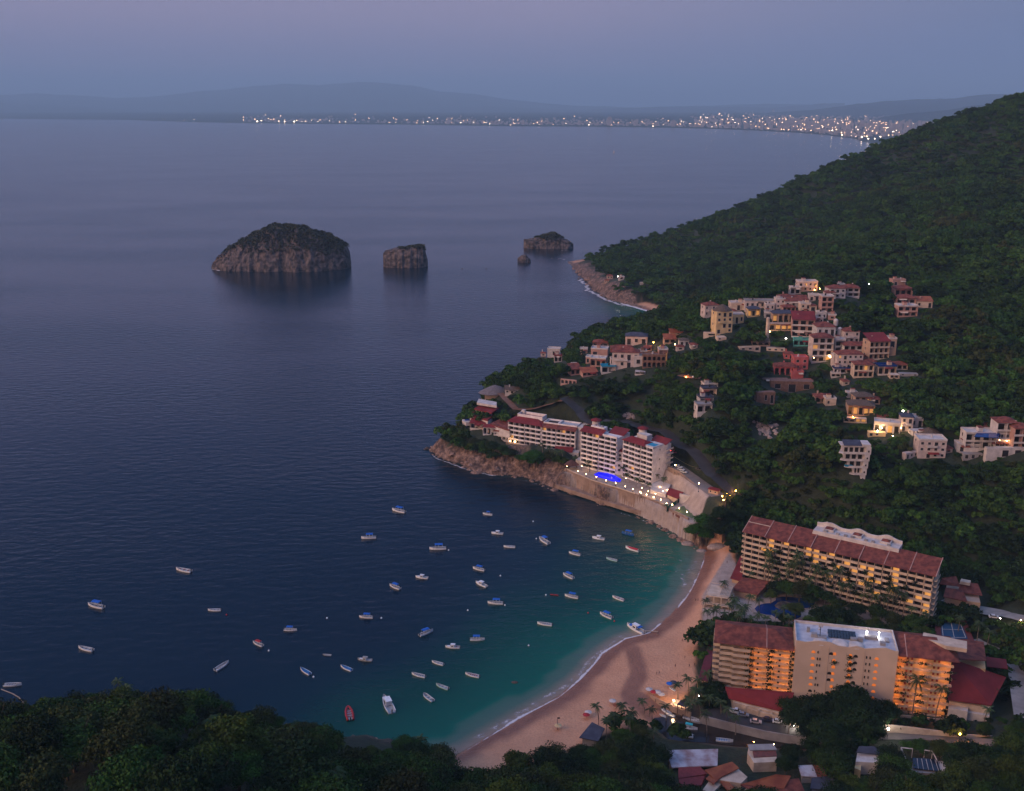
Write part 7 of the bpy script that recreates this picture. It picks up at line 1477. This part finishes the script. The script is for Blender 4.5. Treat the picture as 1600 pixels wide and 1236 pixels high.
qhouse('white and yellow house with a dark slate roof among the trees of the village', 'house', [([(1338,1175,13),(1372,1178,12.5),(1366,1166,14),(1342,1166,14)], SLATE),([(1372,1178,12.5),(1384,1190,10),(1380,1178,11.5),(1366,1166,14)], SLATE)], [([(1337,1190),(1374,1192),(1372,1177),(1340,1174)], 3, 11.4, WHITE),([(1335.5,1200),(1345,1204),(1346,1190),(1337,1188)], 3, 10, YELLOW)], (1332,1164,1386,1206), wins=[(1352,1192,7.5,1,1.3),(1364,1194,7.5,1,1.3)])
r = qhouse('flat-roofed house with a bank of solar panels and a bare white roof frame', 'house', [([(1427,1200,10),(1470,1205,10),(1464,1186,10.6),(1426,1184,10.6)], SOL),([(1465,1206,9.4),(1483,1204,9.4),(1476,1190,9.8),(1462,1188,9.8)], WHITE)], [([(1424,1206),(1472,1210),(1470,1190),(1426,1188)], 4, 9.2, GREY)], (1405,1162,1486,1212))
mb = MB(); c = [P(a, b_, z_)-r.location for a, b_, z_ in [(1408,1168,12),(1426,1170,12),(1445,1172,12),(1457,1174,12),(1464,1188,11),(1428,1210,9.5),(1416,1188,10.7)]]
for i, j in ((0,1),(2,3),(3,4),(0,6),(6,5)): mb.tube([c[i], c[j]], .22, 4)
for p in c: mb.tube([p, Vector((p.x, p.y, -1))], .12, 4)
mb.build('roof_frame', WHITE, r)
mb = MB()
for k in range(1, 6): a = P(1427+8*k, 1200.2+k, 10.05).lerp(P(1426+7.4*k, 1184.4+.4*k, 10.65), 0)-r.location; b_ = P(1426+7.0*k, 1184.4+.5*k, 10.7)-r.location; mb.tube([a, b_], .09, 4)
mb.build('panel_frame', WHITE, r)
qhouse('dark tent-like beach shelter with a grey roof left of the inlet mouth', 'shelter', [([(905,1152,6),(935,1158,6),(945,1138,7),(925,1128,7)], SLATE)], [([(910,1153),(932,1156),(938,1142),(922,1136)], 1, 5, GREY)], (900,1124,948,1160), name='beach_shelter')
bc = E('beach_cafe', 'beach restaurant terrace under a bright lamp at the mouth of the stream', 'restaurant', hit(1060,1098), 0); quadroof([(1058,1100,6.5),(1072,1104,6.5),(1078,1096,7.2),(1064,1093,7.2)], 'roof', SLATE, bc); mb = MB(); pbox(mb, bc, [(1046,1100),(1072,1108),(1082,1100),(1056,1092)], 1.5, 3.1); mb.build('floor', CREAM, bc); mb = MB(); [mb.box(q.x-.12, q.x+.12, q.y-.12, q.y+.12, -2, q.z-.3) for q in [P(a, b_, 6.6)-bc.location for a, b_ in ((1059,1100),(1071,1103.5),(1077,1097),(1065,1094))]]; mb.build('post', WOOD, bc); excl(1044,1090,1084,1106)
wallrun([(1016,1085),(1035,1095),(1055,1105),(1080,1113)], 3.6, .3, TAN, 'wall', tag(E('stone_groyne','thin stone wall from the sand to the inlet mouth by the beach restaurant','wall',P(1040,1098,3),0), 'thin stone wall from the sand to the inlet mouth by the beach restaurant', 'wall'), z_bot=1)
# ================= beach things
def umbrella(px, py, m, label, ro=1.5):
    p = hit(px, py); r = E('beach_umbrella', label, 'umbrella', p, 0, 'beach umbrellas'); mb = MB(); mb.cyl(0,0,-.2,2.2,.04,5); mb.build('pole', METAL, r); mb = MB(); mb.tube([(0,0,1.85),(0,0,2.35)], [ro, .05], 8); mb.build('canopy', m, r)
for a, b_, m_, lab in [(1046,1074,BLUEC,'dark blue umbrella beside the rowing boat on the upper beach'),(1052,1072,SLATE,'grey umbrella next to the dark blue one'),(1014,1083,WHITE,'white umbrella nearest the dark stream'),(1021,1087,REDC,'red umbrella second from the stream'),(1027,1087,WHITE,'white umbrella right of the red one'),(1033,1091,WHITE,'white umbrella nearest the lamp-lit restaurant'),(957,1101,WHITE,'white umbrella by the palms at the bend of the beach'),(963,1108,OTILE,'orange umbrella under the beach palms'),(916,1123,REDC,'red umbrella in front of the grey shelter'),(872,1140,YELLOW,'yellow umbrella by the thin flagpole on the sand'),(919,1119,WHITE,'small white umbrella right of the red one by the shelter')]: umbrella(a, b_, m_, lab)
p = hit(871,1140); mb = MB(); mb.cyl(0,0,-.3,5.5,.09,6); mb.box(0,.9,-.02,.02,4.8,5.4); tag(mb.build('flagpole', METAL, None, loc=p), 'thin dark flagpole standing on the sand', 'flagpole')
# people on the sand (tiny): one continuous skinned body each
def person_mesh(pose):
    me = bpy.data.meshes.new('person'); J = {0:(0,0,.95),1:(0,0,1.2),2:(0,0,1.45),3:(0,0,1.55),4:(0,0,1.68)}
    st_ = .16 if pose else .05
    v = [(0,0,.95),(0,0,1.2),(0,0,1.42),(0,0,1.53),(0,.0,1.66),(0,0,1.74), (-.1,0,.9),(-.12,-st_,.48),(-.12,-st_*1.1,.06),(-.12,-st_*1.1-.12,.03), (.1,0,.9),(.12,st_,.48),(.12,st_*1.6,.06),(.12,st_*1.6-.12,.03), (-.19,0,1.40),(-.26,.05,1.13),(-.25,-.06,.87),(-.25,-.08,.78), (.19,0,1.40),(.27,-.02,1.13),(.25,-.14,.9),(.25,-.18,.82)]
    e = [(0,1),(1,2),(2,3),(3,4),(4,5),(0,6),(6,7),(7,8),(8,9),(0,10),(10,11),(11,12),(12,13),(2,14),(14,15),(15,16),(16,17),(2,18),(18,19),(19,20),(20,21)]
    rr = [.13,.12,.13,.055,.095,.07,.09,.06,.04,.035,.09,.06,.04,.035,.055,.042,.032,.035,.055,.042,.032,.035]
    me.from_pydata(v, e, []); o = bpy.data.objects.new('t', me); C.objects.link(o); o.modifiers.new('s', 'SKIN'); 
    for i, r_ in enumerate(rr): o.data.skin_vertices[0].data[i].radius = (r_, r_*.8)
    o.data.skin_vertices[0].data[0].use_root = True; o.modifiers.new('u', 'SUBSURF').levels = 1
    dg = bpy.context.evaluated_depsgraph_get(); m2 = bpy.data.meshes.new_from_object(o.evaluated_get(dg)); bpy.data.objects.remove(o); m2.name = 'person'; return m2
PM = [person_mesh(0), person_mesh(1)]
SKIN = mat('skin', (.30,.17,.11)); 
for i, (a, b_, c_, lab) in enumerate([(1087,940,(.03,.03,.03),'person in dark clothes standing at the water edge below the pavilion'),(1090.5,939.5,(.05,.05,.09),'second dark-clothed person beside the one at the water edge'),(1028,992,(.04,.04,.05),'person walking on the wet sand right of the yacht'),(1066,1003,(.10,.05,.04),'person in brown on the middle of the sand'),(1055,1043,(.12,.03,.03),'person in dark red near the centre of the upper beach'),(1077,1043,(.04,.04,.05),'person in black near the maroon roof'),(1070,1030,(.15,.1,.08),'person in tan between the two in dark clothes'),(1085,1041,(.05,.03,.03),'person closest to the maroon-roofed bar'),(1026,1055,(.06,.03,.03),'left one of a pair standing by the dark stream'),(1030,1054,(.03,.03,.05),'right one of a pair standing by the dark stream'),(1058,1058,(.08,.06,.05),'person walking above the rowing boat on the beach'),(1136,881,(.1,.05,.04),'person on the sand beside the red-roofed beach restaurant'),(1024,1098,(.05,.05,.05),'person by the red umbrella')]):
    p = hit(a, b_); me = PM[i % 2].copy(); k = 'clothes_%d' % i; me.materials.append(mat(k, c_)); me.materials.append(SKIN)
    me.polygons.foreach_set('material_index', [1 if (q.center.z > 1.5 or q.center.z < .42 or (abs(q.center.x) > .21 and q.center.z < 1.2)) else 0 for q in me.polygons]); me.polygons.foreach_set('use_smooth', [True]*len(me.polygons))
    o = link('person', me, None, p + Vector((0,0,0)), i*1.7); tag(o, lab, 'person', 'people on the beach'); hm_ = MB(); hm_.dome(0, .01, 1.66, .1, .12, 8, 3); hm_.build('hair', mat('dark_hair', (.02,.015,.01)), o)
# ================= boulders along the rocky shores
BOULD = mat('shore_boulder', (.30,.19,.14), (.12,.07,.05), scale=.8, bump=.12, bscale=3)
bv = []
for k in range(4):
    mb = MB(); rg = random.Random(k); mb.dome(0,0,-.25,1,.85,8,4); mb.v = [(x*(1+.3*rg.uniform(-1,1)), y*(.8+.3*rg.uniform(-1,1)), z*(1+.3*rg.uniform(-1,1))) for x, y, z in mb.v]; bv.append(mb.v[:]); bf = mb.f[:]
mb = MB(); rg = random.Random(12); cl = [(c[0], c[1]) for c in coast if c[3] == 0]
segsR = [(p, q) for p, q in zip(cl[:-1], cl[1:]) if ((345 < p[1] < 1660 and q[1] < 1660) or p[1] < 352 and p[0] > -60) and math.dist(p, q) < 260]
for (x0, y0), (x1, y1) in segsR:
    n = int(math.dist((x0, y0), (x1, y1))*(1.0 if y0 < 560 else .75 if y0 < 800 else .22))
    for _ in range(n):
        u = rg.random(); x = x0+(x1-x0)*u; y = y0+(y1-y0)*u; d = Vector((x1-x0, y1-y0, 0)).normalized(); off = rg.gauss(3.0, 3.4); x += -d.y*-off*-1; y += d.x*off*1
        if cd(x, y) > 13 or cd(x, y) < -4 or hz(x, y) > 5: continue
        r_ = rg.choice([.7, .9, 1.1, 1.4, 2.0, 2.8])*(1 if y < 800 else 1.6); a = rg.uniform(0, 6.28); z = max(hz(x, y), -.2); v = bv[rg.randrange(4)]; ca, sa = math.cos(a)*r_, math.sin(a)*r_
        mb.add([(x+px_*ca-py_*sa, y+px_*sa+py_*ca, z+pz_*r_*.8) for px_, py_, pz_ in v], bf)
bo = mb.build('boulders', BOULD); bo['kind'] = 'stuff'; bo['label'] = 'boulders tumbled along the rocky shore and the seawall foot'; bo['category'] = 'rocks'
b_ = [(1121,853,5,'largest pale rounded rock at the top corner of the beach'),(1096,858,2.6,'low brown rock left of the pale rounded one'),(1075,847,3.4,'angular pale rock at the end of the rocky shore'),(1140,848,2.4,'small rock half in the bushes above the beach corner')]
for a, b2_, r_, lab in b_:
    p = hit(a, b2_+3); m_ = MB(); m_.dome(0,0,-.5,r_,r_*.6,10,4); rg = random.Random(a); m_.v = [(x*(1.25+.12*rg.uniform(-1,1)), y*(.8+.12*rg.uniform(-1,1)), z*(1+.15*rg.uniform(-1,1))) for x, y, z in m_.v]; tag(m_.build('boulder', mat('pale_boulder', (.34,.27,.24)), None, loc=p, smooth=True), lab, 'rock')
# ================= palms and single trees
for a, b_, h in [(1101,940,8),(1106,954,8),(1113,956,9),(1130,911,8),(1139,946,9),(1144,940,10),(1148,935,10),(1150,962,8),(1157,952,9),(1164,948,9),(1168,932,10),(1188,938,10),(1127,957,7),(1110,973,7),(1109,992,6),(1117,999,6),(1113,1014,5),(1170,893,8),(1184,960,8),(1174,965,7),(1196,963,8),
 (1160,958,8),(1152,944,9),(1120,948,8),(1226,950,10),(1234,962,9),(1212,958,8)]: palm(a, b_, h)
for a, b_, h in [(1077,1058,8),(1091,1062,9),(1060,1070,7),(936,1102,9),(970,1103,9),(994,1112,9),(1020,1108,8),(1042,1104,7),(1008,1095,6),(1084,1078,9),(1100,1080,9),(1110,1090,9),(1128,1098,9),(1096,1098,8),(1135,1108,9),(1110,1055,9),(1151,1122,8),(1234,1128,9),(1106,1118,10),(1072,1092,8),(1080,1104,9),(960,1120,9),(948,1128,8),(985,1125,9),(1022,1142,9)]: palm(a, b_, h, 'coconut palm with a feathery crown by the beach and the inlet street', 'palms around the village beach')
for a, b_, h in [(1203,867,10),(1207,878,9),(1197,888,8),(1233,885,11),(1251,880,12),(1231,897,9),(1275,888,12),(1290,898,10),(1306,893,12),(1330,914,12),(1345,931,11),(1367,932,12),(1381,934,12),(1405,930,10),(1398,922,11),(1388,920,10),(1262,905,9),(1315,915,10),(1420,950,10),(1216,902,8),(1350,910,9),(1244,868,8)]: palm(a, b_, h, 'coconut palm rising in front of the balconies of the long upper hotel', 'palms before the upper hotel', plane=(*H1P, 5.0))
for a, b_ in [(1432,1063),(1468,1074)]: palm(a, b_, 15, 'tall coconut palm in front of the right wing of the cream hotel', 'palms right of the cream hotel', plane=(*H2P, 4.5))
for a, b_, h in [(1525,1018,7),(1541,1105,8),(1500,965,9),(1530,975,10),(1546,985,9),(1447,960,9),(1455,948,8),(1555,1075,9),(1562,1050,8)]: palm(a, b_, h, 'coconut palm beside the right wing of the cream hotel', 'palms right of the cream hotel')
for a, b_, h in [(1028,741,8),(1037,748,8),(922,722,8),(918,727,6),(974,731,8),(984,741,7),(994,748,7),(1005,752,7),(1015,757,7),(848,694,8),(860,700,8),(869,706,8),(880,705,7),(900,715,7),(842,668,6),(1044,790,4),(1134,772,8),(1142,777,8),(1150,770,8)]: palm(a, b_, h, 'slender palm among the terraces of the cape hotel', 'palms around the cape hotel')
NT[0] = 0
def tr(px, py, s, label, group, mats=None, up=7): p = hit(px, py, up*s); return tree(p.x, p.y, s, label, group, mats=mats, z=p.z)
G1 = 'dark trees between the hotels'
for a, b_, s in [(1240,1100,1.3),(1262,1095,1.4),(1285,1100,1.5),(1308,1092,1.6),(1330,1090,1.6),(1352,1098,1.6),(1374,1106,1.3),(1390,1106,1.0),(1250,1120,1.4),(1275,1125,1.5),(1300,1122,1.5),(1325,1120,1.6),(1350,1125,1.5),(1290,1145,1.4),(1315,1148,1.4),(1232,1090,.8),(1362,1140,1.0),(1270,1162,1.0),(1238,1172,.9),(1304,1172,1.0),(1325,1180,.8),(1228,1192,.8)]: tr(a, b_, s, 'big dark tree in the grove below the white tower of the cream hotel', 'grove below the cream hotel', LEAFD)
for a, b_, s in [(1244,948,.9),(1284,958,1.2),(1300,950,1.2),(1312,962,1.2),(1290,968,1.1),(1330,962,1.0),(1345,978,.9),(1365,975,.9),(1383,982,.9),(1270,970,1.0),(1215,915,.9),(1230,918,1.0),(1250,920,1.0),(1270,922,1.0),(1205,930,.7),(1265,930,.8),(1310,938,.8),(1340,950,.9),(1370,955,1.0),(1395,962,1.0),(1430,968,1.1),(1440,985,.9),(1228,962,.8),(1258,975,.9),(1180,885,.7),(1290,928,.9),(1395,985,.8)]: tr(a, b_, s, 'leafy garden tree between the two beach hotels', 'garden trees between the hotels')
for a, b_, s in [(1087,822,1.2),(1100,812,1.3),(1115,815,1.4),(1130,822,1.3),(1143,815,1.3),(1105,832,1.0),(1140,800,1.3),(1155,800,1.2),(1125,800,1.1),(1150,838,1.0),(1140,850,.6),(1150,858,.6)]: tr(a, b_, s, 'dense tree at the corner of the beach beside the court screens', 'trees at the beach corner', LEAFG if a < 1110 else LEAFD)
for a, b_, s in [(832,712,1.2),(840,716,1.2),(826,718,1.1),(836,722,1.0)]: tr(a, b_, s, 'bright green bushy tree on the rocks under the cape hotel', 'bright green trees under the cape hotel', LEAFG, up=5)
for a, b_, s in [(748,692,.7),(756,697,.8),(770,702,.9),(785,703,.8),(740,690,.7),(730,684,.7),(715,682,.7),(728,694,.7),(706,682,.6),(800,712,.8),(792,708,.8),(858,716,.8),(872,720,.8),(883,722,.7),(704,690,.6),(716,694,.6),(745,702,.6),(812,716,.7),(764,694,.7),(722,688,.6),(735,698,.6),(776,712,.6),(712,690,.6)]: tr(a, b_, s, 'low wind-trimmed tree on the cape above the cliff', 'trees on the cape', up=5)
for a, b_, s in [(1104,1072,.9),(1112,1080,1.0),(1120,1086,1.0),(1118,1070,.8),(1108,1092,.9)]: tr(a, b_, s, 'round dark tree at the seaward foot of the cream hotel', 'trees at the seaward foot of the cream hotel', LEAFD)

for a, b_, s in [(1392,1172,1.0),(1398,1190,1.1),(1395,1212,1.2),(1425,1225,1.2),(1452,1228,1.2),(1480,1225,1.2),(1500,1212,1.2),(1497,1190,1.1),(1494,1170,.9),(1522,1180,1.2),(1545,1190,1.2),(1530,1205,1.2),(1440,1164,.7),(1470,1168,.8),(1512,1168,.8),(1550,1172,1.0),(1575,1180,1.2),(1590,1160,1.2),(1385,1222,1.2),(1360,1226,1.1),(1330,1222,1.0),(1310,1228,1.1),(1420,1160,.55)]: tr(a, b_, s, 'bushy tree crowding round the village houses and lane at the near shore', 'trees round the near village')

excl(1012,1104,1300,1166,-2); EXCL.append((532,1095,622,1130,9999)); EXCL.append((572,1158,606,1170,9999))
for a, b_ in [(183,1068),(196,1078),(12,1112),(655,1160),(330,1130),(455,1190),(520,1215),(690,1200),(60,1150)]: palm(a, b_, 11, 'palm standing out above the wood on the near hillside', 'palms in the near wood')

for a, b_, s in [(905,1172,.8),(925,1178,.9),(945,1168,.9),(962,1180,1.0),(985,1172,1.0),(1005,1160,.9),(880,1188,.8),(900,1195,.9),(930,1200,1.0),(958,1204,1.0),(985,1198,1.1),(1012,1190,1.0),(1030,1176,.9),(880,1212,.9),(912,1220,1.0),(945,1226,1.0),(975,1224,1.1),(1005,1218,1.1),(1030,1210,1.0),(1044,1228,.9),(1022,1236,1.0),(1080,1236,.7),(975,1150,.8),(1000,1140,.7),(552,1176,.8),(575,1177,.7),(592,1180,.7),(606,1176,.5),(640,1168,1.2),(665,1172,1.3),(690,1178,1.1),(622,1180,1.0)]: tr(a, b_, s, 'dark leafy tree between the beach and the village roofs', 'trees behind the beach')
# ------------------------------------------------------------------ woodland
EXA = np.array(EXCL, float)
def blocked(x, y, z, h, r):
    for q in ((z+h*.55), (z+h*.95)):
        a, b = to_px((x, y, q)); m = r*.72*F/dep((x, y, z))
        if ((EXA[:,0]-m < a) & (a < EXA[:,2]+m) & (EXA[:,1] < b) & (b-m*.2 < EXA[:,3]) & (dep((x, y, z)) < EXA[:,4])).any(): return True
    return False
def offroad(X, Y):
    k = np.ones(X.shape, bool)
    for pl, w_ in ROADPOLY: k &= dline(X, Y, pl) > w_
    return k
NOT = [SAND, PLAZA, PARK] + [f[0] for f in FLATS[1:]]
def wood_points(x0, x1, y0, y1, step, seed, rmin=5.0, jit=.48, dmin=9):
    rg = np.random.default_rng(seed); xs = np.arange(x0, x1, step); ys = np.arange(y0, y1, step*.87)
    X, Y = np.meshgrid(xs, ys); X = X + (np.arange(len(ys)) % 2)[:, None]*step*.5; X = (X + rg.uniform(-jit, jit, X.shape)*step).ravel(); Y = (Y + rg.uniform(-jit, jit, Y.shape)*step).ravel()
    ii = np.clip(((X-GX0)/GS).astype(int), 0, GZ.shape[1]-1); jj = np.clip(((Y-GY0)/GS).astype(int), 0, GZ.shape[0]-1)
    D = GD[jj, ii]; Z = GZ[jj, ii]; n = fbm(X/18, Y/18, 2, 91)
    k = (D > dmin + n*11) & (Z > 2.0); X, Y, Z = X[k], Y[k], Z[k]
    u = F*X/(Y*CP+(CAMZ-Z)*SP)+800; k = (u > -90) & (u < 1700); X, Y, Z = X[k], Y[k], Z[k]
    for pl in NOT:
        k = sdist(X, Y, pl) < -1.5; X, Y, Z = X[k], Y[k], Z[k]
    k = offroad(X, Y); X, Y, Z = X[k], Y[k], Z[k]
    return X, Y, Z
placed = 0
def fg(x0, x1, y0, y1, step, seed, smin, smax, label, group, cond=None, dmin=9):
    global placed
    rg = random.Random(seed); X, Y, Z = wood_points(x0, x1, y0, y1, step, seed, dmin=dmin)
    for x, y in zip(X, Y):
        z = hz(x, y)
        a, b = to_px((x, y, z+6))
        if not (-60 < a < 1660 and b < 1290): continue
        if cond and not cond(a, b, x, y, z): continue
        s = rg.uniform(smin, smax); line = np.interp(a, [0,100,165,200,300,350,450,540,600,640,700,715,780,830,870,930,1000,1040], [1106,1100,1080,1086,1088,1112,1124,1156,1166,1146,1150,1188,1196,1180,1162,1130,1122,1130])
        while s > .45 and to_px((x, y, z+8.6*s))[1] < line: s -= .06
        if s <= .45: continue
        if blocked(x, y, z, 8*s, 5*s): continue
        # is the crown seen at all?
        q = hit(a, b, 0)
        if q.y < y - 9 or b > 1262: continue
        tree(x, y, s, label, group); placed += 1
fg(-330, 130, 165, 330, 11.3, 3, 1.0, 1.65, 'leafy broad-crowned tree in the dense wood on the near hillside', 'trees on the near hillside', dmin=3)
fg(130, 330, 262, 338, 9.0, 4, .8, 1.45, 'bushy tree crowding round the village houses and lane at the near shore', 'trees round the near village', dmin=3)
print('near trees', placed, NT[0])
# the rest of the forest: far beyond counting
X1, Y1, Z1 = wood_points(-60, 700, 335, 900, 5.8, 21, dmin=5); X2, Y2, Z2 = wood_points(-60, 1250, 900, 1420, 7.2, 22, dmin=10); X3, Y3, Z3 = wood_points(100, 1450, 1420, 2150, 8.8, 23, dmin=13)
X, Y = np.concatenate([X1, X2, X3]), np.concatenate([Y1, Y2, Y3])
# steep faces need more trees per plan area
gyy, gxx = np.gradient(GZ, GS); sl = np.sqrt(gxx**2+gyy**2); r5 = np.random.default_rng(9)
pr_b = np.clip(np.sqrt(1+sl**2)-1.03, 0, 1.8)*1.15*(GD > 9)*(GZ > 3)*(GYY > 335)*(GYY < 1300); m5 = r5.random(GZ.shape) < pr_b
Xs = GXX[m5] + r5.uniform(-2, 2, m5.sum()); Ys = GYY[m5] + r5.uniform(-2, 2, m5.sum())
for pl in NOT:
    k = sdist(Xs, Ys, pl) < -1.5; Xs, Ys = Xs[k], Ys[k]
k = offroad(Xs, Ys); Xs, Ys = Xs[k], Ys[k]
X, Y = np.concatenate([X, Xs]), np.concatenate([Y, Ys])
pts = []; sc = []; vi = []; rg = random.Random(77)
for x, y in zip(X, Y):
    if x < 130 and y < 330: continue
    z = hz(x, y); s = (rg.uniform(.5, 1.15) if rg.random() < .8 else rg.uniform(1.15, 1.75))*(1 if y < 900 else 1.12)
    if mnoise.noise(Vector((x/60, y/60, 3))) < -.38: s *= .7
    if blocked(x, y, z, 6.5*s, 5*s): 
        s *= .42
        if blocked(x, y, z, 6.5*s, 5*s): continue
    pts.append((x, y, z-.4)); sc.append(s); q_ = mnoise.noise(Vector((x/70, y/70, 11)))*1.3 + mnoise.noise(Vector((x/19, y/19, 5)))*.7 + rg.gauss(0, .28); vi.append(int(min(5, max(0, 2.5+q_*3.4))))
# close the gaps where bare slope would still face the bay
cell = {}
for (x, y, z), q in zip(pts, sc): cell.setdefault((int(x//5), int(y//5), int(z//5)), []).append((x, y, z))
for py in range(500, 1236, 9):
    for px in range(700, 1606, 9):
        a, b = px+rg.uniform(-4, 4), py+rg.uniform(-4, 4); h_ = hit(a, b)
        if not (335 < h_.y < 1000) or cd(h_.x, h_.y) < 7 or h_.z < 3: continue
        i, j, k = int(h_.x//5), int(h_.y//5), int(h_.z//5); near = False
        for di in (-1, 0, 1):
            for dj in (-1, 0, 1):
                for dk in (-1, 0, 1):
                    for t in cell.get((i+di, j+dj, k+dk), ()):
                        if (t[0]-h_.x)**2+(t[1]-h_.y)**2+(t[2]-h_.z)**2 < 16: near = True
        if near: continue
        X_, Y_ = np.array([h_.x]), np.array([h_.y])
        if not offroad(X_, Y_)[0] or any(sdist(X_, Y_, pl)[0] > -1.5 for pl in NOT): continue
        s = rg.uniform(.75, 1.25)
        if blocked(h_.x, h_.y, h_.z, 6.5*s, 5*s): continue
        pts.append((h_.x, h_.y, h_.z-.6)); sc.append(s); vi.append(rg.randrange(6)); cell.setdefault((i, j, k), []).append(tuple(h_))
print('forest', len(pts))
src = bpy.data.collections.new('forest_source')
for k, me in enumerate(FARV):
    o = bpy.data.objects.new('crown_source', me); src.objects.link(o)
me = bpy.data.meshes.new('forest'); me.from_pydata(pts, [], [])
a = me.attributes.new('s', 'FLOAT', 'POINT'); a.data.foreach_set('value', sc)
a = me.attributes.new('v', 'INT', 'POINT'); a.data.foreach_set('value', vi)
fo = link('forest', me); fo['kind'] = 'stuff'; fo['label'] = 'dense green jungle covering the hills above the bay'; fo['category'] = 'forest'
ng = bpy.data.node_groups.new('forest', 'GeometryNodeTree'); ng.interface.new_socket('Geometry', in_out='INPUT', socket_type='NodeSocketGeometry'); ng.interface.new_socket('Geometry', in_out='OUTPUT', socket_type='NodeSocketGeometry')
gn = ng.nodes; gi = gn.new('NodeGroupInput'); go = gn.new('NodeGroupOutput'); mp = gn.new('GeometryNodeMeshToPoints'); ip = gn.new('GeometryNodeInstanceOnPoints'); ci = gn.new('GeometryNodeCollectionInfo')
ci.inputs[0].default_value = src; ci.inputs['Separate Children'].default_value = True; ci.inputs['Reset Children'].default_value = True; ip.inputs['Pick Instance'].default_value = True
ri = gn.new('GeometryNodeInputNamedAttribute'); ri.data_type = 'INT'; ri.inputs[0].default_value = 'v'
rv = gn.new('FunctionNodeRandomValue'); rv.data_type = 'FLOAT_VECTOR'; rv.inputs[0].default_value = (-.1,-.1,0); rv.inputs[1].default_value = (.1,.1,6.28)
na = gn.new('GeometryNodeInputNamedAttribute'); na.data_type = 'FLOAT'; na.inputs[0].default_value = 's'
lk = ng.links.new; lk(gi.outputs[0], mp.inputs[0]); lk(mp.outputs[0], ip.inputs['Points']); lk(ci.outputs[0], ip.inputs['Instance']); lk(ri.outputs[0], ip.inputs['Instance Index']); lk(rv.outputs[0], ip.inputs['Rotation']); lk(na.outputs[0], ip.inputs['Scale']); lk(ip.outputs[0], go.inputs[0])
fo.modifiers.new('forest', 'NODES').node_group = ng

# ------------------------------------------------------------------ evening haze over the bay
mb = MB(); mb.box(-42000, 42000, -600, 58000, -12, 1450); hm = bpy.data.materials.new('haze'); hm.use_nodes = True; t = hm.node_tree; t.nodes.clear()
o_ = t.nodes.new('ShaderNodeOutputMaterial'); pv = t.nodes.new('ShaderNodeVolumePrincipled'); pv.inputs['Color'].default_value = (.50,.78,1,1); pv.inputs['Anisotropy'].default_value = 0; pv.inputs['Density'].default_value = 5.4e-5; t.links.new(pv.outputs[0], o_.inputs['Volume'])
hz_o = mb.build('haze', hm); hz_o['kind'] = 'stuff'
